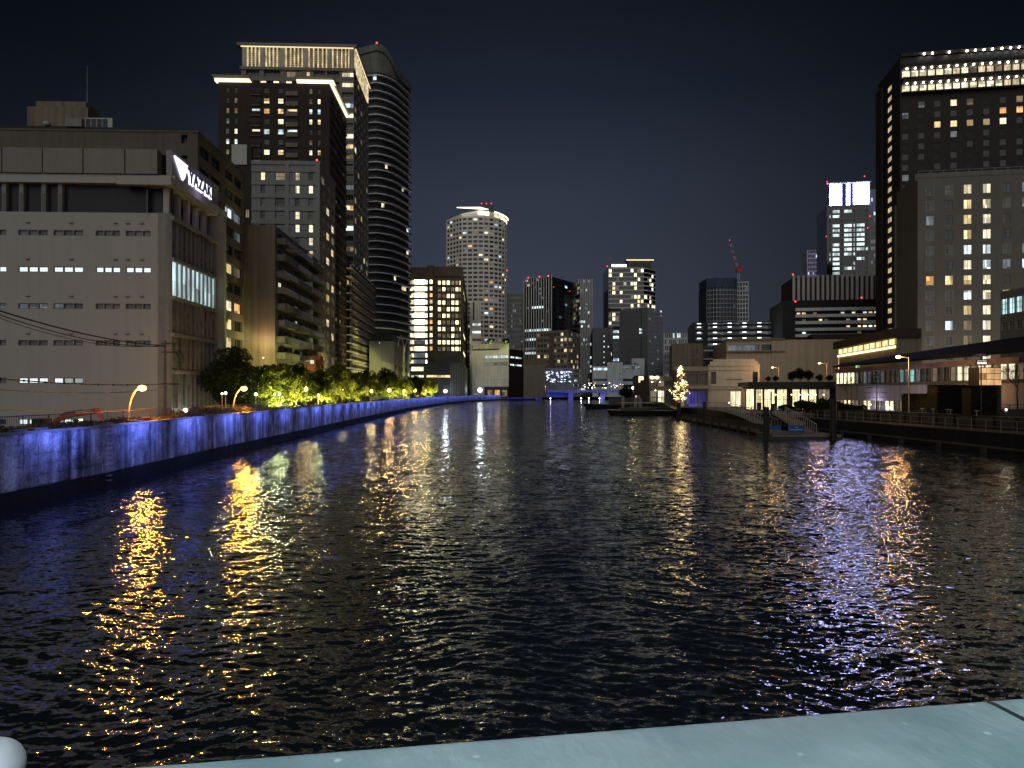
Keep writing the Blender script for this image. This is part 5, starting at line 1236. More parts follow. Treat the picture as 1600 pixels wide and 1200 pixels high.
for (i, j, a, c, e, g) in cells:
    m = fx.get((i, j), G)
    w = link('window', window_mesh(c-a, g-e, M['black'], M['wframe'] if m not in (G,) else M['frame'], 1, 0, .07), B.root, B.P('f', (a+c)/2, (e+g)/2, -.14), 0)
    for q in (0, 1):
        wd = (c-a)/2-.1; pn = ('pane', round(wd, 2), m.name)
        if pn not in _wm: _wm[pn] = MB().box((-wd/2, -.012, -(g-e)/2+.07), (wd/2, .0, (g-e)/2-.07), m).mesh('pane')
        link('pane', _wm[pn], w, ((q-.5)*(wd+.06), .0, 0), 0)
    if m is G2 or m is G: B.part('spandrel', 'f', a, c, e-.9, e-.02, -.1, .012, wall_mat('spandrel_tile', (.18, .165, .14))) if j % 1 == 0 else None
B.facade(b, 's', M['midhotel'], [], []); B.shell(b, M['midhotel'], M['roofdark']); b.build('wall', B.root)
B.part('parapet', 'f', -.1, B.W, B.H, B.H+.9, -.5, .12, M['midhotel']); B.part('corner_slot', 'f', .02, .5, 0, B.H-.5, .0, .05, M['dkbrown'])
B.part('end_fin', 's', B.L, B.L+.8, 0, B.H-3, -1, .4, M['midhotel'])
rl = MB()
for z in (1.5, 2.1): rl.tube([B.P('f', 1, B.H+z-.2, -1.2), B.P('f', B.W, B.H+z-.2, -1.2)], .05, M['steel'], 4)
for k in range(14): rl.tube([B.P('f', 1+k*2.6, B.H, -1.2), B.P('f', 1+k*2.6, B.H+1.9, -1.2)], .05, M['steel'], 4)
rl.build('roof_rail', B.root)
# --- tan commercial mass
B = Bld('commercial_building', 'broad windowless tan building mass stepping up behind the cafe', 'building', 1135, 205, 992, 1420, None, 532, bank='R', L=40)
b = MB(); fu = lambda p: B.u('f', p); fv = B.v
cells = B.facade(b, 'f', M['tan'], [(fu(1138), fu(1186)), (fu(1190), fu(1222))], [(fv(548), fv(539))], .8); B.windows('f', cells, lambda i, j: M['dimcool'] if i == 0 else M['glass'], M['frame'], .8, mull=3)
B.facade(b, 's', M['tan'], [], []); B.shell(b, M['tan'], M['roofdark']); b.build('wall', B.root)
B.part('cornice', 'f', 0, fu(1226), B.H-.2, B.H+.5, -.5, .5, M['taupe']); B.part('ledge', 'f', 0, fu(1226), fv(551), fv(549), 0, .8, M['taupe'])
B.part('roof_block', 'f', fu(1272), fu(1376), B.H, B.H+1.6, -8, -2, M['dkbrown']); B.part('wall_step', 'f', fu(1205), fu(1420), 0, B.H-.1, 0, .35, M['tan'])
# --- building with the golden eaves
B = Bld('restaurant_building', 'tan building with a glowing golden strip under its eaves, left of the grey beige hotel', 'building', 1400, 130, 975, 1440, 1311, 528, bank='R')
b = MB(); fv = lambda y: B.v(y); B.facade(b, 'f', M['taupe'], [], []); B.facade(b, 's', M['taupe'], [], []); B.shell(b, M['taupe'], M['roofdark']); b.build('wall', B.root)
H2 = B.H
mb = MB(); mb.box(B.P('s', -.5, H2, -4), B.P('s', B.L+.6, H2+1.6, 1.1), M['dkbrown']); mb.build('roof', B.root)
gold = lit_mat('eave_light', (1, .80, .36), 1.7, curtain=.8, lo=.8)
B.part('clerestory', 's', 0, B.L, H2-1.1, H2-.1, .0, .06, gold); B.part('eave_strip', 's', 0, B.L, H2-1.75, H2-1.35, .0, .35, emit_mat('eave_strip', (1, .82, .42), 2.3))
B.part('eave_strip', 's', B.L-.1, B.L+.15, H2-5.0, H2-1.75, .0, .12, M['warm'])
for k in range(11): B.part('clerestory_mullion', 's', B.L*k/10-.06, B.L*k/10+.06, H2-1.12, H2-.1, .06, .2, M['dkbrown'])
B.part('lit_poster', 's', B.L*.58, B.L*.64, H2-5.1, H2-3.3, 0, .15, lit_mat('green_poster', (.4, 1, .45), 1.0, curtain=3)); MB().ball(B.P('s', B.L*.26, H2-3.9, .3), .25, M['ice'], 8, 5).build('wall_lamp', B.root)

# --- glass front building under the sweeping roof: its face follows the river
B = Bld('exhibition_building', 'long low building with glass band and white wall under a sweeping dark roof', 'building', 1600, 78, 792, 1700, 1306, 560, zb=1.9, bank='R', W=10)
b = MB(); 
vz = lambda z: z-1.9
B.facade(b, 'f', M['ltgrey'], [], []); 
n = 34; cols = [(B.L*k/n+.06, B.L*(k+1)/n-.06) for k in range(n)]
cells = B.facade(b, 's', wall_mat('pale_base_wall', (.55, .48, .44), amp=.05), cols, [(vz(6.55), vz(8.35)), (.3, 2.1)], .15, lambda i, j: j == 0 or i > 16)
fx = {}
for k in range(n):
    if k >= 29: m = M['yellow']
    elif k >= 21: m = dc if k % 3 else M['glass2']
    elif 15 <= k <= 18: m = lit_mat('teal_room', (.45, .95, .85), .8, curtain=2) if k % 2 == 0 else dc
    elif k < 9: m = M['pale'] if k % 3 else dmw
    else: m = dmw if k % 3 == 0 else M['glassg']
    fx[(k, 0)] = m; fx[(k, 1)] = M['cafe'] if k % 5 in (0, 1) and k > 18 else dmw
B.windows('s', cells, lambda i, j: fx[(i, j)], M['frame'], .15, mull=0, trans=1)
B.shell(b, M['ltgrey'], M['roofdark']); b.build('wall', B.root)
B.part('frieze', 's', 0, B.L, vz(8.4), B.H+.2, .0, .5, wall_mat('pink_frieze', (.42, .30, .26))); B.part('sill_band', 's', 0, B.L, vz(6.2), vz(6.5), 0, .3, M['frame'])
glr = MB(); 
mb = MB(); n = 24; mr_ = wall_mat('dark_membrane_roof', (.014, .014, .014), rough=.8, amp=.15, spec=.1)
top, bot = [], []
for k in range(n+1):
    t_ = k/n; D_ = 58+t_*60
    e = Vector((49.2+2.0*max(0, t_-.8)*5, D_, 9.15-.15*math.sin(t_*3)))
    rd = Vector((62.5-10*t_**1.3, D_+3*(1-t_), 12.5-2.7*t_**1.4)); md = (e+rd)/2+Vector((0, 0, .8*(1-t_**2)))
    top.append([e+Vector((0, 0, .28)), md, rd]); bot.append([e, (e+rd)/2+Vector((0, 0, -.35*(1-t_))), rd-Vector((0, 0, .2+1.0*(1-t_)))])
for k in range(n):
    for a in range(2):
        mb.face([top[k][a], top[k][a+1], top[k+1][a+1], top[k+1][a]], mr_); mb.face([bot[k][a], bot[k][a+1], bot[k+1][a+1], bot[k+1][a]], mr_)
    mb.face([top[k][0], top[k+1][0], bot[k+1][0], bot[k][0]], mr_); mb.face([top[k][2], top[k+1][2], bot[k+1][2], bot[k][2]], mr_)
for q in (0, n): mb.face([*top[q], *reversed(bot[q])], mr_)
o = mb.build('roof', B.root); o.matrix_parent_inverse = Matrix.LocRotScale(Vector((B.X0, B.D, 1.9)), Matrix.Rotation(B.th, 3, 'Z').to_quaternion(), None).inverted()
# lamp rings hanging at its far corner
for k in range(2):
    mb = MB(); c = Vector((X(1330+k*9, 108), 108, Z(598, 108))); mb.tube([c+Vector((.33*math.cos(a*math.pi/8), 0, .33*math.sin(a*math.pi/8))) for a in range(17)], .05, M['dframe'], 5)
    mb.tube([c+Vector((0, 0, -.33)), (c.x, c.y, 1.7)], .04, M['dframe'], 5)
    mb.build('ring_sign', label=['left', 'right'][k]+' of the two round ring signs before the exhibition building', cat='sign', group='ring signs')
# --- white office at the right edge
B = Bld('office_building', 'white office wing with a brilliant glazed band at the right edge behind the sweeping roof', 'building', 1690, 96, 792, 1760, 1563, 430, bank='R', zb=1.7)
b = MB(); cells = B.facade(b, 's', M['ltgrey'], [(B.L*k/10+.1, B.L*(k+1)/10-.1) for k in range(10)], [(Z(505, 125)-1.7, Z(483, 125)-1.7), (Z(527, 125)-1.7, Z(515, 125)-1.7)], .3)
B.windows('s', cells, lambda i, j: lit_mat('brilliant_office', (.62, .95, 1), 1.5, curtain=1.5, lo=.8) if j == 0 else M['glassg'], M['wframe'], .3, mull=1, trans=2)
B.facade(b, 'f', M['ltgrey'], [], []); B.shell(b, M['ltgrey'], M['roofdark']); b.build('wall', B.root)

# --- cafe pavilion
B = Bld('cafe_pavilion', 'brightly lit glass cafe pavilion with a black planted roof', 'cafe', 1179, 132, 992, 1308, None, 607, bank='R', zb=1.9, L=11)
b = MB(); fu = lambda p: B.u('f', p); fv = B.v
segs = [(1181, 1192), (1194, 1211), (1214, 1230), (1238, 1250), (1252, 1263), (1264, 1276), (1279, 1297)]
cols = [(fu(a), fu(c)) for a, c in segs]
cells = B.facade(b, 'f', M['black'], cols, [(.15, fv(607.5)+.0)], .2) if False else B.facade(b, 'f', M['black'], cols, [(.15, B.H-.12)], .2)
B.windows('f', cells, lambda i, j: M['cafe'] if i < 6 else M['dimwarm'], M['dframe'], .2, mull=2, trans=1, t=.06)
B.facade(b, 's', M['black'], [(1, 10)], [(.15, B.H-.12)], .2); B.part('side_window', 's', 1, 10, .15, B.H-.12, -.1, -.05, M['cafe'])
B.shell(b, M['black'], M['black']); b.build('wall', B.root)
B.part('roof', 'f', -1.4, B.W+.4, B.H+.35, B.H+1.15, -11, 1.6, M['black']); B.part('fascia', 'f', -.6, B.W+.2, B.H, B.H+.35, -10, .8, M['balc'])
for k in range(9):    # things seen inside behind the glass: pendant lamps, tables
    MB().ball(B.P('f', .9+k*1.35, B.H-1.1, -.02), .11, emit_mat('pendant_lamp', (1, .85, .5), 9), 7, 5).build('pendant_lamp', B.root)
rs = random.Random(2)
for k in range(10): B.part('furniture', 'f', .4+k*1.2, .4+k*1.2+rs.uniform(.3, .8), .15, rs.uniform(.7, 1.5), -.1, -.02, M['dkbrown'])

# --- cream two-storey building with arched parapet
B = Bld('restaurant_building', 'cream stuccoed building front with stepped parapet, left of the lit cafe', 'building', 1107, 165, 992, 1187, None, 572, bank='R', zb=1.9, L=16)
b = MB(); fu = lambda p: B.u('f', p); fv = B.v
cols = [(fu(1111), fu(1119)), (fu(1141), fu(1158)), (fu(1176), fu(1184))]
cells = B.facade(b, 'f', M['cream'], cols, [(fv(600), fv(581)), (.1, fv(611))], .4, lambda i, j: (j == 0 and i != 1) or (j == 1 and i == 1))
B.windows('f', cells, lambda i, j: M['glass'] if j == 0 else M['pale'], M['dframe'], .4, mull=1)
B.facade(b, 's', M['cream'], [], []); B.shell(b, M['cream'], M['roofdark']); b.build('wall', B.root)
mb = MB(); ua, ub = fu(1107), fu(1187); slab([(ua+.4, B.H), (ub-.8, B.H), (ub-.8, B.H+1.0), (ub-1.6, B.H+1.5), (ua+1.2, B.H+1.5), (ua+.4, B.H+1.0)], M['cream'], mb, -.4, .3) if False else None
B.part('parapet', 'f', .3, B.W-.4, B.H, B.H+1.0, -.5, .3, M['cream']); B.part('parapet_top', 'f', 1.0, B.W-1.1, B.H+1.0, B.H+1.5, -.5, .32, M['cream'])
for y in (571, 577.5, 603, 607): B.part('cornice', 'f', -.1, B.W, fv(y)-.12, fv(y)+.12, .0, .4, M['cream'])
B.part('wall_panel', 'f', fu(1124), fu(1170), fv(598), fv(583), 0, .12, M['cream']); B.part('wall_panel', 'f', fu(1134), fu(1160), fv(594), fv(592), .12, .2, M['beige'])
B.part('brick_panel', 'f', fu(1158), fu(1187), .1, fv(611), 0, .06, M['tan'])
# terrace wing to its left
B = Bld('restaurant_building', 'two-storey restaurant with glazed terrace and blue-lit ground floor, left of the cream building', 'building', 1056, 160, 992, 1107, None, 576, bank='R', zb=1.9, L=18)
b = MB(); fu = lambda p: B.u('f', p); fv = B.v
cells = B.facade(b, 'f', M['taupe'], [(fu(1059), fu(1070)), (fu(1073), fu(1090)), (fu(1092), fu(1105))], [(fv(600), fv(584)), (.15, fv(611))], .9)
blu = lit_mat('blue_room', (.22, .20, 1), .42, curtain=3); 
B.windows('f', cells, lambda i, j: (M['glass'] if i == 0 else M['glass2']) if j == 0 else (blu if i else M['dimwarm']), M['frame'], .9, mull=4, trans=1)
B.facade(b, 's', M['taupe'], [], []); B.shell(b, M['taupe'], M['roofdark']); b.build('wall', B.root)
B.part('roof_fascia', 'f', -.3, B.W, fv(580), fv(573), .0, .7, M['beige']); B.part('terrace_slab', 'f', -.4, B.W, fv(607.5), fv(602.5), 0, 1.6, M['beige'])
for k in range(7): B.part('terrace_post', 'f', .2+k*1.15, .27+k*1.15, fv(602.5), fv(602.5)+1.0, 1.45, 1.52, M['dark'])
B.part('terrace_rail', 'f', 0, B.W, fv(602.5)+1.0, fv(602.5)+1.07, 1.43, 1.53, M['dark'])
# left restaurants
B = Bld('restaurant_building', 'brown riverside restaurant block with two glowing roof signs, left of the lit christmas tree', 'building', 991, 215, 960, 1062, None, 588, bank='R', zb=1.9, L=20)
b = MB(); fu = lambda p: B.u('f', p); fv = B.v
cells = B.facade(b, 'f', M['taupe'], [(fu(1016), fu(1026)), (fu(1028), fu(1038)), (fu(1040), fu(1050))], [(fv(604), fv(595)), (.2, fv(610))], .5)
B.windows('f', cells, chooser(81, .6, [(M['pale'], 1), (M['warm'], 2), (dmw, 2)], M['glass2']), M['dframe'], .5, mull=2, trans=1)
B.facade(b, 's', M['dkbrown'], [], []); B.shell(b, M['taupe'], M['roofdark']); b.build('wall', B.root)
B.part('dark_front', 'f', -.1, fu(1014), 0, B.H+.2, 0, .5, M['dkbrown'])
sy = emit_mat('yellow_sign', (1, .86, .42), 3)
mb = MB(); u0 = fu(998); v0 = fv(591)
B.box(mb, 'f', u0, u0+.35, v0-1.2, v0+.5, .55, .7, sy); B.box(mb, 'f', u0+.35, u0+1.3, v0+.15, v0+.5, .55, .7, sy); B.box(mb, 'f', u0+.95, u0+1.3, v0-.5, v0+.15, .55, .7, sy); B.box(mb, 'f', u0+.35, u0+.95, v0-.5, v0-.2, .55, .7, sy); mb.build('sign_emblem', B.root)
mb = MB(); 
for k in range(2): mb.ball(B.P('f', fu(1018.5+k*8), fv(590), .5), .62, sy, 10, 6, .75)
mb.box(B.P('f', fu(1018), fv(590)-.25, .3), B.P('f', fu(1028), fv(590)+.25, .7), sy); mb.build('sign_lettering', B.root)
B.part('hanging_lamp', 'f', fu(987), fu(989), fv(608), fv(604), .5, .9, M['warm']) if False else None
for k, p in enumerate((1019, 1024, 1031, 1046)): MB().ball(B.P('f', fu(p), fv(597+(k % 2)*13), .6), .14, emit_mat('small_lamp', (1, .85, .55), 14), 6, 4).build('lamp', B.root)
for k in range(4): B.part('blue_panel', 'f', fu(987+k*3.4)+0, fu(989+k*3.4), .3, 2.4, .55, .6, [M['warm'], blu, blu, M['dimcool']][k])
# tan block behind them
B = Bld('apartment_building', 'plain tan block with a few small dark windows above the christmas tree', 'building', 1050, 235, 992, 1098, None, 537, bank='R', zb=1.9, L=20)
b = MB(); fu = lambda p: B.u('f', p); fv = B.v
cells = B.facade(b, 'f', M['taupe'], [(fu(1081), fu(1085)), (fu(1087), fu(1091))], [(fv(y+2.4), fv(y-2.2)) for y in (570, 563, 555, 549)], .2, lambda i, j: (i+j) % 2 == 0 or i == 0)
B.windows('f', cells, lambda i, j: M['glass'], M['dframe'], .2, mull=1); B.facade(b, 's', M['taupe'], [], []); B.shell(b, M['taupe'], M['roofdark']); b.build('wall', B.root)
B = Bld('office_building', 'dark glazed office between the plain tan block and the broad tan mass', 'building', 1098, 240, 992, 1137, None, 540, bank='R', zb=1.9, L=20)
b = MB(); fu = lambda p: B.u('f', p); fv = B.v
cells = B.facade(b, 'f', M['dark'], [(fu(1099), fu(1106)), (fu(1107), fu(1114)), (fu(1115), fu(1121)), (fu(1124), fu(1131))], [(fv(571), fv(563)), (fv(558), fv(550))], .3)
B.windows('f', cells, lambda i, j: M['glass'], M['frame'], .3, mull=1)
B.facade(b, 's', M['dark'], [], []); B.shell(b, M['dark'], M['roofdark']); b.build('wall', B.root)
for y in (548, 561): B.part('floor_band', 'f', fu(1099), fu(1121), fv(y+1), fv(y-1), 0, .5, M['slab'])
# ------------------------------------------------------------------ trees
def leaf_mat(name, c, trans=.35):
    m, t, o = new_mat(name); N = t.nodes; L = t.links
    d = N.new('ShaderNodeBsdfDiffuse'); tr = N.new('ShaderNodeBsdfTranslucent'); mx = N.new('ShaderNodeMixShader'); mx.inputs[0].default_value = trans
    ge = N.new('ShaderNodeNewGeometry'); k = N.new('ShaderNodeMapRange'); k.inputs['To Min'].default_value = .55; k.inputs['To Max'].default_value = 1.5
    L.new(ge.outputs['Random Per Island'], k.inputs['Value'])
    v = N.new('ShaderNodeVectorMath'); v.operation = 'SCALE'; v.inputs[0].default_value = c; L.new(k.outputs[0], v.inputs['Scale'])
    L.new(v.outputs[0], d.inputs[0]); L.new(v.outputs[0], tr.inputs[0]); L.new(d.outputs[0], mx.inputs[1]); L.new(tr.outputs[0], mx.inputs[2]); L.new(mx.outputs[0], o.inputs[0]); return m
leafm = leaf_mat('camphor_leaves', (.105, .112, .026)); leafd = leaf_mat('dark_evergreen_leaves', (.030, .040, .016)); leafc = leaf_mat('conifer_needles', (.022, .030, .016), .15)
barkm = wall_mat('bark', (.07, .055, .04), amp=.3, scale=2)
def crown_mesh(name, seed, n, r, h, leaf, mat, clumps=26, hollow=.35):
    """leaf-sized faces gathered in clumps through the crown's volume; local origin at the crown's foot"""
    g = np.random.RandomState(seed)
    cc = []
    while len(cc) < clumps:
        p = g.uniform(-1, 1, 3)
        q = np.linalg.norm(p)
        if hollow < q < 1: cc.append(p)
    cc = np.array(cc); cc[:, 2] = cc[:, 2]*.5+.5
    prof = 1-.35*np.abs(cc[:, 2]-.4)
    cc = cc*np.array([r*.82, r*.82, h*.9]); cc[:, 0] *= prof; cc[:, 1] *= prof
    cs = g.uniform(.14, .33, clumps)*r
    idx = g.randint(0, clumps, n); d = g.normal(0, 1, (n, 3)); d /= np.linalg.norm(d, axis=1)[:, None]
    P = cc[idx]+d*(cs[idx]*g.uniform(.45, 1.0, n)**.6)[:, None]
    a = g.normal(0, 1, (n, 3)); a /= np.linalg.norm(a, axis=1)[:, None]; b_ = np.cross(a, g.normal(0, 1, (n, 3))); b_ /= np.linalg.norm(b_, axis=1)[:, None]
    s_ = leaf*g.uniform(.6, 1.3, n)[:, None]
    v = np.stack([P-a*s_, P-b_*s_*.5, P+a*s_, P+b_*s_*.5], 1).reshape(-1, 3)
    me = bpy.data.meshes.new(name); me.vertices.add(len(v)); me.vertices.foreach_set('co', v.astype(np.float32).ravel())
    me.loops.add(4*n); me.loops.foreach_set('vertex_index', np.arange(4*n, dtype=np.int32)); me.polygons.add(n); me.polygons.foreach_set('loop_start', np.arange(0, 4*n, 4, dtype=np.int32)); me.update(); me.validate()
    me.materials.append(mat); return me, cc
def trunk_mesh(name, h, r, tips, seed, mat):
    g = random.Random(seed); mb = MB(); mb.smooth = True
    p = [Vector((0, 0, 0))]; 
    for k in range(1, 5): p.append(Vector((g.uniform(-.12, .12)*k, g.uniform(-.12, .12)*k, h*k/4)))
    mb.tube(p, r, mat, 7, r*.55)
    for t_ in tips:
        t_ = Vector(t_)+Vector((0, 0, h)); s_ = p[-1] if g.random() < .6 else p[-2]; m_ = s_.lerp(t_, .5)+Vector((g.uniform(-.2, .2), g.uniform(-.2, .2), .25)); mb.tube([s_, m_, t_], r*.38, mat, 5, r*.1)
    return mb.mesh(name)
TR = {}
def tree(name, kind, loc, size, label, rz=0, group=None, cat='tree'):
    if kind not in TR:
        seed = len(TR)*7+3
        spec = dict(big=(16000, 3.6, 6.6, .15, leafd, 70, 2.2, .22), a=(9500, 2.3, 4.8, .13, leafm, 54, 1.9, .15), b=(9500, 2.5, 4.4, .13, leafm, 48, 2.1, .15), c=(8500, 2.0, 5.0, .13, leafm, 50, 2.0, .14),
                    d=(6200, 2.4, 3.4, .15, leafd, 40, 1.4, .13), shrub=(3500, 1.3, 1.3, .09, leafd, 16, .2, .05), thin=(1300, 1.6, 2.2, .07, leafd, 30, 1.2, .07))[kind]
        n, r_, h, lf, mt, cl, th, tr_ = spec
        cm, cc = crown_mesh('crown', seed, n, r_, h, lf, mt, cl)
        TR[kind] = (cm, trunk_mesh('trunk', th, tr_, cc[:9], seed, barkm), th)
    cm, tm, th = TR[kind]
    root = empty(name, loc, rz, label=label, cat=cat, group=group); root.scale = (size,)*3
    c = link('crown', cm, root, (0, 0, th)); link('trunk', tm, root); return root
def lq(px, off):
    """a point 'off' metres behind the left quay wall in the direction of photo column px"""
    D = 20.0
    while D < 500:
        x = lerp_line(LQ, D)-off
        if 800+F*x/D >= px: return x, D
        D += .25
    return x, D
GZl = 1.7
x, D = lq(382, 3.6); tree('evergreen_tree', 'big', (x-2.1, D+2, GZl), 1.0*(Z(535, D)-GZl)/8.9, 'tallest dark evergreen tree at the left end of the riverside row', .4, 'riverside trees')
x, D = lq(412, 5.5); tree('evergreen_tree', 'big', (x, D, GZl), .80, 'second dark evergreen tree behind the orange lamp, right of the tallest one', 2.4, 'riverside trees')
rowt = [(432, 'a', 560, 3.2), (449, 'b', 572, 2.6), (470, 'd', 566, 6.5), (481, 'c', 571, 3.4), (500, 'b', 569, 4.5), (514, 'a', 572, 2.8), (530, 'd', 568, 5.5), (541, 'c', 573, 3.0), (556, 'a', 577, 3.2), (571, 'd', 577, 5.5), (580, 'b', 578, 3.2), (598, 'd', 573, 5.0), (608, 'a', 583, 3.0),
        (620, 'c', 584, 3.4), (633, 'b', 586, 3.2), (644, 'd', 585, 4.5), (653, 'a', 588, 3.4), (664, 'c', 588, 3.4), (673, 'b', 589, 3.6)]
words = ['first', 'second', 'third', 'fourth', 'fifth', 'sixth', 'seventh', 'eighth', 'ninth', 'tenth', 'eleventh', 'twelfth', 'thirteenth', 'fourteenth', 'fifteenth', 'sixteenth', 'seventeenth', 'eighteenth', 'nineteenth']
hts = dict(a=6.9, b=6.7, c=7.2, d=5.0)
for k, (px, kd, y, off) in enumerate(rowt):
    x, D = lq(px, off); hh = (Z(y, D)-GZl)/hts[kd]
    tree('street_tree', kd, (x, D, GZl), hh, '%s %s tree of the riverside row, counted from the tall dark evergreens' % (words[k], 'unlit dark' if kd == 'd' else 'floodlit yellow-green'), k*1.7, 'riverside trees')
for k, (px, kd, y, off) in enumerate(rowt):  # fittings not seen; one floodlight assumed and added for each lit tree
    if kd == 'd': continue
    x, D = lq(px, off); fr_ = empty('floodlight', (x+1.3, D-2.6*(D/90)**.5, 1.7), 0, label='small floodlight aimed up into the %s tree of the riverside row' % words[k], cat='floodlight', group='tree floodlights')
    MB().box((-.15, -.12, 0), (.15, .12, .22), M['dark']).build('housing', fr_); MB().box((-.12, -.09, .22), (.12, .09, .24), emit_mat('flood_lens', (.93, 1, .42), 6)).build('lens', fr_)
    sd = bpy.data.lights.new('flood', 'SPOT'); sd.energy = (24000 if k < 4 else 20000)*(D/90)**.5*(.7+.5*((k*37) % 10)/10); sd.color = (1, .93, .28) if k % 3 else (.93, 1, .34)
    sd.spot_size = R(88); sd.spot_blend = .6; sd.shadow_soft_size = .25; so = bpy.data.objects.new('flood', sd); col.objects.link(so); so.parent = fr_; so.location = (0, 0, .45)
    so.rotation_euler = Vector((1.3, -2.6*(D/90)**.5, -3.4)).to_track_quat('Z', 'Y').to_euler()
for k, (px, y, D) in enumerate(((714, 600, 430), (772, 603, 500), (782, 602, 505), (792, 603, 500), (806, 601, 520), (812, 603, 515))):
    tree('street_tree', 'a' if k % 2 else 'b', (X(px, D), D, GZl), (Z(y, D)-GZl)/6.9, '%s round tree before the far quay buildings, left to right' % words[k], k, 'trees on the far quay')
# hedge along the promenade
r = random.Random(8); pts_ = []
for k in range(7000):
    px = 440+r.random()**.8*240; x, D = lq(px, 1.6+r.random()*1.2); pts_.append((x, D, 1.7+r.random()*(2.1+.3*math.sin(px*.2))))
scatter_mesh('hedge_foliage', pts_, .22, leafd, 3, label='dark clipped hedge running along the riverside promenade under the trees', cat='hedge', kind='stuff')

# ------------------------------------------------------------------ lamps
orange = emit_mat('sodium_bulb', (1, .42, .07), 16); wwarm = emit_mat('warm_bulb', (1, .66, .24), 18); wcold = emit_mat('cold_bulb', (.82, .95, 1), 22); wgreen = emit_mat('greenish_bulb', (.9, 1, .5), 10)
lampst = wall_mat('lamp_post_paint', (.30, .26, .2), rough=.5)
def arc_lamp(loc, h, reach, bulb, e, c, label, group, br=.17, name='street_lamp', rz=0, soft=.22):
    root = empty(name, loc, rz, label=label, cat='street lamp', group=group)
    pts_ = [(0, 0, 0), (0, 0, h*.45)]+[(reach*(1-math.cos(a)), 0, h*.45+h*.55*math.sin(a)) for a in [R(15*k) for k in range(1, 6)]]+[(reach, 0, h)]
    MB().tube(pts_, .07, lampst, 7, .045).build('pole', root)
    mb = MB(); mb.smooth = True; mb.ball((reach+.12, 0, h-.02), br, bulb, 10, 7, .72); mb.build('lamp_globe', root)
    point_light('lamp_light', (reach+.15, 0, h-.35), e, c, soft, root); return root
def post_lamp(loc, h, bulb, e, c, label, group, br=.16, soft=.2, name='street_lamp'):
    root = empty(name, loc, 0, label=label, cat='street lamp', group=group)
    MB().tube([(0, 0, 0), (0, 0, h-br)], .05, lampst, 6, .04).build('pole', root)
    mb = MB(); mb.smooth = True; mb.ball((0, 0, h), br, bulb, 8, 6); mb.build('lamp_globe', root)
    if e: point_light('lamp_light', (0, 0, h+.0), e, c, br*1.15, root)
    return root
OR = (1, .36, .035); WW = (1, .80, .42); GR = (.93, 1, .42); CW = (.85, .95, 1)
Dl = 47; arc_lamp((X(200, Dl), Dl, 1.7), Z(606, Dl)-1.7, X(219, Dl)-X(200, Dl), orange, 1400, OR, 'curved orange street lamp in front of the white office wall', 'orange lamps of the left bank', .26)
Dl = 66; arc_lamp((X(364, Dl), Dl, 1.7), Z(607, Dl)-1.7, X(379, Dl)-X(364, Dl), orange, 1700, (1, .44, .05), 'orange street lamp among the tall dark evergreens', 'orange lamps of the left bank', .28)
for k, (px, y, off, bulb, e, c, br, txt) in enumerate([
    (346, 615, 4.0, wgreen, 420, GR, .10, 'pale green garden light left of the orange lamp under the evergreens'),
    (352, 614, 3.4, wgreen, 0, GR, .12, 'larger pale green garden light just left of the orange lamp'),
    (399, 616, 2.4, wgreen, 1300, GR, .15, 'pale light at the foot of the first floodlit tree'),
    (428, 616, 1.7, wgreen, 900, GR, .10, 'tiny greenish light below the first floodlit tree'),
    (436, 616, 1.7, wgreen, 900, GR, .13, 'small greenish light below the second floodlit tree'),
    (463, 615, 1.8, wwarm, 1200, WW, .22, 'warm globe lamp left of the taller orange globe'),
    (477, 608, 1.6, wwarm, 1500, (1, .66, .22), .26, 'orange globe lamp among the mid row trees'),
    (497, 617, 1.6, wgreen, 1000, GR, .12, 'little white light in the hedge after the orange globe'),
    (534, 610, 1.6, wwarm, 1900, WW, .24, 'warm globe lamp by the ninth tree'),
    (580, 611, 1.6, wwarm, 2300, (1, .72, .28), .24, 'warm globe lamp before the maroon building end'),
    (608, 610, 1.6, orange, 2600, (1, .62, .25), .42, 'bright orange lamp at the sixth globe of the promenade'),
    (631, 611, 1.6, orange, 2600, (1, .62, .25), .40, 'orange lamp right of the brightest promenade lamp'),
    (648, 610, 1.6, orange, 3000, (1, .62, .25), .48, 'orange lamp before the far end of the tree row'),
    (664, 610, 1.6, orange, 3200, (1, .62, .25), .52, 'last orange lamp of the tree row')]):
    x, D = lq(px, off); post_lamp((x, D, 1.7), Z(y, D)-1.7, bulb, e*.8, c, txt, 'promenade lamps under the trees', br)
    if k in (2, 4, 5, 7, 8, 9, 10, 11, 12): # floodlight at the foot of the trees
        continue
        fr_ = empty('floodlight', (x-.4, D+1.5, 1.75), label='small floodlight behind the ' + ' '.join(txt.split()[:9]), cat='floodlight', group='tree floodlights')
        MB().box((-.15, -.12, 0), (.15, .12, .22), M['dark']).build('housing', fr_); MB().box((-.12, -.09, .22), (.12, .09, .24), wgreen).build('lens', fr_)
        point_light('flood', (0, 0, .9), (2600 if k < 8 else 3600)*(D/90)**.35, GR, .2, fr_)
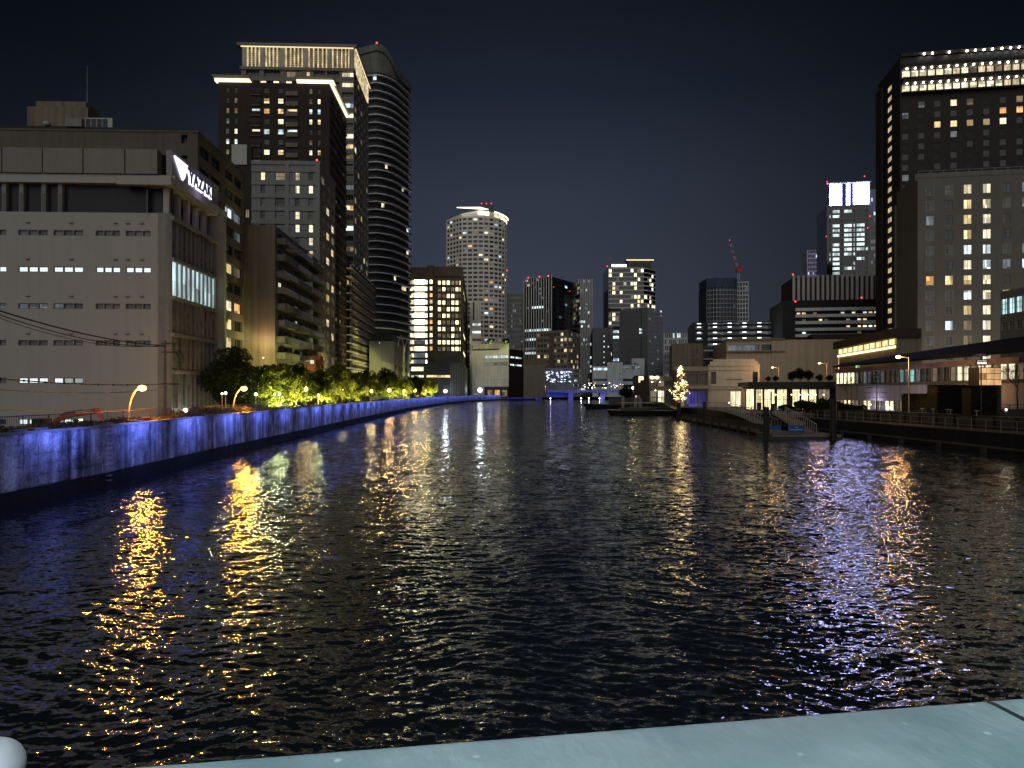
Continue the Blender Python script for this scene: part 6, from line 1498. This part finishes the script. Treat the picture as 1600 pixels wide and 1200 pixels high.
for k, (px, y, D, br, e, bulb, c, txt) in enumerate([
    (696, 611, 392, .85, 1600, wcold, CW, 'bright white lamp at the far end of the tree row'),
    (725, 610, 420, .55, 1800, orange, OR, 'orange lamp between the two white quay lamps'),
    (750, 609.5, 470, 1.3, 2800, wcold, CW, 'most brilliant white lamp of the far quay'),
    (778, 609, 500, .62, 2500, orange, (1, .62, .2), 'orange lamp left of the far quay middle'),
    (801, 609, 510, .75, 3500, orange, (1, .72, .25), 'yellow orange lamp at the far quay middle'),
    (820, 608, 520, .75, 3500, orange, (1, .65, .2), 'orange lamp near the left end of the far bridge'),
    (855, 607, 545, .6, 1500, wwarm, WW, 'warm lamp over the left bridge end')]):
    post_lamp((X(px, D), D, 1.7), Z(y, D)-1.7, bulb, e, c, txt, 'lamps of the far quay', br)
r = random.Random(77); fl = MB(); ms = [emit_mat('street_spark_white', (.9, 1, .95), 7), emit_mat('street_spark_warm', (1, .8, .45), 6), emit_mat('street_spark_red', (1, .08, .04), 6)]
for k in range(70):
    px = r.choice([r.uniform(740, 860), r.uniform(860, 985)]); D = r.uniform(530, 560); s_ = r.uniform(.18, .42); fl.ball((X(px, D), D, Z(r.uniform(598, 607), D)), s_, ms[0 if r.random() < .6 else (1 if r.random() < .85 else 2)], 5, 3)
fl.build('street_lights', label='countless small lights of the streets behind the far quay and bridge', cat='lights', kind='stuff')
# fountain-like lit ornament by the bridge
o = MB().prism([(1.1*math.cos(a*math.pi/3), 1.1*math.sin(a*math.pi/3)) for a in range(6)], 0, 3.6, emit_mat('lit_ornament', (.55, .6, 1), 1.6)).build('lit_ornament', label='small bluish glowing cone standing at the bridge', cat='ornament'); o.location = (X(884.5, 528), 528, 3.3)
for v_ in o.data.vertices:
    if v_.co.z > 3: v_.co.x *= .1; v_.co.y *= .1

# right bank lamps
def armlamp(px_pole, px_head, y_top, y_base, D, e, label, br=.2):
    zt = Z(y_top, D); x = X(px_pole, D); root = empty('street_lamp', (x, D, 1.9), label=label, cat='street lamp', group='arm lamps of the right bank'); h = zt-1.9; dx = X(px_head, D)-x
    MB().tube([(0, 0, 0), (0, 0, h)], .09, lampst, 7, .06).build('pole', root); MB().tube([(0, 0, h-.1), (dx, 0, h+.05)], .05, lampst, 6).build('arm', root)
    mb = MB(); mb.smooth = True; mb.ball((dx-.1, 0, h-.02), br*.8, emit_mat('arm_lamp_bulb', (1, .58, .22), 12), 9, 6, .6); mb.build('lamp_globe', root); point_light('lamp_light', (dx-.1, 0, h-.4), e, (1, .50, .18), .25, root)
armlamp(1420, 1405, 557.5, 615, 84, 800, 'tall arm lamp glowing orange before the exhibition building', .36)
armlamp(1292, 1281, 567.5, 590, 145, 700, 'arm lamp behind the cafe roof, nearer the dark hotel', .28)
armlamp(1217, 1208, 574, 592, 160, 600, 'arm lamp behind the cafe roof, over its left half', .28)
for k, (px, D, z, e, c, txt) in enumerate([(1140, 158, 3.0, 350, (1, .72, .42), 'low'), (1345, 112, 3.4, 700, (.62, .6, 1), 'violet'), (1372, 100, 3.2, 700, (.70, .66, 1), 'pale violet'), (1450, 88, 3.4, 1150, (1, .62, .38), 'warm orange'), (1500, 83, 3.6, 700, (.9, .8, 1), 'white')]):
    post_lamp((X(px, D) if k else X(px, D)-1, D-3, 1.9), z-1.9, wwarm if k in (0, 3) else emit_mat('violet_bulb', (.65, .62, 1), 10), e, c, '%s garden light %s' % (txt, 'before the cream building' if k == 0 else 'washing the white base wall of the exhibition building'), 'garden lights of the right bank', .10, name='garden_light')
for k, px in enumerate((1470, 1560)):  # unseen lamps assumed behind the roof, added for the warm wash on the hotel
    post_lamp((X(px, 150), 150, 1.7), 5.0, wwarm, 5200, (1, .82, .58), '%s street lamp at the foot of the grey beige hotel' % ['left', 'right'][k], 'lamps at the foot of the hotel', .2)
# roof-level garden of the cafe
for k, (px, y, sz, kd) in enumerate(((1200, 592, .26, 'd'), (1212, 590, .28, 'd'), (1238, 572, .45, 'd'), (1250, 568, .58, 'd'), (1262, 573, .50, 'd'), (1280, 585, .34, 'd'), (1296, 586, .32, 'd'))):
    tree('rooftop_shrub', kd, (X(px, 138), 138, 6.95), sz, '%s shrub of the cafe roof garden, left to right' % words[k], k*1.1, 'shrubs on the cafe roof', cat='shrub')
for k, (px, D, sz) in enumerate(((1228, 118, 1.1), (1257, 112, 1.7), (1275, 116, 1.3), (1292, 106, 1.9), (1318, 100, 1.5), (1340, 98, 1.3))):
    tree('garden_shrub', 'shrub', (X(px, D), D, 1.75), sz, '%s dark shrub of the quay garden between the cafe and the terrace wall' % words[k], k*2.1, 'shrubs of the quay garden', cat='shrub')
# conifer, bare trees
def bare_tree(loc, h, label, seed, spread=.5, mat=barkm, name='bare_tree', lv=4):
    g = random.Random(seed); root = empty(name, loc, 0, label=label, cat='tree'); mb = MB()
    def grow(p, d, l, r_, k):
        q = p+d*l; mb.tube([p, (p+q)/2+Vector((g.uniform(-1, 1), g.uniform(-1, 1), 0))*l*.05, q], r_, mat, 4, r_*.65)
        if k == 0: return
        for _ in range(3 if k > 1 else 4):
            nd = (d+Vector((g.uniform(-1, 1), g.uniform(-1, 1), g.uniform(-.2, .7)))*spread*1.3).normalized(); grow(q, nd, l*g.uniform(.62, .85), r_*.6, k-1)
    t0 = MB().tube([(0, 0, 0), (0, 0, h*.25)], h*.018, mat, 6, h*.014).build('trunk', root)
    grow(Vector((0, 0, h*.25)), Vector((0, 0, 1)), h*.24, h*.013, lv); mb.build('crown', root); return root
bare_tree((X(1325, 104), 104, 1.8), 6.3, 'small bare tree lit orange beside the exhibition building corner', 5, .75, wall_mat('bark_light_tint', (.22, .13, .08)))  # orange lamp light painted into the bark colour
bare_tree((X(1590, 75), 75, 2.9), 5.6, 'bare branching tree at the right edge of the terrace', 8, .7)
root = empty('conifer_tree', (X(1369, 92), 92, 2.8), 0, label='thin layered conifer standing before the glass band', cat='tree')
MB().tube([(0, 0, 0), (.1, 0, 2.2), (0, 0, 4.9)], .09, barkm, 6, .03).build('trunk', root)
mb = MB(); g = random.Random(6)
for k in range(900):
    lay = g.choice([1.3, 1.9, 2.5, 3.1, 3.6, 4.1, 4.6, 4.9]); rr_ = (5.4-lay)*.50*g.uniform(.15, 1)**.7; a = g.choice([0, .9, 2.2, 3.1, 4.0, 5.3])+g.uniform(-.35, .35)+lay; c = Vector((rr_*math.cos(a), rr_*math.sin(a), lay-.12*rr_+g.uniform(-.08, .08))); s_ = g.uniform(.06, .13)
    e = Matrix.Rotation(g.uniform(0, 6), 3, 'Z') @ Matrix.Rotation(g.uniform(-.6, .6), 3, 'X'); mb.face([c+e @ Vector((-s_, -s_*.3, 0)), c+e @ Vector((s_, -s_*.3, 0)), c+e @ Vector((s_, s_*.3, 0)), c+e @ Vector((-s_, s_*.3, 0))], leafc)
mb.build('crown', root)
tree('street_tree', 'd', (X(978, 255), 255, 1.7), 1.15, 'dark round tree at the right end of the far bridge', 1, None)
tree('street_tree', 'thin', (X(986, 240), 240, 1.7), 1.7, 'thin open tree in front of the dark restaurant corner', 2, None)
post_lamp((X(989, 225), 225, 1.9), Z(606, 225)-1.9, emit_mat('warm_globe', (1, .85, .5), 16), 900, WW, 'warm double lamp at the dark restaurant corner', 'garden lights of the right bank', .35)
# the christmas-lit tree
Dx = 152; root = empty('christmas_tree', (X(1060, Dx)+.4, Dx, 1.9), 0, label='tall tree wound in hundreds of small golden lights on the right quay', cat='tree')
cm, cc = crown_mesh('crown', 55, 3500, 1.8, 5.6, .10, leafm, 26); hx = Z(568, Dx)-1.9
for v_ in cm.vertices: f_ = max(.15, 1.15-v_.co.z/6.0); v_.co.x *= f_; v_.co.y *= f_
link('crown', cm, root, (0, 0, 1.6)); MB().tube([(0, 0, 0), (0, 0, 6.0)], .13, barkm, 6, .04).build('trunk', root)
fm = emit_mat('fairy_light', (1, .74, .34), 6.5); mb = MB(); g = random.Random(3)
for k in range(46):
    t_ = g.random()**1.2; z0 = 1.6+t_*(hx-2.0); R0 = (2.15*(1-t_)**.8+.15)*g.uniform(.7, 1.12)*(1.0 if t_ > .15 else .6); a0 = g.uniform(0, 6.28)
    for q in range(8):
        f_ = q/7; rr_ = R0*(.35+.65*f_); a = a0+g.uniform(-.25, .25); mb.ball((rr_*math.cos(a)+g.uniform(-.12, .12), rr_*math.sin(a), z0+.35*(1-f_)+g.uniform(-.22, .22)), g.uniform(.03, .085), fm, 4, 3)
mb.build('fairy_lights', root, kind='stuff')
for z, e in ((3.2, 160), (5.2, 130), (7.0, 70)): point_light('tree_glow', (-.3, -2.0, z), e, (1, .72, .32), .5, root)
rl_ = MB().ball((0, 0, 0), .16, red_lamp, 6, 4).build('signal_lamp', label='small red lamp below the golden lit tree', cat='lamp'); rl_.location = (X(1057, 150), 150, Z(625, 150)); 

# ------------------------------------------------------------------ docks on the right
wood = wall_mat('dock_planking', (.17, .145, .12), amp=.3, fine=.3); dkm = wall_mat('dock_timber', (.05, .045, .04), amp=.3)
a, c = Vector((X(1060, 141), 141)), Vector((X(1202, 86), 86)); dv = (c-a).normalized(); Lp = (c-a).length
pr = empty('floating_dock', (a.x, a.y, 0), math.atan2(dv.y, dv.x), label='long low floating dock with black fenders, moored before the cream building', cat='dock')
MB().box((0, 0, .05), (Lp, 3.2, .42), dkm).build('float', pr) 
for k in range(44): MB().box((Lp*k/44+.02, -.1, .42), (Lp*(k+1)/44-.02, 3.2, .50), wood).build('plank', pr)
MB().box((-.1, -.22, .30), (Lp, -.1, .72), wood).build('edge_beam', pr)
sidey = -1
for k in range(11): MB().box((Lp*(k+.6)/11-.17, -.5, -.25), (Lp*(k+.6)/11+.17, -.22, .85), M['black']).build('fender', pr)
MB().box((0, .2, .5), (Lp*.98, .26, 1.35), wall_mat('dock_screen', (.05, .047, .042))).build('screen', pr)
for k in range(3): MB().box((.5+.4*k, -.15, .5), (.7+.4*k, .05, 1.25), M['wframe']).build('bollard', pr)
# near landing pontoon
pr2 = empty('landing_pontoon', (X(1200, 83), 81.5, 0), 0, label='near landing pontoon with tall guide piles and blue banners', cat='dock')
Wp = X(1312, 81.5)-X(1200, 83)
MB().box((0, 0, .0), (Wp, 5.5, .42), M['dark']).build('float', pr2); MB().box((-.1, -.1, .42), (Wp+.1, 5.6, .52), wall_mat('dock_deck', (.13, .12, .10), amp=.3)).build('deck', pr2)
MB().box((-.1, -.22, .3), (Wp+.1, -.1, .5), wood).build('edge_beam', pr2)
def pile(px, D, ytop, r_, label):
    o = MB().tube([(0, 0, -2), (0, 0, Z(ytop, D)-.2), (0, 0, Z(ytop, D))], r_, M['black'], 10).build('guide_pile', label=label, cat='pile', group='mooring piles'); o.location = (X(px, D), D, 0)
pile(1197, 81, 636, .33, 'thick dark guide pile at the left end of the near pontoon'); pile(1302, 80.6, 624, .36, 'thick dark guide pile at the right end of the near pontoon')
pile(1060.5, 139, 629, .42, 'dark guide pile at the far tip of the long dock'); pile(1101, 138, 628, .35, 'dark guide pile behind the long dock')
pile(1205, 118, 612, .10, 'slim dark mast by the cafe window')
blm = wall_mat('blue_banner', (.03, .09, .28)); wtx = wall_mat('banner_print', (.45, .6, .8))
def banner(px0, px1, y0, y1, D, label, text=True):
    w = X(px1, D)-X(px0, D); h = Z(y0, D)-Z(y1, D); root = empty('banner', (X(px0, D), D, Z(y1, D)), 0, label=label, cat='banner', group='blue dock banners')
    MB().box((0, 0, 0), (w, .05, h), blm).build('cloth', root)
    if text:
        mb = MB()
        for k in range(13): mb.box((w*.12+k*w*.058, -.012, h*.30), (w*.12+k*w*.058+w*.035, -.002, h*.42), wtx)
        mb.box((w*.44, -.012, h*.62), (w*.56, -.002, h*.72), wtx); mb.build('print', root)
    for u in (0, w): MB().tube([(u, .03, -Z(y1, D)+.52), (u, .03, h+.6)], .03, M['steel'], 5).build('pole', root)
banner(1232, 1257, 664.5, 675.5, 83.5, 'larger blue banner with pale lettering on the near pontoon'); banner(1205, 1220, 665, 672, 84, 'smaller blue banner left of the gangway foot', False)
mb = MB(); 
def gangway(p, q, w, label, n, white, arch=0., seedg=0):
    p, q = Vector(p), Vector(q); root = empty('gangway', p, 0, label=label, cat='gangway'); d = q-p; t = Vector((d.x, d.y, 0)).normalized(); s_ = Vector((-t.y, t.x, 0))*w
    mb = MB(); pts_ = [d*(k/n)+Vector((0, 0, arch*math.sin(math.pi*k/n))) for k in range(n+1)]
    for k in range(n): a_, b_ = pts_[k], pts_[k+1]; z = Vector((0, 0, -.18)); mb.face([a_, b_, b_+s_, a_+s_], wood); mb.face([a_+z, b_+z, b_, a_], white); mb.face([a_+z+s_, b_+z+s_, b_+s_, a_+s_], white)
    mb.build('walkway', root)
    for sd_, off in ((0, Vector((0, 0, 0))), (1, s_)):
        rm_ = MB(); rm_.tube([x_+off+Vector((0, 0, 1.05)) for x_ in pts_], .045, white, 5); rm_.build('handrail', root)
        for k in range(n+1): MB().tube([pts_[k]+off, pts_[k]+off+Vector((0, 0, 1.05))], .032, white, 4).build('baluster', root)
wsm = wall_mat('gangway_white', (.42, .40, .35))
gangway((X(1107, 128), 128, 2.4), (X(1196, 97), 97, .55), 1.6, 'white railed arched gangway down to the long floating dock', 26, wsm, .55)
gangway((X(1211, 100), 100, 2.2), (X(1257, 84.5), 84.5, .55), 1.3, 'shorter pale gangway down to the near pontoon', 16, wsm)
# promenade railing on the quay
pr3 = empty('railing', (38.5, 95, 1.7), label='long thin promenade railing along the right quay before the cafe', cat='railing')
ln = offset(RQ[2:7], -.7); n_ = 0; acc = 0
for a_, b_ in zip(ln, ln[1:]):
    for z in (.55, 1.1): MB().tube([(a_[0]-38.5, a_[1]-95, z), (b_[0]-38.5, b_[1]-95, z)], .03, M['steel'], 4).build('rail', pr3)
s_ = 0
while s_ < 150:
    p, t = point_on(ln, s_); MB().tube([(p.x-38.5, p.y-95, 0), (p.x-38.5, p.y-95, 1.1)], .035, M['steel'], 4).build('post', pr3); s_ += 1.9
o = MB().box((-6, -.4, 1.7), (6.5, 2.5, 1.78), wall_mat('cafe_paving', (.30, .28, .24))).build('cafe_paving', kind='structure', label='pale paving before the cafe'); o.location = (51, 128, 0)
# far jetty: posts, railing, shelter, moored boat
mr = empty('jetty', (X(972, 190), 190, 0), 0, label='far wooden jetty with tall square posts and slatted railing', cat='jetty')
for px, D, yt in ((973, 190, 619), (993, 178, 621), (1000, 200, 622)): x = X(px, D)-X(972, 190); MB().box((x-.38, D-190-.38, -1), (x+.38, D-190+.38, Z(yt, D)), wall_mat('weathered_post', (.22, .20, .17))).build('post', mr)
MB().box((0, -12, .2), (12, 6, .55), dkm).build('deck', mr); 
for k in range(18): MB().box((k*.62, -11.9, .55), (k*.62+.12, -11.8, 1.6), M['steel']).build('baluster', mr)
MB().box((0, -11.95, 1.6), (11.2, -11.75, 1.72), M['steel']).build('handrail', mr)
bt = empty('excursion_boat', (X(1005, 168), 168, 0), R(4), label='dark flat-roofed excursion boat moored at the jetty before the restaurants', cat='boat')
hull = [(-8.5, 0), (-7.6, -1.6), (6.5, -1.8), (9.5, 0), (6.5, 1.8), (-7.6, 1.6)]
mb = MB(); n0 = len(hull); lo = [(x*.9, y*.7, -.1) for x, y in hull]; hi = [(x, y, 1.0 if abs(x) < 8 else 1.35) for x, y in hull]
for i in range(6): mb.face([lo[i], lo[(i+1) % 6], hi[(i+1) % 6], hi[i]], M['black'])
mb.face(hi, M['black']); mb.build('hull', bt)
MB().box((-5.5, -1.5, 2.75), (3.2, 1.5, 2.9), wall_mat('boat_roof', (.36, .35, .32))).build('roof', bt)
for k in range(8): MB().box((-5.4+k*1.2, -1.45, 1.0), (-5.3+k*1.2, -1.35, 2.75), M['dark']).build('pillar', bt)
MB().box((-5.3, -1.3, 1.0), (3, 1.3, 1.75), M['dark']).build('cabin', bt); MB().tube([(-8.4, 0, 1.3), (6, -1.8, 1.05), (9.4, 0, 1.4)], .05, M['slab'], 5).build('gunwale', bt)
bt2 = empty('work_boat', (X(962, 235), 235, 0), R(170), label='long black work boat lying behind the jetty posts', cat='boat')
mb = MB()
for i in range(6): mb.face([lo[i], lo[(i+1) % 6], hi[(i+1) % 6], hi[i]], M['black'])
mb.face(hi, M['black']); mb.build('hull', bt2); MB().box((-5, -1.2, 1), (2, 1.2, 3.0), M['dark']).build('cabin', bt2); bt2.scale = (1.1, 1.1, 1.15)
gangway((X(1012, 172), 172, 2.9), (X(1052, 150), 150, 1.8), 1.2, 'dark arched gangway between the excursion boat and the quay', 14, M['dark'], .6)

# hedges, sign, lantern box and railing of the near right terrace
def hedge(px0, px1, ytop, D, depth, label):
    x0, x1 = X(px0, D), X(px1, D); z1 = Z(ytop, D); r = random.Random(int(px0)); root = empty('hedge', ((x0+x1)/2, D, 2.9), 0, label=label, cat='hedge', group='boxy hedges of the terrace'); w = (x1-x0)/2
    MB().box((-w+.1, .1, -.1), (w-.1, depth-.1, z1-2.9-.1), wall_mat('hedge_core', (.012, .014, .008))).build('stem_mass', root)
    pts_ = []
    for k in range(int(1500*(x1-x0)*(z1-2.9)/6)+500):
        f_ = r.random()
        if f_ < .6: pts_.append((r.uniform(-w, w), r.uniform(-.06, .12), r.uniform(0, z1-2.9)))
        else: pts_.append((r.uniform(-w, w), r.uniform(0, depth), z1-2.9+r.uniform(-.1, .06)))
    o = scatter_mesh('foliage', pts_, .09, leafd, int(px1)); o.parent = root
hedge(1421, 1465, 616, 86, 2.0, 'lower dark hedge left of the tall boxy hedge'); hedge(1464, 1517, 602, 81, 2.2, 'tall dark boxy hedge below the sweeping roof'); hedge(1517, 1560, 604, 75.5, 1.8, 'boxy hedge under the lantern box, at the railing')
tree('garden_shrub', 'shrub', (X(1510, 82), 82, 4.3), 1.1, 'rounded shrub growing out of the tall boxy hedge', 1, None, cat='shrub')
Ds = 73.5; sr_ = empty('hanging_sign', (X(1533, Ds), Ds, 2.9), 0, label='small black sign reading BANKS with a white diamond canopy on a pole', cat='sign')
MB().tube([(0, 0, 0), (0, 0, Z(557, Ds)-2.9)], .055, M['dframe'], 6).build('pole', sr_)
zb_ = Z(570.5, Ds)-2.9; zt_ = Z(563, Ds)-2.9; w = (X(1541.5, Ds)-X(1524, Ds))/2
MB().box((-w, -.14, zb_), (w, -.06, zt_), M['black']).build('board', sr_)
text_mesh('sign_lettering', 'BANKS', .30, .01, .008, emit_mat('banks_glow', (1, .97, .9), 1.6), sr_, (0, -.15, zb_+.10), (R(90), 0, 0), 'CENTER')
MB().box((-w*.8, -.155, zt_-.07), (w*.8, -.145, zt_-.045), MATS['banks_glow']).build('sign_line', sr_)
mb = MB(); zc_ = Z(555.5, Ds)-2.9; ww_ = (X(1547, Ds)-X(1518, Ds))/2
mb.face([(-ww_, 0, zc_), (0, -.9, zc_-.16), (ww_, 0, zc_), (0, .9, zc_-.1)], M['ltgrey']); mb.face([(-ww_, 0, zc_), (0, -.9, zc_-.16), (0, 0, zc_+.22)], M['ltgrey']); mb.face([(ww_, 0, zc_), (0, -.9, zc_-.16), (0, 0, zc_+.22)], M['ltgrey']); mb.face([(-ww_, 0, zc_), (0, .9, zc_-.1), (0, 0, zc_+.22)], M['ltgrey']); mb.face([(ww_, 0, zc_), (0, .9, zc_-.1), (0, 0, zc_+.22)], M['ltgrey']); mb.build('canopy', sr_)
Dk = 78.5; lb_ = empty('lantern_kiosk', (X(1530, Dk), Dk, 2.9), 0, label='box kiosk glowing orange through paper-like screens beside the sign', cat='kiosk')
w = X(1565, Dk)-X(1530, Dk); zA, zB = Z(602, Dk)-2.9, Z(574.5, Dk)-2.9
shj = lit_mat('paper_screen', (1, .56, .25), 1.05, curtain=1.2, lo=.8, hi=1.0)
MB().box((.02, .02, 0), (w-.02, 1.9, zA), M['dark']).build('base', lb_)
for i in range(3):
    for j in range(3): MB().box((w*i/3+.03, -.02, zA+(zB-zA)*j/3+.03), (w*(i+1)/3-.03, .03, zA+(zB-zA)*(j+1)/3-.03), shj if not (j == 1 and i == 0) else M['amber']).build('screen_panel', lb_)
MB().box((0, .03, zA), (w, 1.9, zB+.04), M['dframe']).build('frame', lb_)
rt = empty('railing', (X(1563, 71), 71, 2.9), 0, label='black railing at the right edge of the terrace above the small uplight', cat='railing')
Wr = 4.5
for z in (.5, .8, 1.1): MB().tube([(0, 0, z), (Wr, 0, z)], .03, M['black'], 5).build('rail', rt)
for k in range(6): MB().box((k*.85-.03, -.03, 0), (k*.85+.03, .03, 1.1), M['black']).build('post', rt)
up = empty('uplight', (X(1571, 70), 70, 0), 0, label='small warm uplight set in the terrace wall under the railing', cat='light'); zz = Z(640, 70)
mb = MB(); mb.ball((0, -.1, zz), .09, emit_mat('uplight_lens', (1, .78, .5), 9), 8, 5); mb.build('lens', up); MB().tube([(0, 0, zz-.25), (0, -.02, zz-.1)], .14, M['steel'], 8).build('housing', up); point_light('uplight_light', (0, -.35, zz+.1), 14, (1, .75, .5), .08, up)
o = MB().box((-1.7, -.2, 1.7), (1.7, .25, 3.6), wall_mat('terrace_stone2', (.02, .019, .018))).build('pier_wall', label='low stone pier wall carrying the small uplight at the right', cat='wall'); o.location = (X(1584, 70.9)+.3, 70.9, 0)
for k, px in enumerate((1405, 1441, 1458, 1480, 1485, 1526)):
    D = 45.6*F/(px-800); t_ = empty('mushroom_light', (X(px, D), D, 2.9), 0, label='%s small mushroom-shaped garden light on the dark terrace, left to right' % words[k], cat='garden light', group='mushroom garden lights')
    MB().tube([(0, 0, 0), (0, 0, .45)], .05, M['steel'], 6).build('stem', t_); mb = MB(); mb.ball((0, 0, .48), .22, M['ltgrey'], 8, 5, .35); mb.build('cap', t_)
# red round traffic sign
ts = empty('traffic_sign', (X(1459, 82), 82, 1.9), 0, label='round red no-entry sign before the white base wall', cat='sign'); hz = Z(611.5, 82)-1.9
MB().tube([(0, 0, 0), (0, 0, hz)], .03, M['steel'], 5).build('pole', ts); MB().prism([(.22*math.cos(a*math.pi/8), .22*math.sin(a*math.pi/8)) for a in range(16)], 0, .02, wall_mat('sign_red', (.6, .03, .02)), True).build('disc', ts); d_ = [o_ for o_ in ts.children if o_.name.startswith('disc')][0]; d_.rotation_euler = (R(90), 0, 0); d_.location = (0, -.05, hz); o = MB().box((-.15, -.09, hz-.035), (.15, -.075, hz+.035), M['wframe']).build('bar', ts)

# ------------------------------------------------------------------ left bank odds and ends
orr = wall_mat('excavator_paint', (.20, .055, .04), rough=.5, amp=.3); De = 50
ex = empty('excavator', (X(90, De)-1.5, De, 1.7), 0, label='red excavator with folded arm working behind the flood wall', cat='excavator')
def ep(px, y): return (X(px, De)-(X(90, De)-1.5), 0, Z(y, De)-1.7)
def thick(pts_, w, name, mat, seg=4, r=.13, r2=None): MB().tube(pts_, r, mat, 4, r2).build(name, ex)
thick([ep(84, 664), ep(92, 655), ep(103, 650), ep(128, 646.5), ep(152, 643.5)], .2, 'boom', orr, r=.20, r2=.15)
thick([ep(148, 640.5), ep(153, 640), ep(155, 648), ep(160, 655)], .2, 'stick', orr, r=.22, r2=.15); thick([ep(100, 645), ep(120, 642), ep(140, 640), ep(150, 639)], .1, 'hydraulic_hose', M['black'], r=.03)
thick([ep(92, 653), ep(98, 647), ep(118, 643.5)], .1, 'cylinder', M['dark'], r=.07)
MB().box(ep(60, 672)[:1]+(-1.2, .75), (ep(90, 660)[0], 1.2, Z(661, De)-1.7), orr).build('body', ex); MB().box((ep(66, 0)[0], -1.1, .8), (ep(80, 0)[0], .1, 1.75), M['black']).build('cab', ex)
MB().box((-2.0, -1.5, 0), (1.6, -1.0, .7), M['black']).build('track', ex); MB().box((-2.0, 1.0, 0), (1.6, 1.5, .7), M['black']).build('track', ex)
wl_ = empty('work_light', (X(126, 46), 46, 1.7), 0, label='pale yellow work light standing right of the excavator boom', cat='work light')
MB().tube([(0, 0, 0), (0, 0, Z(661, 46)-1.7)], .03, M['dark'], 5).build('pole', wl_); MB().box((-.08, -.08, Z(661, 46)-1.7), (.10, .08, Z(654.5, 46)-1.7), emit_mat('work_bulb', (.9, 1, .55), 2.6)).build('lamp_head', wl_)
Dp = 60; up_ = empty('utility_pole', (X(258, Dp), Dp, 1.7), 0, label='grey utility pole with crossarms and wires before the office corner', cat='utility pole')
hp = Z(531, Dp)-1.7; MB().tube([(0, 0, 0), (0, 0, hp)], .15, wall_mat('concrete_pole', (.15, .15, .14)), 8, .10).build('pole', up_)
for z in (hp-.3, hp-1.0, Z(600, Dp)-1.7): MB().box((-.3, -.05, z-.05), (1.2, .05, z+.05), M['dark']).build('crossarm', up_)
MB().tube([(1.0, 0, hp-.9), (1.4, 0, hp-1.6)], .22, M['dark'], 8).build('transformer', up_); MB().tube([(.3, 0, Z(572, Dp)-1.7), (1.0, .2, Z(576, Dp)-1.7), (.5, .3, Z(583, Dp)-1.7)], .06, M['steel'], 5).build('cable_coil', up_)
def wire(p, q, sag, r_, label, balls=0):
    n = 24; pts_ = [Vector(p).lerp(Vector(q), k/n)-Vector((0, 0, sag*4*(k/n)*(1-k/n))) for k in range(n+1)]
    root = empty('overhead_wire', p, 0, label=label, cat='wire', group='wires left of the utility pole'); pts_ = [x-Vector(p) for x in pts_]
    MB().tube(pts_, r_, M['black'], 5).build('cable', root)
    for k in range(balls): MB().ball(pts_[2+k*2], .07, M['black'], 6, 4).build('marker_ball', root)
Dq = 36
q0 = (X(258, Dp), Dp, Z(540, Dp))
wire((X(-60, Dq), Dq, Z(466, Dq)), q0, .45, .045, 'topmost thick overhead cable sagging to the utility pole'); wire((X(-60, Dq), Dq, Z(470, Dq)), (q0[0], Dp, Z(541, Dp)), .68, .03, 'thin cable hanging just under the topmost thick cable'); wire((X(-60, Dq), Dq, Z(474, Dq)), (q0[0]+.3, Dp, Z(538, Dp)), .9, .02, 'lowest cable of the upper bundle to the utility pole')
wire((X(-40, Dq), Dq, Z(588, Dq)), (X(270, Dp), Dp, Z(599, Dp)), .25, .035, 'lower wire strung with small dark balls before the office', 9); wire((X(-40, Dq), Dq, Z(606, Dq)), (X(262, Dp), Dp, Z(607, Dp)), .3, .02, 'thin wire under the wire with dark balls'); wire((X(-40, Dq), Dq, Z(640, Dq)), (X(258, Dp), Dp, Z(637, Dp)), .1, .015, 'lowest thin wire just above the excavator')
wire(q0, (X(350, 90), 90, Z(543, 90)), .3, .02, 'thin wire leading right from the utility pole past the glazing')
for k, (px, y) in enumerate(((767, 529), (790, 528))): 
    tree('rooftop_shrub', 'shrub', (X(px, 478), 478, Z(536, 478)-.2), 2.4, '%s lit shrub of the white office roof garden' % ['left', 'right'][k], k, 'lit shrubs of the white office roof', cat='shrub'); point_light('planter_light', (X(px, 478), 475.5, Z(534, 478)), 1500, GR, .3).parent = None
o_ = bpy.data.objects
